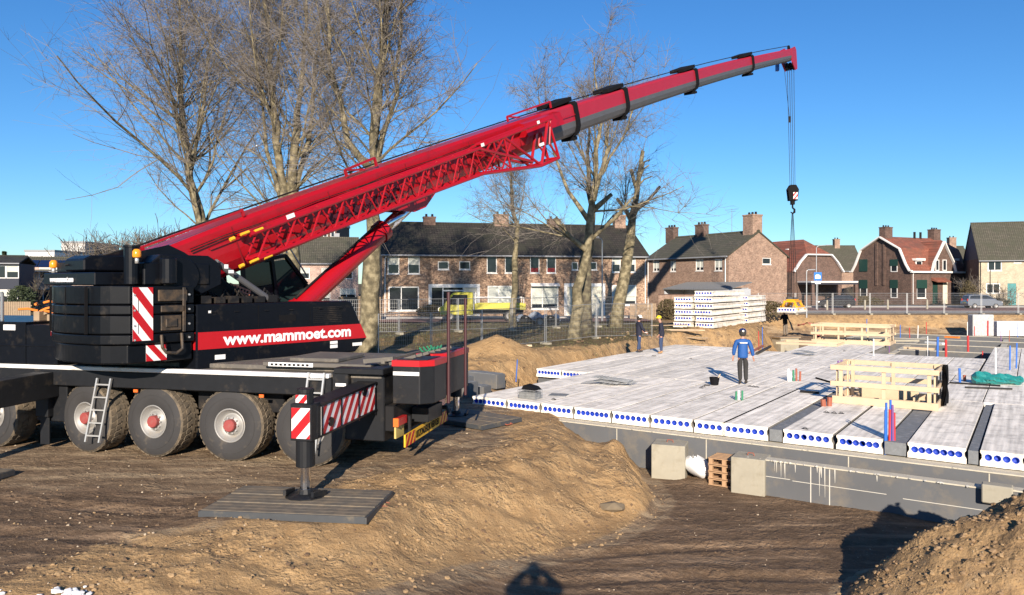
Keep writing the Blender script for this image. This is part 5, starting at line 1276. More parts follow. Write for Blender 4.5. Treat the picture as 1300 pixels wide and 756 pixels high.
for k in (0, 1):
    a_, z0, c_, z1 = ops[len(up) + 4 + k]; b = MB()
    b.box(a_, -.08, z0, a_ + .28, .1, z1); b.box(c_ - .28, -.08, z0, c_, .1, z1); b.box(a_ + .281, -.08, z1 - .3, c_ - .281, .1, z1)
    m1, m2 = a_ + (c_ - a_) * .28, a_ + (c_ - a_) * .68
    b.box(m1 - .05, .05, z0, m1 + .05, .12, z1 - .3); b.box(m2 - .05, .05, z0, m2 + .05, .12, z1 - .3); b.box(m1 + .05, .06, z1 - .62, m2 - .05, .12, z1 - .5)
    f = b.build('porch_frame', M_frame, h.root)
    b = MB(); b.box(m2 + .05, .06, z0, c_ - .28, .1, z1 - .3); b.box(a_ + .28, .06, z0, a_ + .75, .1, z1 - .3) if k else None; b.build('front_door', M_door, h.root, each=True)
    b = MB(); b.box(m1 + .05, .1, z0, m2 - .05, .105, z1 - .31); b.box(a_ + .28, .1, z0, m1 - .05, .105, z1 - .31); b.build('porch_glass', M_glass, f)
rf = h.roof(zg, zr, M_roofd); h.gable(h.L, zg, zr, M_brk1); h.gable(0, zg, zr, M_brk1)
for px, w_, z1 in ((545, 1.1, 9.0), (636, 1.35, 9.35), (703, 1.2, 9.0), (786, 1.1, 9.5)):
    x = h.lx(px, h.A + h.n * h.dep / 2); h.chimney(x, h.dep / 2, 7.9, z1, w_, .7, rf, M_brk3 if z1 < 9.1 else M_brk2)
h.pipe(h.L - .25, zg); h.pipe(.25, zg)
# --- second terrace, gable towards the site
A = at(822, 80.5); B = at(925, 70)
h = House('pinkish brick end terrace with broad plain gable wall and grey roof', A, B, 7.6, 'gable_house'); zg, zr = 5.5, 7.75
up = [(829, 331, 837, 345), (851, 331, 858, 345), (883, 329, 893, 344), (907, 329, 917, 344)]
ops = [h.rect(*q) for q in up]; h.wall(h.L, zg, ops, M_brk2)
for q in ops: h.window(q, split=1, blind=.75)
gd = h.n; gB = h.B; gz = h.rect(968, 327.5, 979, 336, gB, gd)
h.wall(h.dep, zg, [gz], M_brk2, (h.L, 0), (0, 1), 'gable_wall'); h.window(gz, (h.L, 0), (0, 1), split=0)
b = MB(); b.prism([(0, zg), (h.dep, zg), (h.dep / 2, zr + .1)], (h.L, 0, 0), (0, 1, 0), (0, 0, 1), (-.02, 0, 0)); b.build('gable', M_brk2, h.root)
b = MB(); b.box(.02, .14, 0, h.L - .16, .16, zg); b.box(0, .1, 0, .02, h.dep, zg); b.box(0, h.dep - .02, 0, h.L - .05, h.dep, zg); b.build('side_wall', M_brk2, h.root, each=True)
rf = h.roof(zg, zr, M_roofg, over=.25, half=h.dep / 2); 
for px, z1 in ((853, 9.0), (891, 9.0)): h.chimney(h.lx(px, h.A + h.n * h.dep * .5), h.dep * .5, 7.3, z1, 1.3, .7, rf, M_brk3, 3)
h.chimney(h.L - .75, h.dep / 2, 7.2, 9.45, 1.25, 1.25, rf, M_brk2, 3)
b = MB(); xa = h.lx(929, h.A + h.n * h.dep * .5); b.tube([(xa, h.dep / 2, 7.8), (xa, h.dep / 2, 10.3)], .025, 5)
for k, w_ in ((10.2, .9), (10.0, .6)): b.tube([(xa - w_, h.dep / 2, k), (xa + w_, h.dep / 2, k)], .018, 4)
b.build('television_aerial', M_galv, rf)
h.pipe(h.L - .35, zg); h.pipe(.2, zg)
# lean-to carport against that house
A = at(843, 72.5); B = at(924, 66)
h2 = House('low lean-to shed with dark corrugated roof before the gable house', A, B, 3.2, 'lean_to_shed', 'shed')
b = MB(); b.hexa([(0, -.2, 2.3), (h2.L, -.2, 2.3), (h2.L, 3.2, 2.95), (0, 3.2, 2.95)], [(0, -.2, 2.38), (h2.L, -.2, 2.38), (h2.L, 3.2, 3.03), (0, 3.2, 3.03)])
for k in range(28): x = .1 + k * h2.L / 28; b.bar((x, -.2, 2.39), (x, 3.2, 3.04), .05, .03)
b.build('shed_roof', mat('grey_corrugated_sheet', (.16, .165, .17), .6), h2.root)
b = MB(); b.box(h2.L * .55, .3, 0, h2.L * .58, .35, 2.3); b.box(h2.L - .1, 0, 0, h2.L, 3.0, 2.4); b.box(0, 2.6, 0, h2.L, 2.7, 2.5); b.box(0, 0, 0, .1, 3, 2.3); b.build('shed_wall', mat('pale_grey_cladding', (.42, .44, .46), .7), h2.root)
# garden walls
def walling(a, c, h_, m, label, name='garden_wall', cat='wall', t=.22):
    a = Vector(a); c = Vector(c); d = c - a; o = thing(name, label, cat, (a.x, a.y, 0), math.atan2(d.y, d.x)); b = MB(); b.box(0, 0, -.3, d.length, t, h_); b.build('wall_body', m, o)
    b = MB(); b.box(-.03, -.03, h_ + .001, d.length + .03, t + .03, h_ + .06); b.build('coping', m if m is not M_brk2 else M_brk3, o); return o
walling(at(836, 63), at(927, 60), 1.95, M_brk2, 'brick garden wall behind the piled planks')
walling(at(927.5, 60.1), at(962, 72), 1.6, M_brk3, 'darker brick garden wall beside the broad gable')
# --- gambrel house with red roof, centre right
def gambrel(label, K, gdir_end_px, Lside, zg, zp, name, alpha=64, wall=M_brk3, gw=9.2, hip=False, flip=1):
    K = Vector((K[0], K[1], 0)); a = R(alpha)
    sd = Vector((math.sin(a), math.cos(a), 0))                # along the side, away to the right
    h = House(label, K, K + sd * Lside, gw, name); return h
h = gambrel('dark brick house with red gambrel roof and white verge boards', (53.8, 102), 0, 12.2, 4.5, 9.4, 'gambrel_house')
zg, zp = 4.55, 9.35; zm = 7.9; W_ = h.dep
prof = [(0, zg), (.55, zg + .9), (1.5, zm - .3), (2.3, zm + .15), (W_ / 2, zp), (W_ - 2.3, zm + .15), (W_ - 1.5, zm - .3), (W_ - .55, zg + .9), (W_, zg)]
gd = h.n
gq = [h.rect(1156 - (630 - x1) / 4.643, y0, 1156 - (630 - x0) / 4.643, y1, h.A, gd) for x0, y0, x1, y1 in ()]
# gable wall (x=0 plane, runs along local y)
b = MB(); b.prism([(0, 0), (W_, 0)] + list(reversed(prof)), (0, 0, 0), (0, 1, 0), (0, 0, 1), (.05, 0, 0)); b.build('gable_wall', M_brk3, h.root)
def ywin(px0, py0, px1, py1, **kw):
    a_ = h.lx(px0, h.A, gd); c_ = h.lx(px1, h.A, gd); a_, c_ = min(a_, c_), max(a_, c_); m = h.A.y + gd.y * (a_ + c_) / 2
    return (a_, CZ + (HY - py1) / F0 * m, c_, CZ + (HY - py0) / F0 * m)
def yframe(q, shut=0.):
    b = MB(); a_, z0, c_, z1 = q
    b.box(-.05, a_, z0, -.001, c_, z0 + .1); b.box(-.05, a_, z1 - .1, -.001, c_, z1); b.box(-.05, a_, z0 + .1, -.001, a_ + .1, z1 - .1); b.box(-.05, c_ - .1, z0 + .1, -.001, c_, z1 - .1)
    w = b.build('window', M_frame, h.root); b = MB(); b.box(-.02, a_ + .1, z0 + .1, -.004, c_ - .1, z1 - .1); b.build('pane', M_glass, w)
    if shut: b = MB(); b.box(-.09, a_ - .08, z1 - (z1 - z0) * shut, -.052, c_ + .08, z1 + .05); b.build('shutter', M_green, w)
for px0, py0, px1, py1, s_ in ((1131, 330, 1139.5, 345.5, .5), (1131, 356, 1139.5, 378.5, .45), (1092, 356, 1101, 377, .5), (1092, 330, 1101, 345, 1.)): yframe(ywin(px0, py0, px1, py1), s_)
b = MB()
for y in (3.9, 5.1): b.box(-.12, y, 2.6, -.001, y + .35, 8.6)
b.build('chimney_breast', M_brk3, h.root, each=True)
b = MB()
for i in range(8):
    (y0, z0), (y1, z1) = prof[i], prof[i + 1]; b.bar((-.3, y0, z0 + .05), (-.3, y1, z1 + .05), .16, .36, up=(1, 0, 0))
b.bar((-.3, -.35, zg + .05), (-.3, .05, zg + .05), .16, .36, up=(1, 0, 0)); b.bar((-.3, W_ - .05, zg + .05), (-.3, W_ + .35, zg + .05), .16, .36, up=(1, 0, 0))
b.build('white_verge_board', M_frame, h.root)
b = MB()
for i in range(8):
    (y0, z0), (y1, z1) = prof[i], prof[i + 1]; b.hexa([(-.3, y0, z0), (h.L + .2, y0, z0), (h.L + .2, y1, z1), (-.3, y1, z1)], [(-.3, y0, z0 + .14), (h.L + .2, y0, z0 + .14), (h.L + .2, y1, z1 + .14), (-.3, y1, z1 + .14)])
rf = b.build('roof', M_roofr, h.root)
ops_px = [(1164, 356, 1176, 379, .45), (1211, 357, 1221, 376, 0)]
ops = [h.rect(*q[:4]) for q in ops_px]; dq = [h.rect(1184, 356, 1190.5, 385, ), h.rect(1197, 356, 1203, 385)]
dq = [(a_, .05, c_, z1) for a_, z0, c_, z1 in dq]
h.wall(h.L, zg, ops + dq, M_brk3)
b = MB(); b.box(.05, .14, 0, h.L, .16, zg); b.box(h.L - .02, 0, 0, h.L, W_, zg); b.box(0, W_ - .02, 0, h.L, W_, zg); b.build('side_wall', M_brk3, h.root, each=True)
for q, (_, _, _, _, s_) in zip(ops, ops_px):
    w = h.window(q, split=0, fw=.12)
    if s_: a_, z0, c_, z1 = q; b = MB(); b.box(a_ - .1, -.06, z1 - (z1 - z0) * s_, c_ + .1, -.02, z1 + .05); b.build('shutter', M_green, w)
for k, q in enumerate(dq):
    b = MB(); b.box(q[0], .02, q[1], q[2], .08, q[3]); b.build('front_door', M_green if k == 0 else M_door, h.root)
a_ = h.lx(1182); c_ = h.lx(1200); b = MB(); b.hexa([(a_, -.9, 3.05), (c_, -.9, 3.05), (c_, .0, 3.3), (a_, 0, 3.3)], [(a_, -.9, 3.15), (c_, -.9, 3.15), (c_, 0, 3.7), (a_, 0, 3.7)]); b.build('porch_canopy', M_roofr, h.root)
b = MB(); b.box(-.3, -.4, zg - .22, h.L + .2, -.1, zg + .02); b.build('white_eaves_board', M_frame, h.root)
# cross gable in the side roof
xa, xb = h.lx(1181), h.lx(1211); xm = (xa + xb) / 2; zt = 8.6
cg = [(xa, zg - .1), (xa + .4, zg + 1.1), (xm - .75, zt - 1.1), (xm, zt), (xm + .75, zt - 1.1), (xb - .4, zg + 1.1), (xb, zg - .1)]
b = MB(); b.prism([(x, z) for x, z in cg], (0, -.04, 0), (1, 0, 0), (0, 0, 1), (0, .05, 0)); cgo = b.build('cross_gable', M_brk3, h.root)
b = MB()
for i in range(6): (x0, z0), (x1, z1) = cg[i], cg[i + 1]; b.bar((x0, -.28, z0 + .08), (x1, -.28, z1 + .08), .16, .34, up=(0, 1, 0))
b.build('white_verge_board', M_frame, cgo)
b = MB()
for i in range(6): (x0, z0), (x1, z1) = cg[i], cg[i + 1]; b.hexa([(x0, -.28, z0), (x1, -.28, z1), (x1, 4., z1), (x0, 4., z0)], [(x0, -.28, z0 + .14), (x1, -.28, z1 + .14), (x1, 4., z1 + .14), (x0, 4., z0 + .14)])
b.build('cross_roof', M_roofr, cgo)
for px0, px1 in ((1187, 1191.5), (1196, 1201)):
    q = h.rect(px0, 330, px1, 344); w = h.window(q, org=(0, -.12), fw=.1, inset=.06, sill=False, name='gable_window')
def dormer(px0, px1, py0, py1):
    q = h.rect(px0, py0, px1, py1); b = MB(); b.box(q[0], -.0 + .5, q[1], q[2], 3., q[3]); b.prism([(q[0] - .3, q[3]), (q[2] + .3, q[3]), (q[2] + .3, q[3] + .3), (q[0] - .3, q[3] + .3)], (0, .2, 0), (1, 0, 0), (0, 0, 1), (0, 2.5, 0)); d_ = b.build('dormer', M_frame, h.root)
    b = MB(); b.box(q[0] + .15, .48, q[1] + .15, q[2] - .15, .499, q[3] - .15); b.build('dormer_pane', M_glass, d_)
dormer(1167, 1175, 331, 340.5); dormer(1211.5, 1218, 331, 339)
h.chimney(1.0, W_ / 2, 8.6, 10.8, 1.5, 1.0, rf, M_brk3, 3); h.chimney(h.L - .8, W_ / 2, 8.6, 10.8, 1.5, 1.0, rf, M_brk3, 3)
b = MB(); b.tube([(6.8, W_ / 2 - .2, 9.3), (6.8, W_ / 2 - .2, 10.3)], .16, 8); b.tube([(8.1, W_ / 2 - .2, 9.3), (8.1, W_ / 2 - .2, 10.3)], .16, 8); b.build('vent_pipe', M_under, rf, each=True)
h.pipe(.35, zg); b = MB(); b.build
# --- left neighbour with the same kind of roof
K = at(1006, 97); h = House('brick house with half-hipped red roof left of the gambrel house', K, K + Vector((.94, .34, 0)) * 8.0, 9.0, 'half_hipped_house')
L_ = h.L; zg = 4.3; prof = [(0, zg), (1.0, 5.6), (2.0, 6.55), (L_ - 2.0, 6.55), (L_ - 1.0, 5.6), (L_, zg)]
b = MB(); b.prism([(0, 0), (L_, 0)] + list(reversed(prof)), (0, 0, 0), (1, 0, 0), (0, 0, 1), (0, .05, 0)); b.build('gable_wall', M_brk3, h.root)
b = MB()
for i in range(5): (x0, z0), (x1, z1) = prof[i], prof[i + 1]; b.bar((x0, -.3, z0 + .08), (x1, -.3, z1 + .08), .16, .36, up=(0, 1, 0))
b.build('white_verge_board', M_frame, h.root)
full = [(0, zg), (1.0, 5.6), (2.0, 6.55), (L_ / 2, 8.6), (L_ - 2.0, 6.55), (L_ - 1.0, 5.6), (L_, zg)]
b = MB()
for i in (0, 1, 4, 5): (x0, z0), (x1, z1) = full[i], full[i + 1]; b.hexa([(x0, -.3, z0), (x1, -.3, z1), (x1, 9, z1), (x0, 9, z0)], [(x0, -.3, z0 + .14), (x1, -.3, z1 + .14), (x1, 9, z1 + .14), (x0, 9, z0 + .14)])
b.add([(2, -.3, 6.7), (L_ - 2, -.3, 6.7), (L_ / 2, 2.6, 8.75)], [(0, 1, 2)]); b.add([(2, -.3, 6.7), (L_ / 2, 2.6, 8.75), (L_ / 2, 9, 8.75), (2, 9, 6.7)], [(0, 1, 2, 3)]); b.add([(L_ - 2, -.3, 6.7), (L_ / 2, 2.6, 8.75), (L_ / 2, 9, 8.75), (L_ - 2, 9, 6.7)], [(3, 2, 1, 0)])
# wing running off to the left
b.add([(-8.2, 3, 4.5), (1.5, 3, 4.5), (2.5, 7, 8.6), (-5.5, 7, 8.6)], [(0, 1, 2, 3)]); b.add([(-8.2, 3, 4.5), (-5.5, 7, 8.6), (-8.2, 11, 4.5)], [(0, 1, 2)]); b.add([(-8.2, 11, 4.5), (2, 11, 4.5), (2.5, 7, 8.6), (-5.5, 7, 8.6)], [(3, 2, 1, 0)])
rf = b.build('roof', M_roofr, h.root)
b = MB(); b.box(.0, .06, 0, .05, 9, zg); b.box(L_ - .05, .06, 0, L_, 9, zg + .0); b.box(-7.8, 3.3, 0, -.05, 3.35, 4.5); b.box(-7.8, 3.36, 0, -7.75, 10.5, 4.5); b.build('side_wall', M_brk3, h.root, each=True)
b = MB(); b.hexa([(-1.0, -.3, 7.2), (-.8, -.3, 7.2), (-.8, .1, 7.2), (-1.0, .1, 7.2)], [(-1, -.3, 7.3), (-.8, -.3, 7.3), (-.8, .1, 7.3), (-1, .1, 7.3)])
b.build('finial', M_frame, rf)
h.window((-1.6, 3.0, -.5, 4.2), org=(0, 3.2), fw=.15, inset=.05, sill=False); h.window((-1.9, .5, -.4, 2.0), org=(0, 3.2), fw=.15, inset=.05, sill=False)
# carport beside it
c0 = at(1030, 94); o = thing('carport', 'flat roofed dark carport with white fascia between the two red-roofed houses', 'carport', (c0.x, c0.y, 0), R(8)); b = MB()
b.box(0, 0, 2.75, 6.2, 5, 3.0); b.build('carport_roof', mat('carport_dark', (.03, .03, .04), .7), o); b = MB(); b.box(-.05, -.06, 3.001, 6.25, 5, 3.18); b.build('fascia', M_frame, o)
b = MB(); [b.box(x, 0, 0, x + .35, .35, 2.75) for x in (.1, 3.6, 5.9)]; b.box(.5, 4.7, 0, 6.0, 4.9, 2.7); b.build('brick_pier', M_brk3, o, each=True); b = MB(); b.box(.6, 4.5, .3, 3.4, 4.65, 1.9); b.build('garage_door', M_door, o)
# --- house further back between them
A = at(1040, 128); B = at(1098, 128); h = House('grey tiled house row seen far behind the carport', A, B, 8, 'far_house'); h.wall(h.L, 5.2, [], M_brk2); rf = h.roof(5.2, 9.3, M_roofg); h.chimney(4.6, 4, 8.6, 10.6, .9, .9, rf, M_brk2)
A = at(1203, 130); B = at(1240, 130); h = House('grey tiled house seen behind the gambrel house', A, B, 8, 'far_house'); h.wall(h.L, 5.2, [], M_brk3); rf = h.roof(5.2, 9.3, M_roofg); h.chimney(3, 4, 8.6, 11, 1.2, .9, rf, M_brk2)
# --- pale house at the right edge
A = at(1243, 99); B = A + Vector((.94, -.342, 0)) * 13.5; h = House('pale yellow brick house with grey roof at the right edge', A, B, 9.0, 'pale_brick_house'); zg, zr = 6.1, 10.9
wp = [(1254, 329, 1272, 344, 1), (1287, 329, 1297, 334, 0), (1252, 360, 1270, 373, 1), (1307, 329, 1322, 344, 1), (1310, 360, 1325, 373, 1)]
dq = h.rect(1279, 360, 1290, 385); dq = (dq[0], .05, dq[2], dq[3])
ops = [h.rect(*q[:4]) for q in wp]; h.wall(h.L, zg, ops + [dq], M_brk4)
for q, w_ in zip(ops, wp): h.window(q, split=w_[4], fw=.11)
b = MB(); b.box(dq[0], .03, dq[1], dq[2], .1, dq[3]); b.build('front_door', mat('teal_door', (.02, .2, .2), .5), h.root)
b = MB(); b.box(0, .14, 0, h.L, .16, zg); b.box(0, .1, 0, .02, 9, zg); b.box(h.L - .02, .1, 0, h.L, 9, zg); b.build('side_wall', M_brk3, h.root)  # side walls get dark brick in place of their shade
h.roof(zg, zr, M_roofg, t=.2); b = MB(); b.prism([(0, zg), (9, zg), (4.5, zr)], (0, 0, 0), (0, 1, 0), (0, 0, 1), (.02, 0, 0)); b.build('gable', mat('shade_blue_gable', (.06, .07, .09), .7), h.root); h.pipe(.15, zg, m=M_under)  # gable colour is the shade on that side, painted dark blue
# --- left background: low pink terrace, brown terrace, flat roofed hall and a tower block
def farrow(label, p0, d0, p1, d1, dep, zg, zr, wm, rm, wins, name='far_terrace', blind=.5):
    h = House(label, at(p0, d0), at(p1, d1), dep, name); ops = []
    n = wins
    for k in range(n):
        x = h.L * (k + .5) / n
        ops += [(x - .55, 3.4, x + .55, 4.7), (x - (.9 if k % 2 else .45), .9 if k % 2 else .1, x + (.9 if k % 2 else .45), 2.3)]
    h.wall(h.L, zg, ops, wm)
    for k, q in enumerate(ops): h.window(q, split=1 if q[2] - q[0] > 1.2 else 0, blind=blind if k % 3 else 0, sill=False)
    b = MB(); b.box(0, .14, 0, h.L, .16, zg); b.box(0, .1, 0, .02, dep, zg); b.box(h.L - .02, .1, 0, h.L, dep, zg); b.build('side_wall', wm, h.root); rf = h.roof(zg, zr, rm); return h, rf
farrow('pink brick terrace with solar panels far behind the counterweight', 24, 84, 150, 88, 8, 4.3, 5.8, M_brk5, M_roofg, 6)
h, rf = farrow('dark blue-grey house at the left edge of the view', -60, 74, 24, 76, 7, 4.9, 5.6, mat('slate_render', (.03, .035, .05), .8), M_roofd, 5)
farrow('pale pink terrace half hidden behind the operator cab', 345, 86, 455, 88, 9, 5.3, 8.3, M_brk5, M_roofg, 4)
o = thing('solar_panel', 'dark solar panels on the roof of the pink terrace', 'solar panel', at(24, 84), math.atan2((at(150, 88) - at(24, 84)).y, (at(150, 88) - at(24, 84)).x)); b = MB()
for k in range(6):
    for j in range(2): x = .6 + k * 1.1; y = .7 + j * 1.1; z = lambda yy: 4.3 + yy * 1.5 / 4 + .18; b.hexa([(x, y, z(y)), (x + 1, y, z(y)), (x + 1, y + 1, z(y + 1)), (x, y + 1, z(y + 1))], [(x, y, z(y) + .04), (x + 1, y, z(y) + .04), (x + 1, y + 1, z(y + 1) + .04), (x, y + 1, z(y + 1) + .04)])
b.build('panel_glass', glass_mat('solar_glass', (.01, .015, .05)), o, each=True)
def flatblock(label, p0, p1, d, h_, dep, m, floors, nw, name='apartment_block', cat='building', top=None):
    a = at(p0, d); L = (p1 - p0) / F0 * d; o = thing(name, label, cat, (a.x, a.y, 0)); b = MB(); b.box(0, 0, 0, L, dep, h_); b.build('block_wall', m, o); b = MB(); b.box(-.2, -.2, h_ + .01, L + .2, dep, h_ + .5); b.build('parapet', M_lead, o)
    for f in range(floors):
        for k in range(nw):
            x = L * (k + .5) / nw; z = h_ - (f + .85) * 3.0; w_ = L / nw * .28; b = MB(); b.box(x - w_, -.08, z, x + w_, -.001, z + 1.6); w = b.build('window', M_frame, o); b = MB(); b.box(x - w_ + .12, -.1, z + .12, x + w_ - .12, -.081, z + 1.48); b.build('pane', M_glass, w)
    return o, L
flatblock('white flat industrial hall on the horizon at the left', 32, 69, 190, 10.8, 20, M_white, 0, 1, 'industrial_hall')
flatblock('grey slatted office building on the left horizon', 78, 108, 230, 15.2, 20, mat('office_grey', (.4, .38, .35), .8), 2, 10, 'office_building')
o, L = flatblock('white tower block beyond the bare hedge trees', 84, 106, 260, 16.8, 20, mat('pale_render', (.4, .39, .37), .8), 0, 1, 'tower_block')
o, L = flatblock('dark brick apartment block seen under the boom', 372, 427, 150, 14.6, 12, M_brk3, 3, 6)
b = MB()
for f in range(3):
    z = 14.6 - (f + .95) * 3; b.box(L - .2, -1.2, z, L + .9, 2, z + .12); b.box(L - .2, -1.22, z + .12, L + .9, -1.16, z + 1.0)
b.build('balcony', M_lead, o)

# ================================================================ vehicles
def wheelset(root, xs, yy, r, w=.2):
    for x in xs:
        for s in (-1, 1):
            b = MB(); b.lathe([(r * .6, 0), (r * .95, 0), (r, w * .2), (r, w * .8), (r * .95, w), (r * .6, w)], (x, s * yy - (w if s > 0 else 0), r), (0, 1, 0), 20, 0)
            t = b.build('wheel', M_tyre, root, smooth=False); b = MB(); b.lathe([(r * .62, .0), (r * .6, .03), (r * .2, .0), (0, -.0)], (x, s * yy - (0 if s > 0 else 0), r), (0, -s * -1 * (1 if s > 0 else 1), 0), 14)
            b.build('rim', M_rim, t)
def car(label, loc, rz, paint, L, W, Hh, lower, upper, name='parked_car', cat='car'):
    o = thing(name, label, cat, loc, rz); b = MB(); n = len(lower)
    def sec(pl, hw, hw2): return [(x, -hw, z) for x, z in pl] + [(x, hw, z) for x, z in pl]
    b.add(sec(lower, W / 2, W / 2), [tuple(range(n)), tuple(reversed(range(n, 2 * n)))] + [(i, i + n, (i + 1) % n + n, (i + 1) % n) for i in range(n)])
    body = b.build('body', paint, o, bevel=.06, seg=2)
    m = len(upper); zb = min(z for x, z in upper); zt = max(z for x, z in upper)
    b = MB(); vs = []
    for s in (-1, 1): vs += [(x, s * (W / 2 - .04 - .2 * (z - zb) / (zt - zb)), z) for x, z in upper]
    b.add(vs, [tuple(range(m)), tuple(reversed(range(m, 2 * m)))] + [(i, i + m, (i + 1) % m + m, (i + 1) % m) for i in range(m)])
    b.build('cabin', paint, o, bevel=.05, seg=2)
    cx = sum(x for x, z in upper) / m; cz = (zb + zt) / 2
    ins = [(cx + (x - cx) * .88, cz + .02 + (z - cz) * .66) for x, z in upper]
    for s in (-1, 1):
        b = MB(); xs_ = [p[0] for p in ins]; vs = [(x, s * (W / 2 - .04 - .2 * (z - zb) / (zt - zb) + .012), z) for x, z in ins]; b.add(vs + [(x, y - s * .01, z) for x, y, z in vs], [tuple(range(m)), tuple(range(m, 2 * m))]); b.build('side_window', M_glass, o)
    for (x0, z0), (x1, z1) in ((upper[0], upper[1]), (upper[-1], upper[-2])):
        b = MB(); sgn = -1 if x0 < cx else 1; y0 = W / 2 - .16; y1 = W / 2 - .3; k0, k1 = .12, .88
        q0 = (x0 + (x1 - x0) * k0 + sgn * .015, z0 + (z1 - z0) * k0 + .01); q1 = (x0 + (x1 - x0) * k1 + sgn * .015, z0 + (z1 - z0) * k1 + .01)
        b.add([(q0[0], -y0, q0[1]), (q0[0], y0, q0[1]), (q1[0], y1, q1[1]), (q1[0], -y1, q1[1])], [(0, 1, 2, 3)]); b.build('windscreen', M_glass, o)
    xr, xf = min(x for x, z in lower), max(x for x, z in lower)
    for s in (-1, 1):
        b = MB(); b.box(xr - .02, s * (W / 2 - .25) - .12, .85, xr + .1, s * (W / 2 - .25) + .12, 1.1); b.build('tail_light', M_redlens, o)
        b = MB(); b.box(xf - .12, s * (W / 2 - .28) - .15, .62, xf + .015, s * (W / 2 - .28) + .15, .8); b.build('headlight', M_alu, o)
    b = MB(); b.box(xr - .03, -.26, .62, xr, .26, .74); b.build('number_plate', M_yellow, o)
    wheelset(o, (xr + .75, xf - .8), W / 2, .31)
    return o
hb_low = [(-1.95, .3), (-2.0, .6), (-1.95, .98), (1.0, 1.0), (1.75, .86), (2.0, .65), (2.02, .3)]
hb_up = [(-1.93, .97), (-1.7, 1.42), (-1.3, 1.52), (.1, 1.5), (1.05, .98)]
p_ = at(1061, 88.5, .02); car('black hatchback parked under the carport side of the street', p_, R(168), mat('car_black', (.012, .011, .014), .2, coat=.6), 4, 1.75, 1.5, hb_low, hb_up)
mp_low = [(-1.9, .3), (-1.95, .6), (-1.9, 1.0), (1.0, 1.02), (1.7, .85), (1.92, .62), (1.93, .3)]
mp_up = [(-1.88, .99), (-1.7, 1.5), (-1.2, 1.6), (.35, 1.58), (1.35, .98)]
p_ = at(1246, 87, .02); car('silver grey small family car parked before the yellow house', p_, R(-3), mat('car_silver', (.22, .24, .27), .3, .5, coat=.5), 3.9, 1.7, 1.6, mp_low, mp_up)
# yellow flatbed truck before the terrace
p_ = at(600, 57.3, .1); o = thing('flatbed_truck', 'bright yellow flatbed truck with black load bed parked before the brick terrace', 'truck', (p_.x, p_.y, .1), R(184)); tr = o
b = MB(); pl = [(0.0, .45), (2.4, .45), (2.55, .9), (2.2, 1.15), (1.55, 2.05), (1.2, 2.12), (0.0, 2.12)]
b.prism(pl, (0, -1.0, 0), (1, 0, 0), (0, 0, 1), (0, 2.0, 0)); cbn = b.build('cab', M_lemon, o, bevel=.05)
for s in (-1, 1):
    b = MB(); b.prism([(.4, 1.2), (1.95, 1.2), (1.45, 1.95), (.4, 1.95)], (0, s * 1.003 - .003, 0), (1, 0, 0), (0, 0, 1), (0, .006, 0)); b.build('side_window', M_glass, o)
b = MB(); b.add([(2.23, -.85, 1.18), (2.23, .85, 1.18), (1.62, .8, 2.0), (1.62, -.8, 2.0)], [(0, 1, 2, 3)]); b.build('windscreen', M_glass, o)
b = MB(); b.box(-3.8, -.45, .5, 0, .45, .75); b.build('truck_chassis', M_under, o)
b = MB(); b.box(-3.9, -1.02, .8, -.15, 1.02, .9); b.build('load_bed', M_dark, o)
b = MB(); b.box(-3.9, -1.06, .85, -.15, -1.021, 1.3); b.box(-3.9, 1.021, .85, -.15, 1.06, 1.3); b.box(-3.94, -1.06, .85, -3.9, 1.06, 1.3); b.build('drop_side', M_lemon, o, each=True)
b = MB()
for y in (-1.0, 1.0): b.bar((-.2, y, .9), (-.2, y, 2.1), .06); b.bar((-3.8, y, 1.3), (-3.8, y, 1.75), .05); b.bar((-3.8, y, 1.75), (-.2, y, 1.75), .04)
b.bar((-.2, -1, 2.1), (-.2, 1, 2.1), .06); b.bar((-.2, -1, 1.6), (-.2, 1, 1.6), .05); b.build('ladder_rack', M_galv, o)
b = MB()
for s in (-.7, .7): b.box(2.5, s - .18, .75, 2.58, s + .18, .95)
b.build('headlight', M_alu, o, each=True); wheelset(o, (1.7, -2.7), .98, .36, .24)
# grey wheelbarrow-like tipping skip beside the trees
p_ = at(683, 52, 0); o = thing('tarpaulin_heap', 'grey tarpaulin over a low trailer between the two tree trunks', 'trailer', (p_.x, p_.y, H(p_.x, p_.y)), R(10)); b = MB()
vs = []
for i in range(13):
    for j in range(7): x = -1.5 + i * .25; y = -.7 + j * .23; z = .75 + .25 * math.sin(i * .9) * math.cos(j) - .25 * abs(j - 3) * .3; vs.append((x, y, max(.3, z - (.3 if i in (0, 12) else 0))))
b.add(vs, [(i * 7 + j, (i + 1) * 7 + j, (i + 1) * 7 + j + 1, i * 7 + j + 1) for i in range(12) for j in range(6)]); b.build('tarpaulin', mat('grey_tarpaulin', (.25, .28, .32), .4), o); b = MB(); b.box(-1.4, -.6, .3, 1.4, .6, .5); b.build('trailer_frame', M_under, o); wheelset(o, (0,), .7, .3, .15)
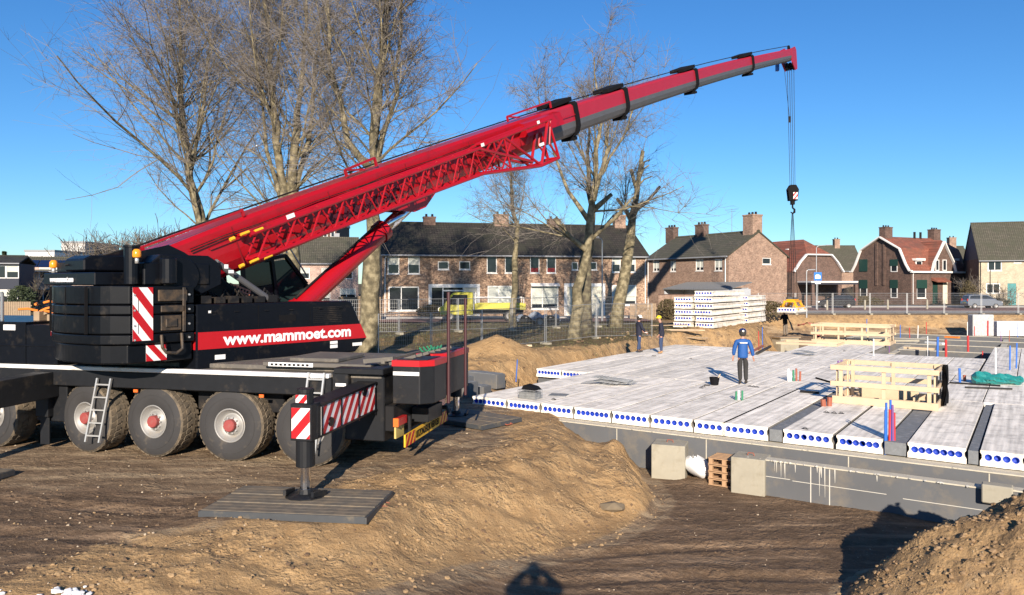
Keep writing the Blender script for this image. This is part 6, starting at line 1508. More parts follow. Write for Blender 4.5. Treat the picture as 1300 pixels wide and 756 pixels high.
# ================================================================ trees
M_bark = None
def bark_mat(name, c1, c2, c3):
    m, nt, b = new_mat(name); L = nt.links; tc = N(nt, 'ShaderNodeTexCoord')
    n = N(nt, 'ShaderNodeTexNoise'); n.inputs['Scale'].default_value = 3.2; n.inputs['Detail'].default_value = 5; L.new(tc.outputs['Object'], n.inputs['Vector'])
    r = N(nt, 'ShaderNodeValToRGB'); L.new(n.outputs['Fac'], r.inputs[0]); e = r.color_ramp.elements; e[0].position = .38; e[0].color = [*c1, 1]; e[1].position = .62; e[1].color = [*c3, 1]; x = e.new(.5); x.color = [*c2, 1]
    L.new(r.outputs[0], b.inputs['Base Color']); b.inputs['Roughness'].default_value = .9
    n2 = N(nt, 'ShaderNodeTexNoise'); n2.inputs['Scale'].default_value = 14; n2.inputs['Detail'].default_value = 6; L.new(tc.outputs['Object'], n2.inputs['Vector'])
    bp_ = N(nt, 'ShaderNodeBump'); bp_.inputs['Distance'].default_value = .03; L.new(n2.outputs['Fac'], bp_.inputs['Height']); L.new(bp_.outputs['Normal'], b.inputs['Normal'])
    return m
M_bark = bark_mat('plane_bark', (.085, .072, .042), (.155, .13, .075), (.27, .23, .14))
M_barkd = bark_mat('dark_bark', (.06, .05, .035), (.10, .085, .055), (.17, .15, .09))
M_twig = mat('winter_twigs', (.145, .122, .10), .9, var=.3, scale=1.2)
M_twigp = mat('fine_winter_twigs', (.17, .15, .13), .9, var=.4, scale=.8)
M_twigdark = mat('shaded_twigs', (.1, .085, .06), .9, var=.3)
def rv(rr): return Vector((rr.gauss(0, 1), rr.gauss(0, 1), rr.gauss(0, 1)))
def grow(mb, rr, p, d, L, r, n, up, wob, sides, tip=.35):
    pts = [p.copy()]; rs = [r]; step = L / n
    for i in range(n):
        d = (d + rv(rr) * wob + Vector((0, 0, up))).normalized(); p = p + d * step; pts.append(p.copy()); rs.append(r * (1 - (1 - tip) * (i + 1) / n))
    mb.tube(pts, rs, sides, cap=False)
    return pts, rs, d
def perp(rr, d, ang):
    a = d.orthogonal().normalized(); b = d.cross(a); t = rr.random() * 2 * PI; q = a * math.cos(t) + b * math.sin(t)
    return (d * math.cos(ang) + q * math.sin(ang)).normalized()
def tree(name, label, base, stems, limbs, seed, l2=9, l3=7, l4=4, crown_r=6., twigL=.95, droop=0., bark=None, group='bare trees standing on the site', cat='tree', start=.28, tw=None, cap_h=None, zbase=None, r4=.0055, r3=.009):
    """stems: list of polylines (x,y,z offsets, radius); limbs grow from them, then three orders of twigs"""
    rr = random.Random(seed); root = thing(name, label, cat, (base[0], base[1], H(base[0], base[1]) - .1 if zbase is None else zbase), 0, group)
    T = MB(); C = MB(); spawn = []
    for st in stems:
        pts = [Vector(q[:3]) for q in st]; rs = [q[3] for q in st]
        # subdivide with a slight wander
        P2 = []; R2 = []
        for i in range(len(pts) - 1):
            n = max(1, int((pts[i + 1] - pts[i]).length / .8))
            for k in range(n):
                t = k / n; P2.append(pts[i].lerp(pts[i + 1], t) + Vector((rr.gauss(0, .045), rr.gauss(0, .045), 0))); R2.append((rs[i] + (rs[i + 1] - rs[i]) * t) * (1 + .08 * rr.gauss(0, 1)))
        P2.append(pts[-1]); R2.append(rs[-1])
        if P2[0].z < .1: R2[0] *= 1.5
        T.tube(P2, R2, 10); spawn.append((P2, R2))
    tot = sum(len(s[0]) for s in spawn); hmax = max(p.z for s in spawn for p in s[0])
    for li in range(limbs):
        P2, R2 = spawn[rr.choices(range(len(spawn)), [len(s[0]) for s in spawn])[0]]
        k = int(len(P2) * (start + (1 - start) * rr.random() ** .9)); k = min(k, len(P2) - 2)
        if P2[k].z < hmax * start * .8: continue
        d0 = (P2[k + 1] - P2[k]).normalized(); hh = P2[k].z / hmax
        ang = R(60 - 30 * hh + rr.uniform(-14, 14)); d = perp(rr, d0, ang)
        L1 = crown_r * (1.25 - .7 * hh) * rr.uniform(.45, 1.1); r1 = min(R2[k] * .36, .0105 * L1)
        p1, r1s, dd = grow(T, rr, P2[k], d, L1, r1, 7, .05 - droop * .03, .09, 6, .3)
        for a in range(max(3, round(l2 * 1.35 * L1 / crown_r))):
            i = rr.randint(1, 6); d = perp(rr, (p1[i + 1] - p1[i]).normalized(), R(rr.uniform(25, 60))); L2 = L1 * rr.uniform(.3, .7) * (1.15 - i * .08)
            p2, r2s, _ = grow(C, rr, p1[i], d, L2, max(.014, r1s[i] * .45), 4, .03 - droop * .05, .14, 4, .35)
            for c in range(l3):
                j = rr.randint(0, 3); d = perp(rr, (p2[j + 1] - p2[j]).normalized(), R(rr.uniform(25, 65))); L3 = L2 * rr.uniform(.4, .85)
                p3, r3s, _ = grow(C, rr, p2[j], d, L3, r3, 3, .03 - droop * .08, .2, 3, .5)
                for e_ in range(l4):
                    q = rr.randint(0, 2); d = perp(rr, (p3[q + 1] - p3[q]).normalized(), R(rr.uniform(25, 60))); grow(C, rr, p3[q], d, twigL * rr.uniform(.4, 1.1), r4, 2, -.02 - droop * .1, .2, 3, .5)
    T.build('trunk', bark or M_bark, root, smooth=True); C.build('crown', tw or M_twigp, root)
    return root
# 1 leftmost plane tree
b1 = at(266, 45)
tree('bare_tree', 'leftmost tall bare plane tree leaning behind the boom foot', b1, [[(0, 0, 0, .42), (-.4, 0, 6.2, .30), (-1.2, .2, 9.2, .24), (-1.9, .3, 14.2, .14), (-1.9, .3, 20.5, .04)], [(-1.3, .2, 9.8, .13), (-.3, -.3, 13, .09), (.2, -.3, 18, .04)]], 92, 11, l2=8, l3=6, l4=3, crown_r=10.2, start=.3, droop=.25)
b2 = at(368, 42)
tree('bare_tree', 'second tall bare tree with several upright stems behind the boom', b2, [[(0, 0, 0, .55), (0, 0, 6, .42), (.1, 0, 9, .25), (.6, .3, 15, .13), (1.0, .3, 21.5, .04)], [(0, 0, 5.6, .3), (-.6, -.2, 10, .22), (-1.1, -.2, 16, .12), (-1.6, 0, 21, .04)], [(0, 0, 6.4, .18), (.9, .5, 11, .12), (1.6, .5, 18, .05)], [(0, 0, 6.0, .16), (-1.4, .4, 10.5, .10), (-2.2, .5, 17, .04)]], 108, 12, l2=8, l3=6, l4=3, crown_r=8.2, start=.25, droop=.2)
b3 = at(466, 32.5)
tree('bare_tree', 'thick pale trunked plane tree between boom cylinder and brick terrace', b3, [[(0, 0, 0, .46), (.25, 0, 4.5, .36), (.3, 0, 7.4, .26), (.35, 0, 10.5, .2), (.8, 0, 14.5, .12), (1.2, 0, 19.5, .04)], [(.3, 0, 8.0, .17), (-.9, 0, 9.4, .13), (-1.6, 0, 13.0, .09), (-1.9, 0, 18, .04)], [(.35, 0, 8.8, .12), (1.2, .3, 11.5, .09), (1.5, .3, 16, .04)]], 104, 13, l2=8, l3=6, l4=3, crown_r=6.3, start=.27, droop=.2, twigL=.7, r4=.0055, r3=.009)
# 4 slender knobbly tree
b4 = at(651, 50)
tree('bare_tree', 'slender bare tree with a drooping pruned crown beside the yellow truck', b4, [[(0, 0, 0, .24), (.15, 0, 4.5, .18), (.35, 0, 6.8, .14), (.0, 0, 7.6, .13), (-.15, 0, 9.6, .10), (-.1, 0, 10.4, .03)]], 20, 14, l2=7, l3=6, l4=3, crown_r=4.6, start=.55, droop=.5, twigL=.7)
# 5 big forked plane tree
b5 = at(728, 43)
tree('bare_tree', 'big forked plane tree with a sawn left limb right of the lattice jib', b5, [[(0, 0, 0, .36), (.35, 0, 3.0, .27), (.75, 0, 5.0, .25), (1.0, 0, 7.2, .2), (1.25, 0, 9.3, .14), (1.5, 0, 12.5, .09), (1.2, 0, 16.2, .03)],
   [(.75, 0, 5.2, .18), (-.2, 0, 5.9, .13), (-1.1, 0, 7.0, .10)], [(.95, 0, 6.7, .17), (-.3, .2, 8.6, .11), (-1.4, .2, 11.6, .05), (-2.0, .2, 14, .03)], [(1.05, 0, 7.4, .17), (2.2, .2, 8.4, .11)], [(1.2, 0, 8.0, .14), (1.9, 0, 10.9, .12), (2.1, 0, 11.1, .10)],
   [(.8, .2, 5.6, .16), (2.4, .3, 7.1, .1), (3.6, .4, 8.4, .04)], [(1.2, .2, 9.0, .1), (3.0, .3, 12, .05), (3.8, .3, 14, .03)]], 60, 15, l2=7, l3=6, l4=2, crown_r=6.6, start=.38)
b6 = at(741, 46)
tree('bare_tree', 'dark shaded trunk close behind the big forked plane tree', b6, [[(0, 0, 0, .5), (.1, 0, 3.5, .36), (.5, 0, 7, .22), (.2, 0, 11, .1), (.5, 0, 14.5, .03)]], 14, 16, l2=7, l3=6, l4=3, crown_r=5., start=.5, bark=M_barkd)  # darker bark colour stands in for the shade on this trunk
# 7 pollarded tree with sawn stubs
b7 = at(781, 50)
root = thing('pollarded_tree', 'pollarded tree leaning right with short sawn limbs and one black stub', 'tree', (b7.x, b7.y, H(b7.x, b7.y) - .1), 0, 'bare trees standing on the site'); b = MB()
def pw(px, py, d=50): return Vector(((px - HX) / F0 * d - b7.x, d - b7.y, CZ - (py - HY) / F0 * d - root.location.z))
b.tube([(0, 0, 0), pw(785, 390), pw(793, 350), pw(800, 305), pw(803, 275), pw(808, 250), pw(811, 225), pw(816, 192)], [.52, .42, .37, .32, .24, .19, .15, .13], 12)
for pl, r0, r1 in (([(802, 282), (795, 268), (783, 252)], .16, .10), ([(803, 278), (808, 268), (812, 262)], .14, .11), ([(809, 245), (805, 230), (801, 215)], .12, .12), ([(811, 235), (818, 228), (828, 224)], .06, .04), ([(812, 228), (817, 215), (824, 210)], .07, .05), ([(813, 222), (818, 206), (825, 203)], .07, .05)):
    n = len(pl); b.tube([pw(*q) for q in pl], [r0 + (r1 - r0) * k / (n - 1) for k in range(n)], 8)
b.build('trunk', M_bark, root, smooth=True); b = MB(); b.tube([pw(810, 265), pw(822, 256), pw(838, 237)], [.13, .11, .09], 8); b.build('black_limb', M_under, root, smooth=True)
b = MB(); rr = random.Random(5)
for k in range(46):
    z = rr.choice([(800, 300), (806, 262), (812, 225), (795, 268), (802, 285)]); q = pw(z[0], z[1]); L_ = rr.uniform(.8, 2.2); pts, rs, d = grow(b, rr, q, Vector((rr.uniform(-.8, 1), rr.uniform(-.5, .5), rr.uniform(.0, .7))).normalized(), L_, .018, 4, -.08, .2, 3, .4)
    for m_ in range(6): grow(b, rr, pts[rr.randint(1, 3)], perp(rr, d, R(45)), .8, .008, 3, -.15, .25, 3, .5)
b.build('crown', M_twigp, root)
# small trees and shrubs
def shrub(label, p, h_, w_, seed, name='bare_shrub', grp=None, tw=None, n=26, cat='shrub', l2=5, l3=5, zb=0.):
    rr = random.Random(seed); root = thing(name, label, cat, (p.x, p.y, zb), 0, grp); T = MB(); C = MB()
    for k in range(n):
        d = Vector((rr.gauss(0, .5) * w_ / h_, rr.gauss(0, .35) * w_ / h_, 1)).normalized(); p1, r1, _ = grow(T, rr, Vector((rr.gauss(0, w_ * .1), rr.gauss(0, w_ * .08), 0)), d, h_ * rr.uniform(.5, .85), .03 * h_ / 3, 5, .0, .14, 5, .3)
        for a in range(l2):
            i = rr.randint(1, 4); p2, r2, _ = grow(C, rr, p1[i], perp(rr, (p1[i + 1] - p1[i]).normalized(), R(rr.uniform(20, 60))), h_ * rr.uniform(.15, .4), .012 * h_ / 3, 3, .05, .2, 3, .5)
            for c in range(l3): j = rr.randint(0, 2); grow(C, rr, p2[j], perp(rr, (p2[j + 1] - p2[j]).normalized(), R(45)), h_ * rr.uniform(.06, .2), .008 * h_ / 3, 2, 0, .2, 3, .5)
    T.build('stems', M_barkd, root); C.build('twigs', tw or M_twig, root); return root
for k, (px, d, h_, w_, lab) in enumerate(((128, 110, 9.5, 6.5, 'leftmost bare tree on the horizon left of the boom'), (160, 115, 9.0, 6, 'second bare tree on the horizon behind the counterweight'), (190, 108, 9.5, 6, 'third bare tree on the horizon behind the counterweight'), (215, 100, 9.5, 5.5, 'fourth bare tree on the horizon near the boom foot'), (75, 150, 8.2, 5, 'low bare tree before the office building'), (245, 105, 9, 5, 'fifth bare tree on the horizon under the leaning plane tree'))):
    shrub(lab, at(px, d), h_ * 1.35, w_ * 1.4, 30 + k, 'bare_tree', 'distant bare trees on the left', M_twig, 30, 'tree', 7, 6)
shrub('twisted bare shrub in front of the pale house', at(1268, 93), 4.2, 4.6, 41, n=16); shrub('brown bare shrub at the corner of the gambrel house', at(1080, 99), 3.4, 2.2, 42, n=18)
shrub('small pruned tree before the pink terrace', at(44, 78), 5.2, 4, 43, 'bare_tree', cat='tree', n=8); shrub('bare shrub between gambrel house and pale house', at(1232, 97), 4.8, 2.6, 44, n=26)
def leafy(label, p, rx, ry, rz_, seed, m, name='evergreen_bush', grp=None, n=1500, s=.12, cone=False, cat='bush'):
    rr = random.Random(seed); root = thing(name, label, cat, (p.x, p.y, 0), 0, grp); b = MB(); c0 = [(rr.uniform(-.6, .6), rr.uniform(-.6, .6), rr.uniform(.2, .9)) for _ in range(9)]
    for k in range(n):
        cx, cy, cz = rr.choice(c0); z = min(1., max(.0, cz + rr.gauss(0, .22))); f = (1 - z) if cone else math.sqrt(max(.05, 1 - (2 * z - .9) ** 2 * .8)); a = rr.random() * 6.28; q = rr.random() ** .4 * f
        c = Vector(((math.cos(a) * q * .8 + cx * .25 * (1 - cone)) * rx, (math.sin(a) * q * .8 + cy * .25) * ry, z * rz_)); u = rv(rr).normalized() * s * rr.uniform(.5, 1.2); v = u.orthogonal().normalized() * s * rr.uniform(.4, .8)
        b.add([c - u, c + v, c + u, c - v], [(0, 1, 2, 3)])
    b.build('foliage', m, root); t = MB(); t.tube([(0, 0, -.1), (0, 0, rz_ * .6)], [.08, .03], 6); t.build('stem', M_barkd, root); return root
M_ever = mat('evergreen_leaves', (.035, .05, .02), .7, var=.5, scale=2); M_hedge = mat('brown_hedge_leaves', (.09, .07, .03), .8, var=.5, scale=2)
leafy('pointed dark conifer at the far left edge', at(5, 140), 2.6, 2.6, 8.6, 51, M_ever, 'conifer', n=2200, s=.3, cone=True, cat='tree')
leafy('dark bush beside the pink terrace', at(26, 76), 1.8, 1.2, 2.6, 52, M_ever); leafy('low hedge at the foot of the gambrel house', at(1096, 97), 3.2, .6, 1.2, 53, M_hedge, 'hedge', n=1600, s=.12); leafy('ivy clump at the right corner of the gambrel house', at(1229, 95), 1.2, 1, 3.2, 54, M_hedge, n=1500)
leafy('brown hedge under the broad gable wall', at(975, 66.5), 2.3, .5, 1.3, 55, M_hedge, 'hedge', n=1500, s=.1); leafy('dark bush beside the brick garden wall', at(849, 60), 1.1, .8, 1.6, 56, M_hedge, n=1200, s=.1); leafy('low green hedge before the pale house', at(1260, 94.5), 3.5, .6, 1.0, 57, M_ever, 'hedge', n=1600)
leafy('clipped hedge in the front garden left of the truck', at(548, 62), 1.6, .5, 1.1, 58, M_hedge, 'hedge', n=1300, s=.1)
# grass tufts, leaf litter near the fence (uncountable)
mb = MB(); rr = random.Random(77)
for k in range(9000):
    x = rr.uniform(-16, 12); y = rr.uniform(37, 55)
    if x > 8 and y < 46: continue
    s = rr.uniform(.03, .09); a = rr.random() * 6.28; z = 0
    mb.add([(x, y, 0), (x + s * .5 * math.cos(a), y + s * .5 * math.sin(a), 0), (x + s * .3 * math.cos(a + 1), y + .02, s)], [(0, 1, 2)])
xs_ = np.array([v[0] for v in mb.v]); ys_ = np.array([v[1] for v in mb.v]); hz_ = hgt(xs_, ys_); mb.v = [(v[0], v[1], v[2] + float(q)) for v, q in zip(mb.v, hz_)]
tag(mb.build('grass', mat('winter_grass', (.11, .11, .04), .9, var=.4, scale=1)), 'thin winter grass and leaf litter under the trees', None, None, 'stuff')

# ================================================================ fences, poles, signs
def fence_panel(a, c, h_=2.0, group='mesh fence panels round the site', label='', lean=0, wire=.0045, step=.11):
    a = Vector(a); c = Vector(c); d = c - a; L = d.length; o = thing('fence_panel', label, 'fence panel', tuple(a), math.atan2(d.y, d.x), group)
    dz = (c.z - a.z) / L
    b = MB(); z = lambda x, zz: zz + dz * x
    for x in (0.02, L - .02): b.tube([(x, 0, z(x, .05)), (x, 0, z(x, h_))], .021, 6)
    for zz in (.15, h_ - .02): b.tube([(0.02, 0, z(0, zz)), (L - .02, 0, z(L, zz))], .017, 6)
    b.build('fence_frame', M_galv, o); b = MB(); n = int(L / step)
    for k in range(1, n): x = k * L / n; b.bar((x, 0, z(x, .15)), (x, 0, z(x, h_)), wire, wire)
    for k in range(1, 8): zz = .15 + k * (h_ - .15) / 8; b.bar((0, 0, z(0, zz)), (L, 0, z(L, zz)), wire, wire)
    b.build('wire_mesh', M_galv, o); b = MB(); b.box(-.12, -.32, -.02, .12, .32, .11); b.build('foot_block', M_conc, o); return o
def zp(p): return (p[0], p[1], H(p[0], p[1]))
def fence_run(pts, word, n0=0):
    k = n0
    for i in range(len(pts) - 1):
        a = Vector(pts[i]); c = Vector(pts[i + 1]); L = (c - a).length; n = max(1, round(L / 3.5))
        for j in range(n):
            p = a.lerp(c, j / n); q = a.lerp(c, (j + 1) / n); q2 = p.lerp(q, .985); fence_panel(zp(p), zp(q2), label=f'{ORD[k]} mesh fence panel from the left {word}'); k += 1
fa = [at(480, 31), at(548, 33.5), at(612, 37), at(693, 40.5), at(757, 43), at(829, 44.5)]
fence_run([(p.x, p.y) for p in fa], 'in front of the trees')
fence_run([(-20., 44.), (-13, 42.5), (-6.4, 43), (0, 47), (8.5, 51.5)], 'of the rear line before the brick road')
fb = [(17.5, 58), (23.5, 67.5), (30, 70.2)]
fence_run([(14.2, 54.5), (22.8, 70), (61, 70.5)], 'along the main street')
b = MB()
for k, (px, d, lab) in enumerate(((478, 30, ''),)): pass
def lamp(p, h_, arm, rz, label, name='street_lamp', m=None):
    o = thing(name, label, 'street lamp', (p.x, p.y, 0), rz); b = MB(); b.tube([(0, 0, 0), (0, 0, 1.0)], .08, 8); b.tube([(0, 0, 1.0), (0, 0, h_ - .25), (arm * .15, 0, h_ - .05), (arm * .4, 0, h_), (arm, 0, h_ + .03)], [.055, .045, .04, .035, .03], 8); b.build('post', m or M_galv, o)
    b = MB(); b.hexa([(arm - .05, -.1, h_ - .0), (arm + .6, -.08, h_ + .03), (arm + .6, .08, h_ + .03), (arm - .05, .1, h_)], [(arm - .05, -.06, h_ + .09), (arm + .55, -.04, h_ + .1), (arm + .55, .04, h_ + .1), (arm - .05, .06, h_ + .09)]); b.build('lantern', M_lead, o); return o
lamp(at(1036.5, 84), 7.1, 1.1, 0, 'tall street lamp with long arm beside the blue sign'); lamp(at(764.5, 56.5), 6.3, -.8, 0, 'street lamp with short curved arm before the terrace')
lamp(at(1024, 64), 4.0, .15, 0, 'short street lamp left of the tall lamp behind the fence'); lamp(at(1257, 88), 4.4, .1, 0, 'slim post lamp before the pale house', m=M_under)
# blue parking sign
p_ = at(1038, 82); o = thing('road_sign', 'blue square road sign on a post beside the tall street lamp', 'road sign', (p_.x, p_.y, 0)); b = MB(); b.tube([(0, 0, 0), (0, 0, 4.1)], .035, 8); b.build('post', M_galv, o)
b = MB(); b.box(-.42, -.06, 3.2, .42, -.03, 4.1); b.build('sign_plate', mat('sign_blue', (.02, .16, .5), .4), o)
b = MB(); b.prism([(-.3, 0), (.3, 0), (.3, .28), (.12, .42), (-.2, .42), (-.3, .28)], (0, -.062, 3.42), (1, 0, 0), (0, 0, 1), (0, -.006, 0)); b.box(-.3, -.068, 2.85, .3, -.05, 3.1); b.build('white_symbol', M_white, o)
for k, (px, d) in enumerate(((1050, 82), (1098, 83), (1127, 84), (1177, 84.5))):
    p_ = at(px, d); o = thing('bollard', f'{ORD[k]} grey bollard from the left along the main street', 'bollard', (p_.x, p_.y, .1), 0, 'bollards along the street'); b = MB(); b.tube([(0, 0, -.1), (0, 0, .85), (0, 0, 1.0)], [.11, .1, .07], 10); b.build('bollard_post', M_conc, o)
# wooden plank fence in the garden left of the terrace
a_ = at(430, 55); c_ = at(484, 58); d_ = c_ - a_; o = thing('plank_fence', 'weathered timber garden fence left of the brick terrace', 'fence', a_, math.atan2(d_.y, d_.x)); n = 24
b = MB()
for k in range(n): x = d_.length * k / n; b.box(x, 0, -.1, x + d_.length / n * .9, .03, 1.9 + .05 * math.sin(k * 7))
b.build('boards', M_woodold, o); b = MB(); [b.box(0, .03, z, d_.length, .08, z + .1) for z in (.5, 1.5)]; b.build('rails', M_woodold, o)
for k, (p0, d0, p1, d1, lab) in enumerate(((800, 60, 835, 60, 'low brown wooden fence between the terraces'), (-40, 66, 40, 66, 'low wooden fence before the pink terrace'))):
    a_ = at(p0, d0); c_ = at(p1, d1); d_ = c_ - a_; o = thing('plank_fence', lab, 'fence', a_, math.atan2(d_.y, d_.x)); b = MB(); n = int(d_.length / .16)
    for j in range(n): b.box(j * .16, 0, -.1, j * .16 + .13, .03, 1.3)
    b.build('boards', M_woodold, o); b = MB(); b.box(0, .031, .9, d_.length, .07, 1.0); b.build('rail', M_woodold, o)
# ================================================================ people
def skin_mesh(name, joints, edges, m, parent, root=0, sub=2, smooth=True):
    me = bpy.data.meshes.new(name); me.from_pydata([j[:3] for j in joints], edges, []); o = bpy.data.objects.new(name, me); col.objects.link(o)
    s = o.modifiers.new('s', 'SKIN'); s.use_smooth_shade = smooth; s.branch_smoothing = .6
    for i, j in enumerate(joints):
        v = me.skin_vertices[0].data[i]; v.radius = (j[3], j[4] if len(j) > 4 else j[3]); v.use_root = (i == root)
    q = o.modifiers.new('u', 'SUBSURF'); q.levels = q.render_levels = sub
    bpy.context.view_layer.update(); dg = bpy.context.evaluated_depsgraph_get(); m2 = bpy.data.meshes.new_from_object(o.evaluated_get(dg)); m2.name = name
    bpy.data.objects.remove(o); m2.materials.clear(); m2.materials.append(m)
    r = bpy.data.objects.new(name, m2); col.objects.link(r); r.parent = parent; return r
def person(label, loc, rz, jacket, trousers, helmet, boots, la, ra, ll, rl, lean=(0, 0), head=(0, 0), s=1., hem=.86, hair=None, fine=False, group='people on the site', th=1.):
    """la/ra: (elbow, wrist), ll/rl: (knee, ankle) offsets in the person's frame; faces +y"""
    o = thing('person', label, 'person', loc, rz, group); o.scale = (s, s, s)
    lx, ly = lean; hip = Vector((0, 0, .95)); ch = Vector((lx * .6, ly * .6, 1.28)); nk = Vector((lx, ly, 1.50)); hx, hy = head
    hc = nk + Vector((hx, hy + .02, .17))
    sh = [nk + Vector((-.19, 0, -.07)), nk + Vector((.19, 0, -.07))]; hp = [hip + Vector((-.095, 0, -.04)), hip + Vector((.095, 0, -.04))]
    J = [(*hip, .13, .1), (*ch, .15, .11), (*(nk + Vector((0, 0, -.06))), .10, .085), (*(nk + Vector((hx * .4, hy * .4, .05))), .055), (*(hc + Vector((0, -.01, -.04))), .068, .075), (*(hc + Vector((0, 0, .05))), .078, .095), (*(hc + Vector((0, 0, .11))), .05, .06)]
    ed = [(0, 1), (1, 2), (2, 3), (3, 4), (4, 5), (5, 6)]
    arms = []
    for k, (el, wr) in enumerate((la, ra)):
        el = Vector(el); wr = Vector(wr); i = len(J); hd_ = (wr - el).normalized()
        J += [(*sh[k], .06), (*el, .043), (*wr, .03), (*(wr + hd_ * .06), .038, .022), (*(wr + hd_ * .1), .034, .018)]; ed += [(2, i), (i, i + 1), (i + 1, i + 2), (i + 2, i + 3), (i + 3, i + 4)]; arms.append((sh[k], el, wr, hd_))
        sd = hd_.orthogonal().normalized() if not fine else hd_.orthogonal().normalized(); cu = Vector((0, .3, -.2))
        for f, (off, ln) in enumerate(((-.027, .065), (-.009, .078), (.009, .074), (.027, .058))):
            a0 = len(J); p0 = wr + hd_ * .1 + sd * off; J += [(*p0, .0095), (*(p0 + hd_ * ln * .55 + cu * .02), .009), (*(p0 + hd_ * ln + cu * .08), .0075)]; ed += [(i + 4, a0), (a0, a0 + 1), (a0 + 1, a0 + 2)]
        a0 = len(J); p0 = wr + hd_ * .035 + sd * .03; J += [(*p0, .012), (*(p0 + hd_ * .035 + sd * .025), .010), (*(p0 + hd_ * .065 + sd * .03), .008)]; ed += [(i + 3, a0), (a0, a0 + 1), (a0 + 1, a0 + 2)]
    legs = []
    for k, (kn, an) in enumerate((ll, rl)):
        kn = Vector(kn); an = Vector(an); i = len(J); J += [(*hp[k], .09), (*kn, .056), (*an, .038), (*(an + Vector((0, .12, -.05))), .035, .025)]; ed += [(0, i), (i, i + 1), (i + 1, i + 2), (i + 2, i + 3)]; legs.append((hp[k], kn, an))
    body = skin_mesh('body', J, ed, M_skin, o, 0)
    # face: nose, eyes, ears
    b = MB(); f = hc + Vector((0, .088, .0)); b.hexa([(f.x - .014, f.y, f.z - .02), (f.x + .014, f.y, f.z - .02), (f.x + .014, f.y + .028, f.z - .02), (f.x - .014, f.y + .028, f.z - .02)], [(f.x - .006, f.y - .005, f.z + .035), (f.x + .006, f.y - .005, f.z + .035), (f.x + .006, f.y + .006, f.z + .035), (f.x - .006, f.y + .006, f.z + .035)])
    for s_ in (-1, 1): b.lathe([(.0, -.006), (.018, -.004), (.026, .004), (.0, .008)], hc + Vector((s_ * .082, .005, .0)), (s_, 0, 0), 8)
    b.build('nose_and_ears', M_skin, o, smooth=True)
    b = MB()
    for s_ in (-1, 1): b.lathe([(.0, .006), (.011, .003), (.012, -.004)], f + Vector((s_ * .03, -.004, .032)), (0, 1, 0), 8)
    b.bar(f + Vector((-.022, .0, -.045)), f + Vector((.022, .0, -.045)), .006, .006); b.build('eyes_and_mouth', M_cloth, o)
    # jacket
    jj = [(0 + lx * .05, ly * .1, hem, .185, .145), (*(hip + Vector((0, 0, .1))), .18, .145), (*ch, .20, .155), (*(nk + Vector((0, 0, -.07))), .125, .10), (*(nk + Vector((0, 0, .015))), .075, .07)]; e2 = [(0, 1), (1, 2), (2, 3), (3, 4)]
    for (a_, el, wr, hd_) in arms:
        i = len(jj); m1 = a_.lerp(el, .5); jj += [(*a_, .092 * th), (*m1, .082 * th), (*el, .074 * th), (*el.lerp(wr, .5), .066 * th), (*wr, .052 * th)]; e2 += [(3, i), (i, i + 1), (i + 1, i + 2), (i + 2, i + 3), (i + 3, i + 4)]
    skin_mesh('jacket', jj, e2, jacket, o, 1)
    tj = [(0, 0, 1.0, .14, .11), (0, 0, .93, .145, .115)]; e3 = [(0, 1)]
    for (h0, kn, an) in legs:
        i = len(tj); tj += [(*h0, .108, .108), (*h0.lerp(kn, .5), .096), (*kn, .082), (*kn.lerp(an, .5), .075), (*(an + Vector((0, 0, .03))), .065)]; e3 += [(1, i), (i, i + 1), (i + 1, i + 2), (i + 2, i + 3), (i + 3, i + 4)]
    skin_mesh('trousers', tj, e3, trousers, o, 1)
    for (h0, kn, an) in legs: skin_mesh('boot', [(*(an + Vector((0, -.02, .06))), .055), (*(an + Vector((0, -.01, -.03))), .055, .05), (*(an + Vector((0, .09, -.045))), .048, .035), (*(an + Vector((0, .17, -.05))), .04, .028)], [(0, 1), (1, 2), (2, 3)], boots, o, 0)
    if helmet:
        b = MB(); b.lathe([(.128, .0), (.122, .012), (.118, .05), (.1, .095), (.065, .125), (0, .137)], hc + Vector((0, 0, .04)), (0, 0, 1), 20)
        b.prism([(-.1, .08), (-.06, .165), (.06, .165), (.1, .08)], hc + Vector((0, 0, .042)), (1, 0, 0), (0, 1, 0), (0, 0, .012)); b.build('helmet', helmet, o, smooth=True)
    if hair:
        b = MB(); b.lathe([(.085, -.10), (.112, -.04), (.114, .03), (.095, .09), (.05, .125), (0, .132)], hc + Vector((0, -.028, .02)), (0, 0, 1), 16); b.build('hair', hair, o, smooth=True)
    return o
def stand(px, py, z): q = on(px, py, z); return (q.x, q.y, z)
ST = (((-.10, .0, .51), (-.12, -.02, .09)), ((.10, .02, .51), (.12, .0, .09)))
w = person('worker in bright blue jacket and dark blue helmet seen from behind on the slab', stand(943, 488, SZ + .004), R(-8), M_blueja, M_greytr, M_helmb, M_bootd,
       ((-.27, .02, 1.16), (-.29, .06, .93)), ((.28, -.02, 1.17), (.33, .0, .93)), ((-.09, .03, .51), (-.08, .02, .09)), ((.10, .05, .51), (.09, -.08, .10)), s=1.02, hair=M_bootd, head=(0, .02))
b = MB(); b.box(-.12, -.178, 1.36, .12, -.165, 1.39); b.build('jacket_print', M_white, w)
b = MB(); b.lathe([(0, 0), (.03, 0), (.03, .004), (0, .004)], (0, -.1, 1.76), (0, -1, .25), 10); b.build('helmet_badge', M_white, w)
w = person('man in dark navy coat and white helmet facing his colleague near the slab edge', stand(811, 447.5, SZ + .004), R(-72), M_navy, M_jean, M_helmw, M_bootd,
       ((-.27, .06, 1.18), (-.22, .26, 1.05)), ((.27, .05, 1.18), (.22, .24, 1.02)), ((-.1, .06, .51), (-.16, .14, .09)), ((.1, -.03, .51), (.15, -.13, .10)), head=(0, .03), hem=.74, hair=M_bootd)
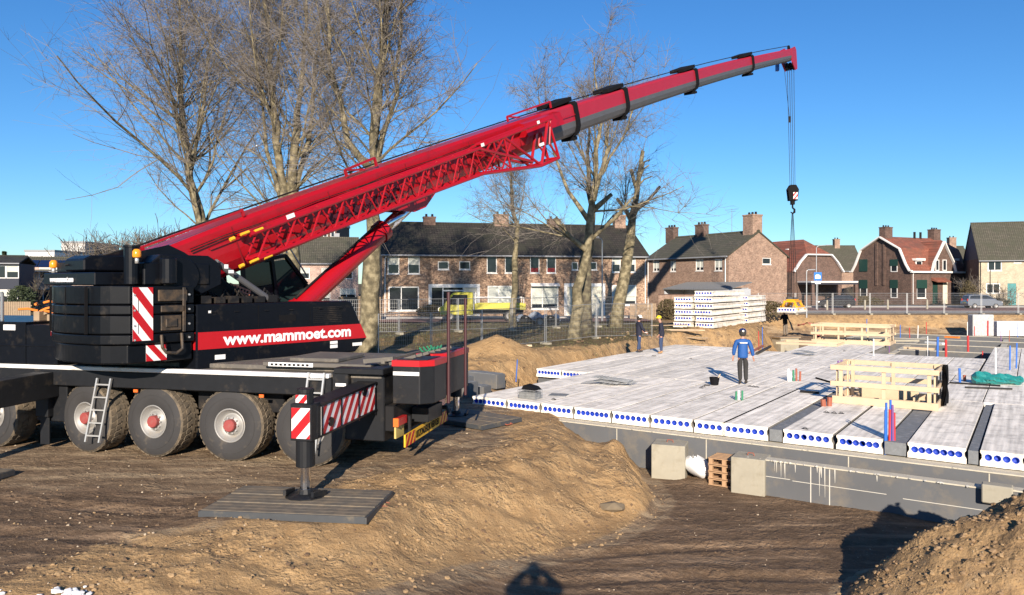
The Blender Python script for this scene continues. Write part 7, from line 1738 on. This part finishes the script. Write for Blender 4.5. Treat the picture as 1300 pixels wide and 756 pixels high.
b = MB(); b.box(.16, .2, .97, .26, .34, .99); b.build('folded_paper', M_white, w)
w = person('man in dark navy jacket and yellow helmet with tan boots looking down', stand(840, 449, SZ + .004), R(78), M_navy, M_jean, M_helmy, M_boot,
       ((-.25, .0, 1.17), (-.2, .12, .94)), ((.25, -.02, 1.17), (.22, .08, .93)), ((-.09, .06, .51), (-.08, .0, .09)), ((.09, .02, .51), (.09, .02, .09)), head=(0, .07), lean=(0, .04), hem=.78)
q = at(997, 51.6); w = person('man in black jacket and faded trousers standing under the hanging plank', (q.x, q.y, -.72), R(20), M_cloth, M_khaki, None, M_bootd,
       ((-.27, .08, 1.2), (-.2, .28, 1.15)), ((.27, .08, 1.2), (.22, .26, 1.2)), *ST, head=(0, .05), lean=(0, .1), s=1.0, hair=M_cloth, hem=.84)
GZ_MAN = H(q.x, q.y)
o = thing('timber_platform', 'low timber platform under the man beneath the hanging plank', 'platform', (q.x, q.y, -.72), R(15)); b = MB(); b.box(-.8, -.6, -.08, .8, .6, -.004); b.build('platform_boards', M_woodold, o); b = MB(); b.box(-.7, -.5, GZ_MAN + .72 - .2, .7, .5, -.085); b.build('platform_base', M_conc, o)
# crouching worker behind the far timber box
q = at(1045, 46); w = person('worker in red vest bending behind the far timber guard rail', (q.x, q.y, H(q.x, q.y)), R(60), mat('red_vest', (.45, .03, .03), .7), M_cloth, M_helmw, M_bootd,
       ((-.24, .4, 1.1), (-.16, .5, .85)), ((.24, .4, 1.1), (.16, .5, .85)), ((-.11, .12, .5), (-.12, .0, .09)), ((.11, .10, .5), (.12, .0, .09)), lean=(0, .28), head=(0, .1), s=1.0)
# the photographer, behind the camera: only the shadow is in the picture
gz = H(0, -.42)
w = person('photographer holding a phone up with both hands, standing on the mound behind the viewpoint', (-.006, -.44, gz), 0, M_navy, M_jean, None, M_bootd,
       ((-.41, .14, 1.36), (-.10, .33, CZ - gz - .05)), ((.41, .14, 1.36), (.10, .33, CZ - gz - .05)), *ST, hair=M_bootd, fine=True, group=None, s=1., th=1.25)
o = thing('phone', 'black phone held upright in front of the photographer', 'phone', (-.006, -.06, CZ)); b = MB(); b.box(-.078, -.012, -.037, .078, -.004, .037); b.build('phone_case', M_cloth, o, bevel=.004)

# ================================================================ things on and around the slab
RZP = math.atan2(E.y, E.x)
def guard(e0, p0, L, D, label, h_=1.05, floor_=False):
    o = thing('timber_guard_rail', label, 'guard rail', sl(e0, p0, SZ + .004), RZP); S = []
    def post(x, y): b = MB(); b.box(x - .05, y - .022, 0, x + .05, y + .022, h_); b.build('post', M_wood, o, bevel=.004)
    for x in np.linspace(.12, L - .12, 3 if L < 3 else 4): post(x, 0); post(x, D)
    for y in (.12, D - .12):
        for x in (0, L): b = MB(); b.box(x - .022, y - .05, 0, x + .022, y + .05, h_); b.build('post', M_wood, o, bevel=.004)
    for z in (.48, .94):
        for y, s_ in ((-.045, 1), (D + .045, -1)): b = MB(); b.box(-.15, y - .02, z, L + .12, y + .02, z + .14); b.build('rail', M_wood, o, bevel=.004)
        for x in (-.045, L + .045): b = MB(); b.box(x - .02, -.02, z + .005, x + .02, D + .02, z + .135); b.build('rail', M_wood, o, bevel=.004)
    for y in (-.05, D + .05): b = MB(); b.box(-.1, y - .02, .0, L + .1, y + .02, .2); b.build('toe_board', M_wood, o, bevel=.004)
    for x in (-.05, L + .05): b = MB(); b.box(x - .02, -.0, .0, x + .02, D, .19); b.build('toe_board', M_wood, o, bevel=.004)
    return o
q = on(1057, 511, SZ); e0, p0 = ep(q.x, q.y); gA = guard(e0 + .1, p0, 2.45, 1.75, 'near pale timber guard rail box round an opening in the slab')
q = on(1037, 434, SZ); e1, p1 = ep(q.x, q.y); gB = guard(e1, p1 - .8, 3.9, 1.8, 'far pale timber guard rail box before the open foundation')
b = MB(); M_ = sl(e0 + .5, p0 + .4, SZ + .006); o = thing('floor_opening', 'black sheet standing in for the dark stairwell opening, with pine lining, inside the near guard rail', 'opening', M_, RZP); b.box(0, 0, 0, 1.5, .9, .004); b.build('opening_shadow_board', M_cloth, o)  # black sheet on the slab paints the darkness of the opening
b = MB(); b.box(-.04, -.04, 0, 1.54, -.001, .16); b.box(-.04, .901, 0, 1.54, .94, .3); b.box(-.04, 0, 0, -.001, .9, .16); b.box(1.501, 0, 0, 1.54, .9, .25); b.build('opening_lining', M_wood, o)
# black cloth hung on the near guard rail
qe, qp = e0 + 2.62, p0 + 1.4; o = thing('black_cloth', 'black cloth hanging on the right end of the near guard rail', 'cloth', sl(qe, qp, SZ), RZP); b = MB(); vs = []
for i in range(12):
    for j in range(9):
        z = 1.12 - i * .1; f = .10 + .035 * i; vs.append((.06 + .06 * math.sin(j * 1.9 + i * .3), -f + 2 * f * j / 8 - .1 + .04 * math.sin(i * 1.7), max(.02, z)))
n_ = len(vs); vs += [(x + .03, y, z) for x, y, z in vs]; fs = [(i * 9 + j, i * 9 + j + 1, (i + 1) * 9 + j + 1, (i + 1) * 9 + j) for i in range(11) for j in range(8)]; b.add(vs, fs + [tuple(k + n_ for k in f) for f in fs]); b.build('cloth_folds', M_cloth, o, smooth=True)
# low timber trays next to the far rail
o = thing('timber_tray', 'low pale timber shutter board left of the far guard rail', 'timber', sl(*ep(*on(985, 437, SZ).xy), SZ), RZP); b = MB(); b.box(0, 0, 0, 3.2, .06, .12); b.box(0, 2, 0, 3.2, 2.06, .12); b.box(0, .06, .0, .06, 2, .11); b.box(3.14, .06, 0, 3.2, 2, .11); b.build('shutter_boards', M_wood, o)
# pipes and conduits
rr = random.Random(21); pk = 0
COLN = {'blue': M_bluepipe, 'red': M_redpipe, 'white': M_whitepipe, 'violet': M_purple, 'rust': M_rust, 'green': M_greenp}
def pipes(px, py, z, spec, label, h_=.8, r=.028, spread=.05, lean=.03):
    global pk; pk += 1
    q = on(px, py, z); o = thing('pipe_bundle' if len(spec) > 1 else 'upright_pipe', label, 'pipe', tuple(q)); n = len(spec)
    for i, c in enumerate(spec):
        hh = h_ * (.8 + .3 * rr.random()); x = (i - (n - 1) / 2) * spread; y = .03 * (i % 2); lx_ = rr.uniform(-lean, lean)
        b = MB(); b.tube([(x, y, -.3), (x + lx_, y, hh)], r, 8); b.build(f'{c}_pipe', COLN[c], o)
    return o
pipes(1130, 578, -.85, ['blue', 'blue', 'red', 'blue', 'violet', 'red'], 'bundle of blue and red pipes rising from the gap between near planks', 1.15, .026, .045)
pipes(1219, 486, SZ, ['blue'], 'short blue pipe standing right of the near guard rail', .5, .04)
pipes(1225, 484, SZ, ['rust'], 'stubby orange pipe beside the short blue pipe', .2, .05)
pipes(1050, 516, SZ, ['rust', 'rust'], 'broken terracotta pipe stubs by the left corner of the near guard rail', .22, .07, .12, .06)
pipes(1008, 484, SZ, ['white', 'white', 'green', 'rust', 'rust'], 'cluster of white and green capped pipe stubs behind the blue worker', .4, .035, .1)
pipes(938, 508, SZ, ['green', 'white', 'green'], 'green and white pipe stubs in front of the blue worker', .3, .03, .1)
pipes(966, 441, SZ, ['red', 'blue'], 'thin red and blue pipes on the far left corner of the slab', 1.0, .02, .2)
pipes(1068, 470, SZ, ['violet', 'violet', 'violet'], 'dark pipe stubs behind the near guard rail', .35, .04, .1)
pipes(655, 475, SZ, ['blue'], 'thin blue pipe leaning on the set-back planks at the left', .55, .02, lean=.12)
for px, py, c, n_ in ((1109, 452, 'white', 'pale thin'), (1178, 450, 'white', 'tall white'), (1190, 452, 'blue', 'thick blue'), (1201, 452, 'red', 'thick red'), (1229, 446, 'red', 'tapered red'), (1143, 432, 'blue', 'far blue'), (1155, 430, 'red', 'far red'), (1165, 431, 'white', 'far white'), (1176, 424, 'red', 'distant red'), (1228, 424, 'white', 'distant white'), (1237, 429, 'red', 'dark red'),
                      (1254, 422, 'red', 'broad distant red'), (1271, 436, 'violet', 'violet'), (1281, 436, 'rust', 'rust coloured'), (1292, 424, 'blue', 'rightmost thin blue'), (1129, 442, 'violet', 'dim violet'), (1247, 455, 'red', 'short red'), (1264, 475, 'white', 'near white'), (1282, 470, 'blue', 'near paired blue'), (1290, 468, 'blue', 'near rightmost blue'), (1100, 421, 'blue', 'farthest blue')):
    zz = SZ if py > 466 or px < 1120 else -1.0
    thick = 'thick' in n_ or 'broad' in n_ or 'tapered' in n_
    q = on(px, py, zz); pipes(px, py, zz, [c], f'{n_} upright pipe in the open foundation' if zz < -.9 else f'{n_} upright pipe on the far right of the slab', .95 if not 'short' in n_ else .45, .06 if thick else .028)
# long pipes lying on the slab
def lying(a, c, m, r, label, cat='pipe'):
    a = on(*a, SZ + r); c = on(*c, SZ + r); o = thing('lying_pipe', label, cat, tuple(a)); b = MB(); b.tube([(0, 0, 0), tuple(c - a)], r, 8); b.build('pipe_body', m, o); return o
lying((952, 448), (969, 439), M_rust, .06, 'reddish drain pipe lying on the far left of the slab'); lying((961, 449), (978, 440), M_bootd, .07, 'dark drain pipe lying beside the reddish one')
lying((1016, 497), (1040, 499), M_dark, .04, 'short dark bar lying left of the near guard rail'); lying((1205, 486), (1270, 490), M_dark, .03, 'long dark bar lying beside the teal sheet'); lying((1225, 492), (1285, 494), M_dark, .03, 'second dark bar lying near the teal sheet')
lying((1036, 480), (1070, 490), M_cloth, .03, 'black hose on the slab behind the near guard rail')
# teal plastic sheet roll
q = on(1266, 488, SZ); o = thing('plastic_sheet', 'crumpled teal plastic sheet bundle on the right of the slab', 'plastic sheet', tuple(q), R(-22)); b = MB(); vs = []; n1, n2 = 16, 14
for i in range(n1):
    for j in range(n2):
        u = i / (n1 - 1); a = 2 * PI * j / n2; r_ = .17 * (1.25 - .55 * u) * (1 + .22 * math.sin(3 * a + 5 * u * 3) + .15 * math.sin(7 * a + i)) * (1 if 0 < i < n1 - 1 else .5); vs.append((-.75 + 1.5 * u, r_ * math.cos(a) * 1.3, .17 + r_ * math.sin(a)))
b.add(vs, [(i * n2 + j, i * n2 + (j + 1) % n2, (i + 1) * n2 + (j + 1) % n2, (i + 1) * n2 + j) for i in range(n1 - 1) for j in range(n2)] + [tuple(range(n2)), tuple(range((n1 - 1) * n2, n1 * n2))]); b.build('sheet_folds', M_tarp, o)
# black bucket with wooden handle tool
q = on(907, 489, SZ); o = thing('bucket', 'black rubber bucket behind the feet of the blue worker', 'bucket', tuple(q)); b = MB(); b.lathe([(0, .01), (.13, .01), (.17, .26), (.16, .26), (.12, .03), (0, .03)], (0, 0, 0), (0, 0, 1), 16); b.build('bucket_body', M_cloth, o); b = MB(); b.tube([(.05, 0, .1), (.2, .02, .36)], .018, 6); b.build('trowel_handle', M_wood, o)
q = on(897, 490, SZ); o = thing('glove', 'dark work glove lying left of the bucket', 'glove', tuple(q)); b = MB(); b.prism([(-.08, -.05), (.02, -.06), (.1, -.04), (.11, -.02), (.04, 0), (.12, .02), (.1, .05), (0, .05), (-.02, .09), (-.05, .05), (-.08, .04)], (0, 0, .002), (1, 0, 0), (0, 1, 0), (0, 0, .03)); b.build('glove_leather', M_bootd, o)
# reinforcing cages and mesh pieces
def mesh_pile(px, py, L, W, n, label, rz=RZP, z=SZ):
    q = on(px, py, z); o = thing('wire_mesh_pile', label, 'steel mesh', tuple(q), rz); r_ = random.Random(px)
    for k in range(n):
        b = MB(); x0, y0 = r_.uniform(-.3, .3), r_.uniform(-.2, .2); a = r_.uniform(-.5, .5); c_, s_ = math.cos(a), math.sin(a); zz = .03 + k * .05; T_ = lambda x, y: (x0 + x * c_ - y * s_, y0 + x * s_ + y * c_, zz + .05 * math.sin(x * 3 + k))
        for i in range(9): y = -W / 2 + W * i / 8; b.tube([T_(-L / 2, y), T_(0, y), T_(L / 2, y)], .009, 4)
        for i in range(13): x = -L / 2 + L * i / 12; b.tube([T_(x, -W / 2), T_(x, W / 2)], .009, 4)
        b.build('steel_mesh', M_galv, o)
    return o
mesh_pile(776, 488, 1.3, .6, 4, 'loose pile of galvanised steel mesh in the middle of the slab'); mesh_pile(1025, 451, 1.0, .4, 3, 'small steel mesh pile on the far part of the slab', z=SZ)
q = on(673, 506, SZ); o = thing('mesh_crate', 'small wire crate of parts under a black lid near the left slab corner', 'crate', tuple(q), RZP); b = MB()
for z in (.02, .1, .18, .26): b.tube([(-.3, -.2, z), (.3, -.2, z), (.3, .2, z), (-.3, .2, z), (-.3, -.2, z)], .008, 4)
for k in range(13): x = -.3 + k * .05; [b.tube([(x, y, 0), (x, y, .27)], .007, 4) for y in (-.2, .2)]
b.build('wire_cage', M_galv, o); b = MB(); b.box(-.28, -.18, .02, .28, .18, .2); b.build('cage_contents', M_strip, o); b = MB(); b.hexa([(-.2, -.18, .27), (.3, -.2, .27), (.26, .22, .27), (-.12, .2, .27)], [(-.18, -.1, .38), (.24, -.16, .33), (.2, .16, .36), (-.1, .14, .42)]); b.build('black_lid', M_cloth, o)
q = on(709, 502, SZ); o = thing('sheet_plate', 'dark grey plate lying flat on the near left planks', 'plate', tuple(q), RZP + .3); b = MB(); b.box(-.27, -.25, .0, .27, .25, .02); b.build('plate_sheet', M_strip, o)
for k, (px, py) in enumerate(((829, 452.5), (831.5, 452.6), (877, 456), (890, 493), (893, 491.6), (703, 507.5), (1072, 446), (952, 491), (957, 491.5), (961, 492), (1022, 545), (1049, 524), (1059, 525), (1068, 525.5))):
    q = on(px, py, SZ); o = thing('lifting_eye', f'{ORD[k]} small dark recessed lifting eye in the slab surface', 'lifting eye', tuple(q), RZP, 'lifting eyes in the planks'); b = MB(); b.box(-.07, -.03, 0, .07, .03, .012); b.build('recess_plate', M_cloth, o); b = MB(); b.tube([(-.04, 0, .012), (-.02, 0, .04), (.02, 0, .04), (.04, 0, .012)], .008, 5); b.build('eye_bar', M_under, o)
# far edge: white insulation boards, grey big bag, pale boards
q = on(1245, 418, -1.0); o = thing('big_bag', 'pale grey mottled bulk bag at the far bank', 'bulk bag', (q.x, q.y, -1.0)); b = MB(); b.box(-.9, -.4, -.6, .9, .4, 1.25); b.build('bag_cloth', mat('grey_sack', (.42, .43, .42), .9, var=.5, scale=7), o, bevel=.08, seg=2)
q = on(1266, 418, -1.0); o = thing('insulation_board', 'long white insulation boards stacked at the far right bank', 'insulation boards', (q.x, q.y, -1.0), R(-3)); b = MB(); b.box(0, 0, -.6, 6.5, .8, .65); b.build('board_stack', mat('white_foam', (.8, .8, .78), .8), o, bevel=.02); b = MB(); b.box(.02, -.01, .08, 6.4, 0, .1); b.build('board_joint', M_strip, o)
for k, (pa, pb, m_, lab) in enumerate((((1147, 443), (1185, 445), M_wood, 'pale green-grey plank bridging the open foundation'), ((1174, 436), (1196, 438), M_whitepipe, 'short white board across the open foundation'), ((1199, 429), (1216, 430), M_orangep, 'orange board lying across the foundation walls'), ((1115, 434), (1167, 434), M_conc, 'long concrete lintel across the open foundation'))):
    a_ = on(*pa, -.9); c_ = on(*pb, -.9); d_ = c_ - a_; o = thing('cross_board', lab, 'board', tuple(a_), math.atan2(d_.y, d_.x)); b = MB(); b.box(0, 0, 0, d_.length, .3, .12); b.build('board', m_, o)
q = on(1030, 401, -.4); o = thing('red_sheet', 'faded red plastic sheet crumpled at the bank left of the far guard rail', 'plastic sheet', tuple(on(1030, 417, -.9)), R(-20)); b = MB(); rr = random.Random(2)
vs = [(-1.1 + i * .25, -.4 + j * .2, .1 + .22 * rr.random() + .25 * math.exp(-((i - 4) ** 2) / 6)) for i in range(10) for j in range(5)]; b.add(vs, [(i * 5 + j, (i + 1) * 5 + j, (i + 1) * 5 + j + 1, i * 5 + j + 1) for i in range(9) for j in range(4)]); b.build('sheet_folds', mat('faded_red', (.5, .14, .1), .5), o)
# ================================================================ mats, blocks, timber on the ground
def outrigger_mat(x, y, L, W, rz, z, label, tilt=0):
    o = thing('outrigger_mat', label, 'outrigger mat', (x, y, z), rz); o.rotation_euler = (tilt, 0, rz)
    n = 9
    for k in range(n):
        b = MB(); y0 = -W / 2 + W * k / n; b.box(-L / 2, y0 + .006, -.12, L / 2, y0 + W / n - .006, -.004 * (k % 3)); b.build('mat_board', M_timbermat, o, bevel=.006)
    b = MB(); b.box(-L / 2 - .03, -W / 2 - .02, -.118, -L / 2 - .001, W / 2 + .02, -.02); b.box(L / 2 + .001, -W / 2 - .02, -.118, L / 2 + .03, W / 2 + .02, -.02); b.box(-L / 2, -W / 2 - .02, -.115, L / 2, -W / 2 + .004, -.008); b.box(-L / 2, W / 2 - .004, -.115, L / 2, W / 2 + .02, -.008); b.build('edge_rail', M_matedge, o, each=True)
    for s_ in (-1, 1): b = MB(); b.tube([(s_ * (L / 2 + .03), .3, -.09), (s_ * (L / 2 + .09), .3, -.1), (s_ * (L / 2 + .09), .1, -.1), (s_ * (L / 2 + .03), .1, -.09)], .015, 6); b.build('lifting_handle', M_rust, o)
    return o
FOOTZ = CG + .135
outrigger_mat(-3.42, 12.22, 2.62, 1.42, R(-7), FOOTZ, 'worn boarded outrigger mat under the near rear jack of the crane')
jf = CC + Mc @ Vector((5.0, 4.17, 0)); outrigger_mat(jf.x + .35, jf.y - .2, 2.3, 1.5, R(-40), FOOTZ, 'boarded outrigger mat under the far rear jack beside the slab corner')
jf = CC + Mc @ Vector((-2.5, -4.3, 0)); outrigger_mat(jf.x, jf.y, 2.6, 1.5, R(-10), FOOTZ, 'boarded outrigger mat under the front jack at the left edge of the picture')
jf = CC + Mc @ Vector((-2.5, 4.3, 0)); outrigger_mat(jf.x, jf.y, 2.4, 1.5, R(-10), FOOTZ, 'boarded outrigger mat under the far front jack behind the crane')
k = 0
for (px, py, d, L) in ((586, 508, 24.6, 1.0), (603, 504, 25.6, 1.0), (622, 499, 26.8, 1.0), (583, 498, 25.9, .9), (605, 492, 27.2, .9), (636, 503, 25.9, .8)):
    q = at(px, d); o = thing('grey_block', f'{ORD[k]} dark grey foundation block from the left behind the far outrigger mat', 'block', (q.x, q.y, H(q.x, q.y) - .03), RZP + R(4 * math.sin(k * 2)), 'dark grey blocks beside the slab corner'); k += 1
    b = MB(); b.box(-L / 2, -.25, 0, L / 2, .25, .5); b.build('block_body', M_eps, o, bevel=.015); b = MB(); b.box(-L / 2 + .1, -.24, .501, L / 2 - .1, .24, .52); b.build('block_top_strip', M_strip, o)
# timber under and beside the piled planks
rr = random.Random(6)
for k in range(9):
    q = at(868 + rr.uniform(-22, 12), 45.6 + rr.uniform(-.6, .6)); o = thing('timber_batten', f'{ORD[k]} loose timber batten lying before the piled planks', 'timber', (q.x, q.y, H(q.x, q.y) + .05 + .03 * k), R(rr.uniform(-35, 25)), 'loose battens before the plank piles'); b = MB(); b.box(-1.2, -.05, 0, 1.2, .05, .06); b.build('batten', M_wood if k % 2 else M_woodold, o)
q = at(663, 39); o = thing('brick_pile', 'few orange bricks lying by the slender tree', 'bricks', (q.x, q.y, H(q.x, q.y))); b = MB(); b.box(-.4, -.1, -.05, -.0, .1, .12); b.build('brick', M_rust, o); b = MB(); b.box(.08, -.1, -.05, .5, .12, .1); b.build('brick', M_wood, o)
q = on(757, 652, -1.1)
o = thing('grey_stone', 'grey stone block half buried in the sand slope beside the pit', 'stone', (2.0, 15.0, H(2.0, 15.0) + .02)); b = MB(); vs, fs = clod_mesh(1, 1, .5, 3); b.add([(v.x * .32, v.y * .2, v.z * .14) for v in vs], fs); b.build('stone_body', mat('weathered_grey_stone', (.16, .125, .08), .9, var=.3, scale=6, bump=.01), o, bevel=.02)
# ---------------------------------------------------------------- light, sky, camera
SUN_EL = 20.3; SUN_DX = 1.7
w = bpy.data.worlds.new('World'); sc.world = w; w.use_nodes = True; nt = w.node_tree
bg = nt.nodes['Background']; sky = nt.nodes.new('ShaderNodeTexSky'); sky.sky_type = 'NISHITA'; sky.sun_disc = False
sky.sun_elevation = R(SUN_EL); sky.sun_rotation = R(180 + SUN_DX); sky.air_density = 1.0; sky.dust_density = .0; sky.ozone_density = 4.; sky.altitude = 0
hs = nt.nodes.new('ShaderNodeHueSaturation'); hs.inputs['Saturation'].default_value = 1.15; nt.links.new(sky.outputs[0], hs.inputs['Color'])
tn = nt.nodes.new('ShaderNodeMix'); tn.data_type = 'RGBA'; tn.blend_type = 'MULTIPLY'; tn.inputs['Factor'].default_value = 1; tn.inputs['B'].default_value = (.72, .965, 1.17, 1)
nt.links.new(hs.outputs[0], tn.inputs['A']); nt.links.new(tn.outputs['Result'], bg.inputs[0]); bg.inputs[1].default_value = .073
ld = bpy.data.lights.new('sun', 'SUN'); ld.energy = 5.0; ld.angle = R(.5); ld.color = (1., .87, .73)
lo = bpy.data.objects.new('sun', ld); col.objects.link(lo); lo.rotation_euler = (R(90 - SUN_EL), 0, R(-SUN_DX))
cd = bpy.data.cameras.new('camera'); cam = bpy.data.objects.new('camera', cd); col.objects.link(cam); sc.camera = cam
cam.location = (0, 0, CZ); cam.rotation_euler = (R(90), 0, 0); cd.sensor_width = 36; cd.lens = F0 / 1300 * 36
cd.shift_y = -18 / 1300; cd.shift_x = 0; cd.clip_end = 6000; cd.clip_start = .05
sc.render.resolution_x = 1024; sc.render.resolution_y = 595
vs_ = sc.view_settings; sc.display_settings.display_device = 'sRGB'; vs_.view_transform = 'Standard'; vs_.look = 'None'; vs_.exposure = 0.75; vs_.gamma = 1; vs_.use_curve_mapping = False
sc.cycles.max_bounces = 6; sc.cycles.diffuse_bounces = 3; sc.cycles.use_denoising = True
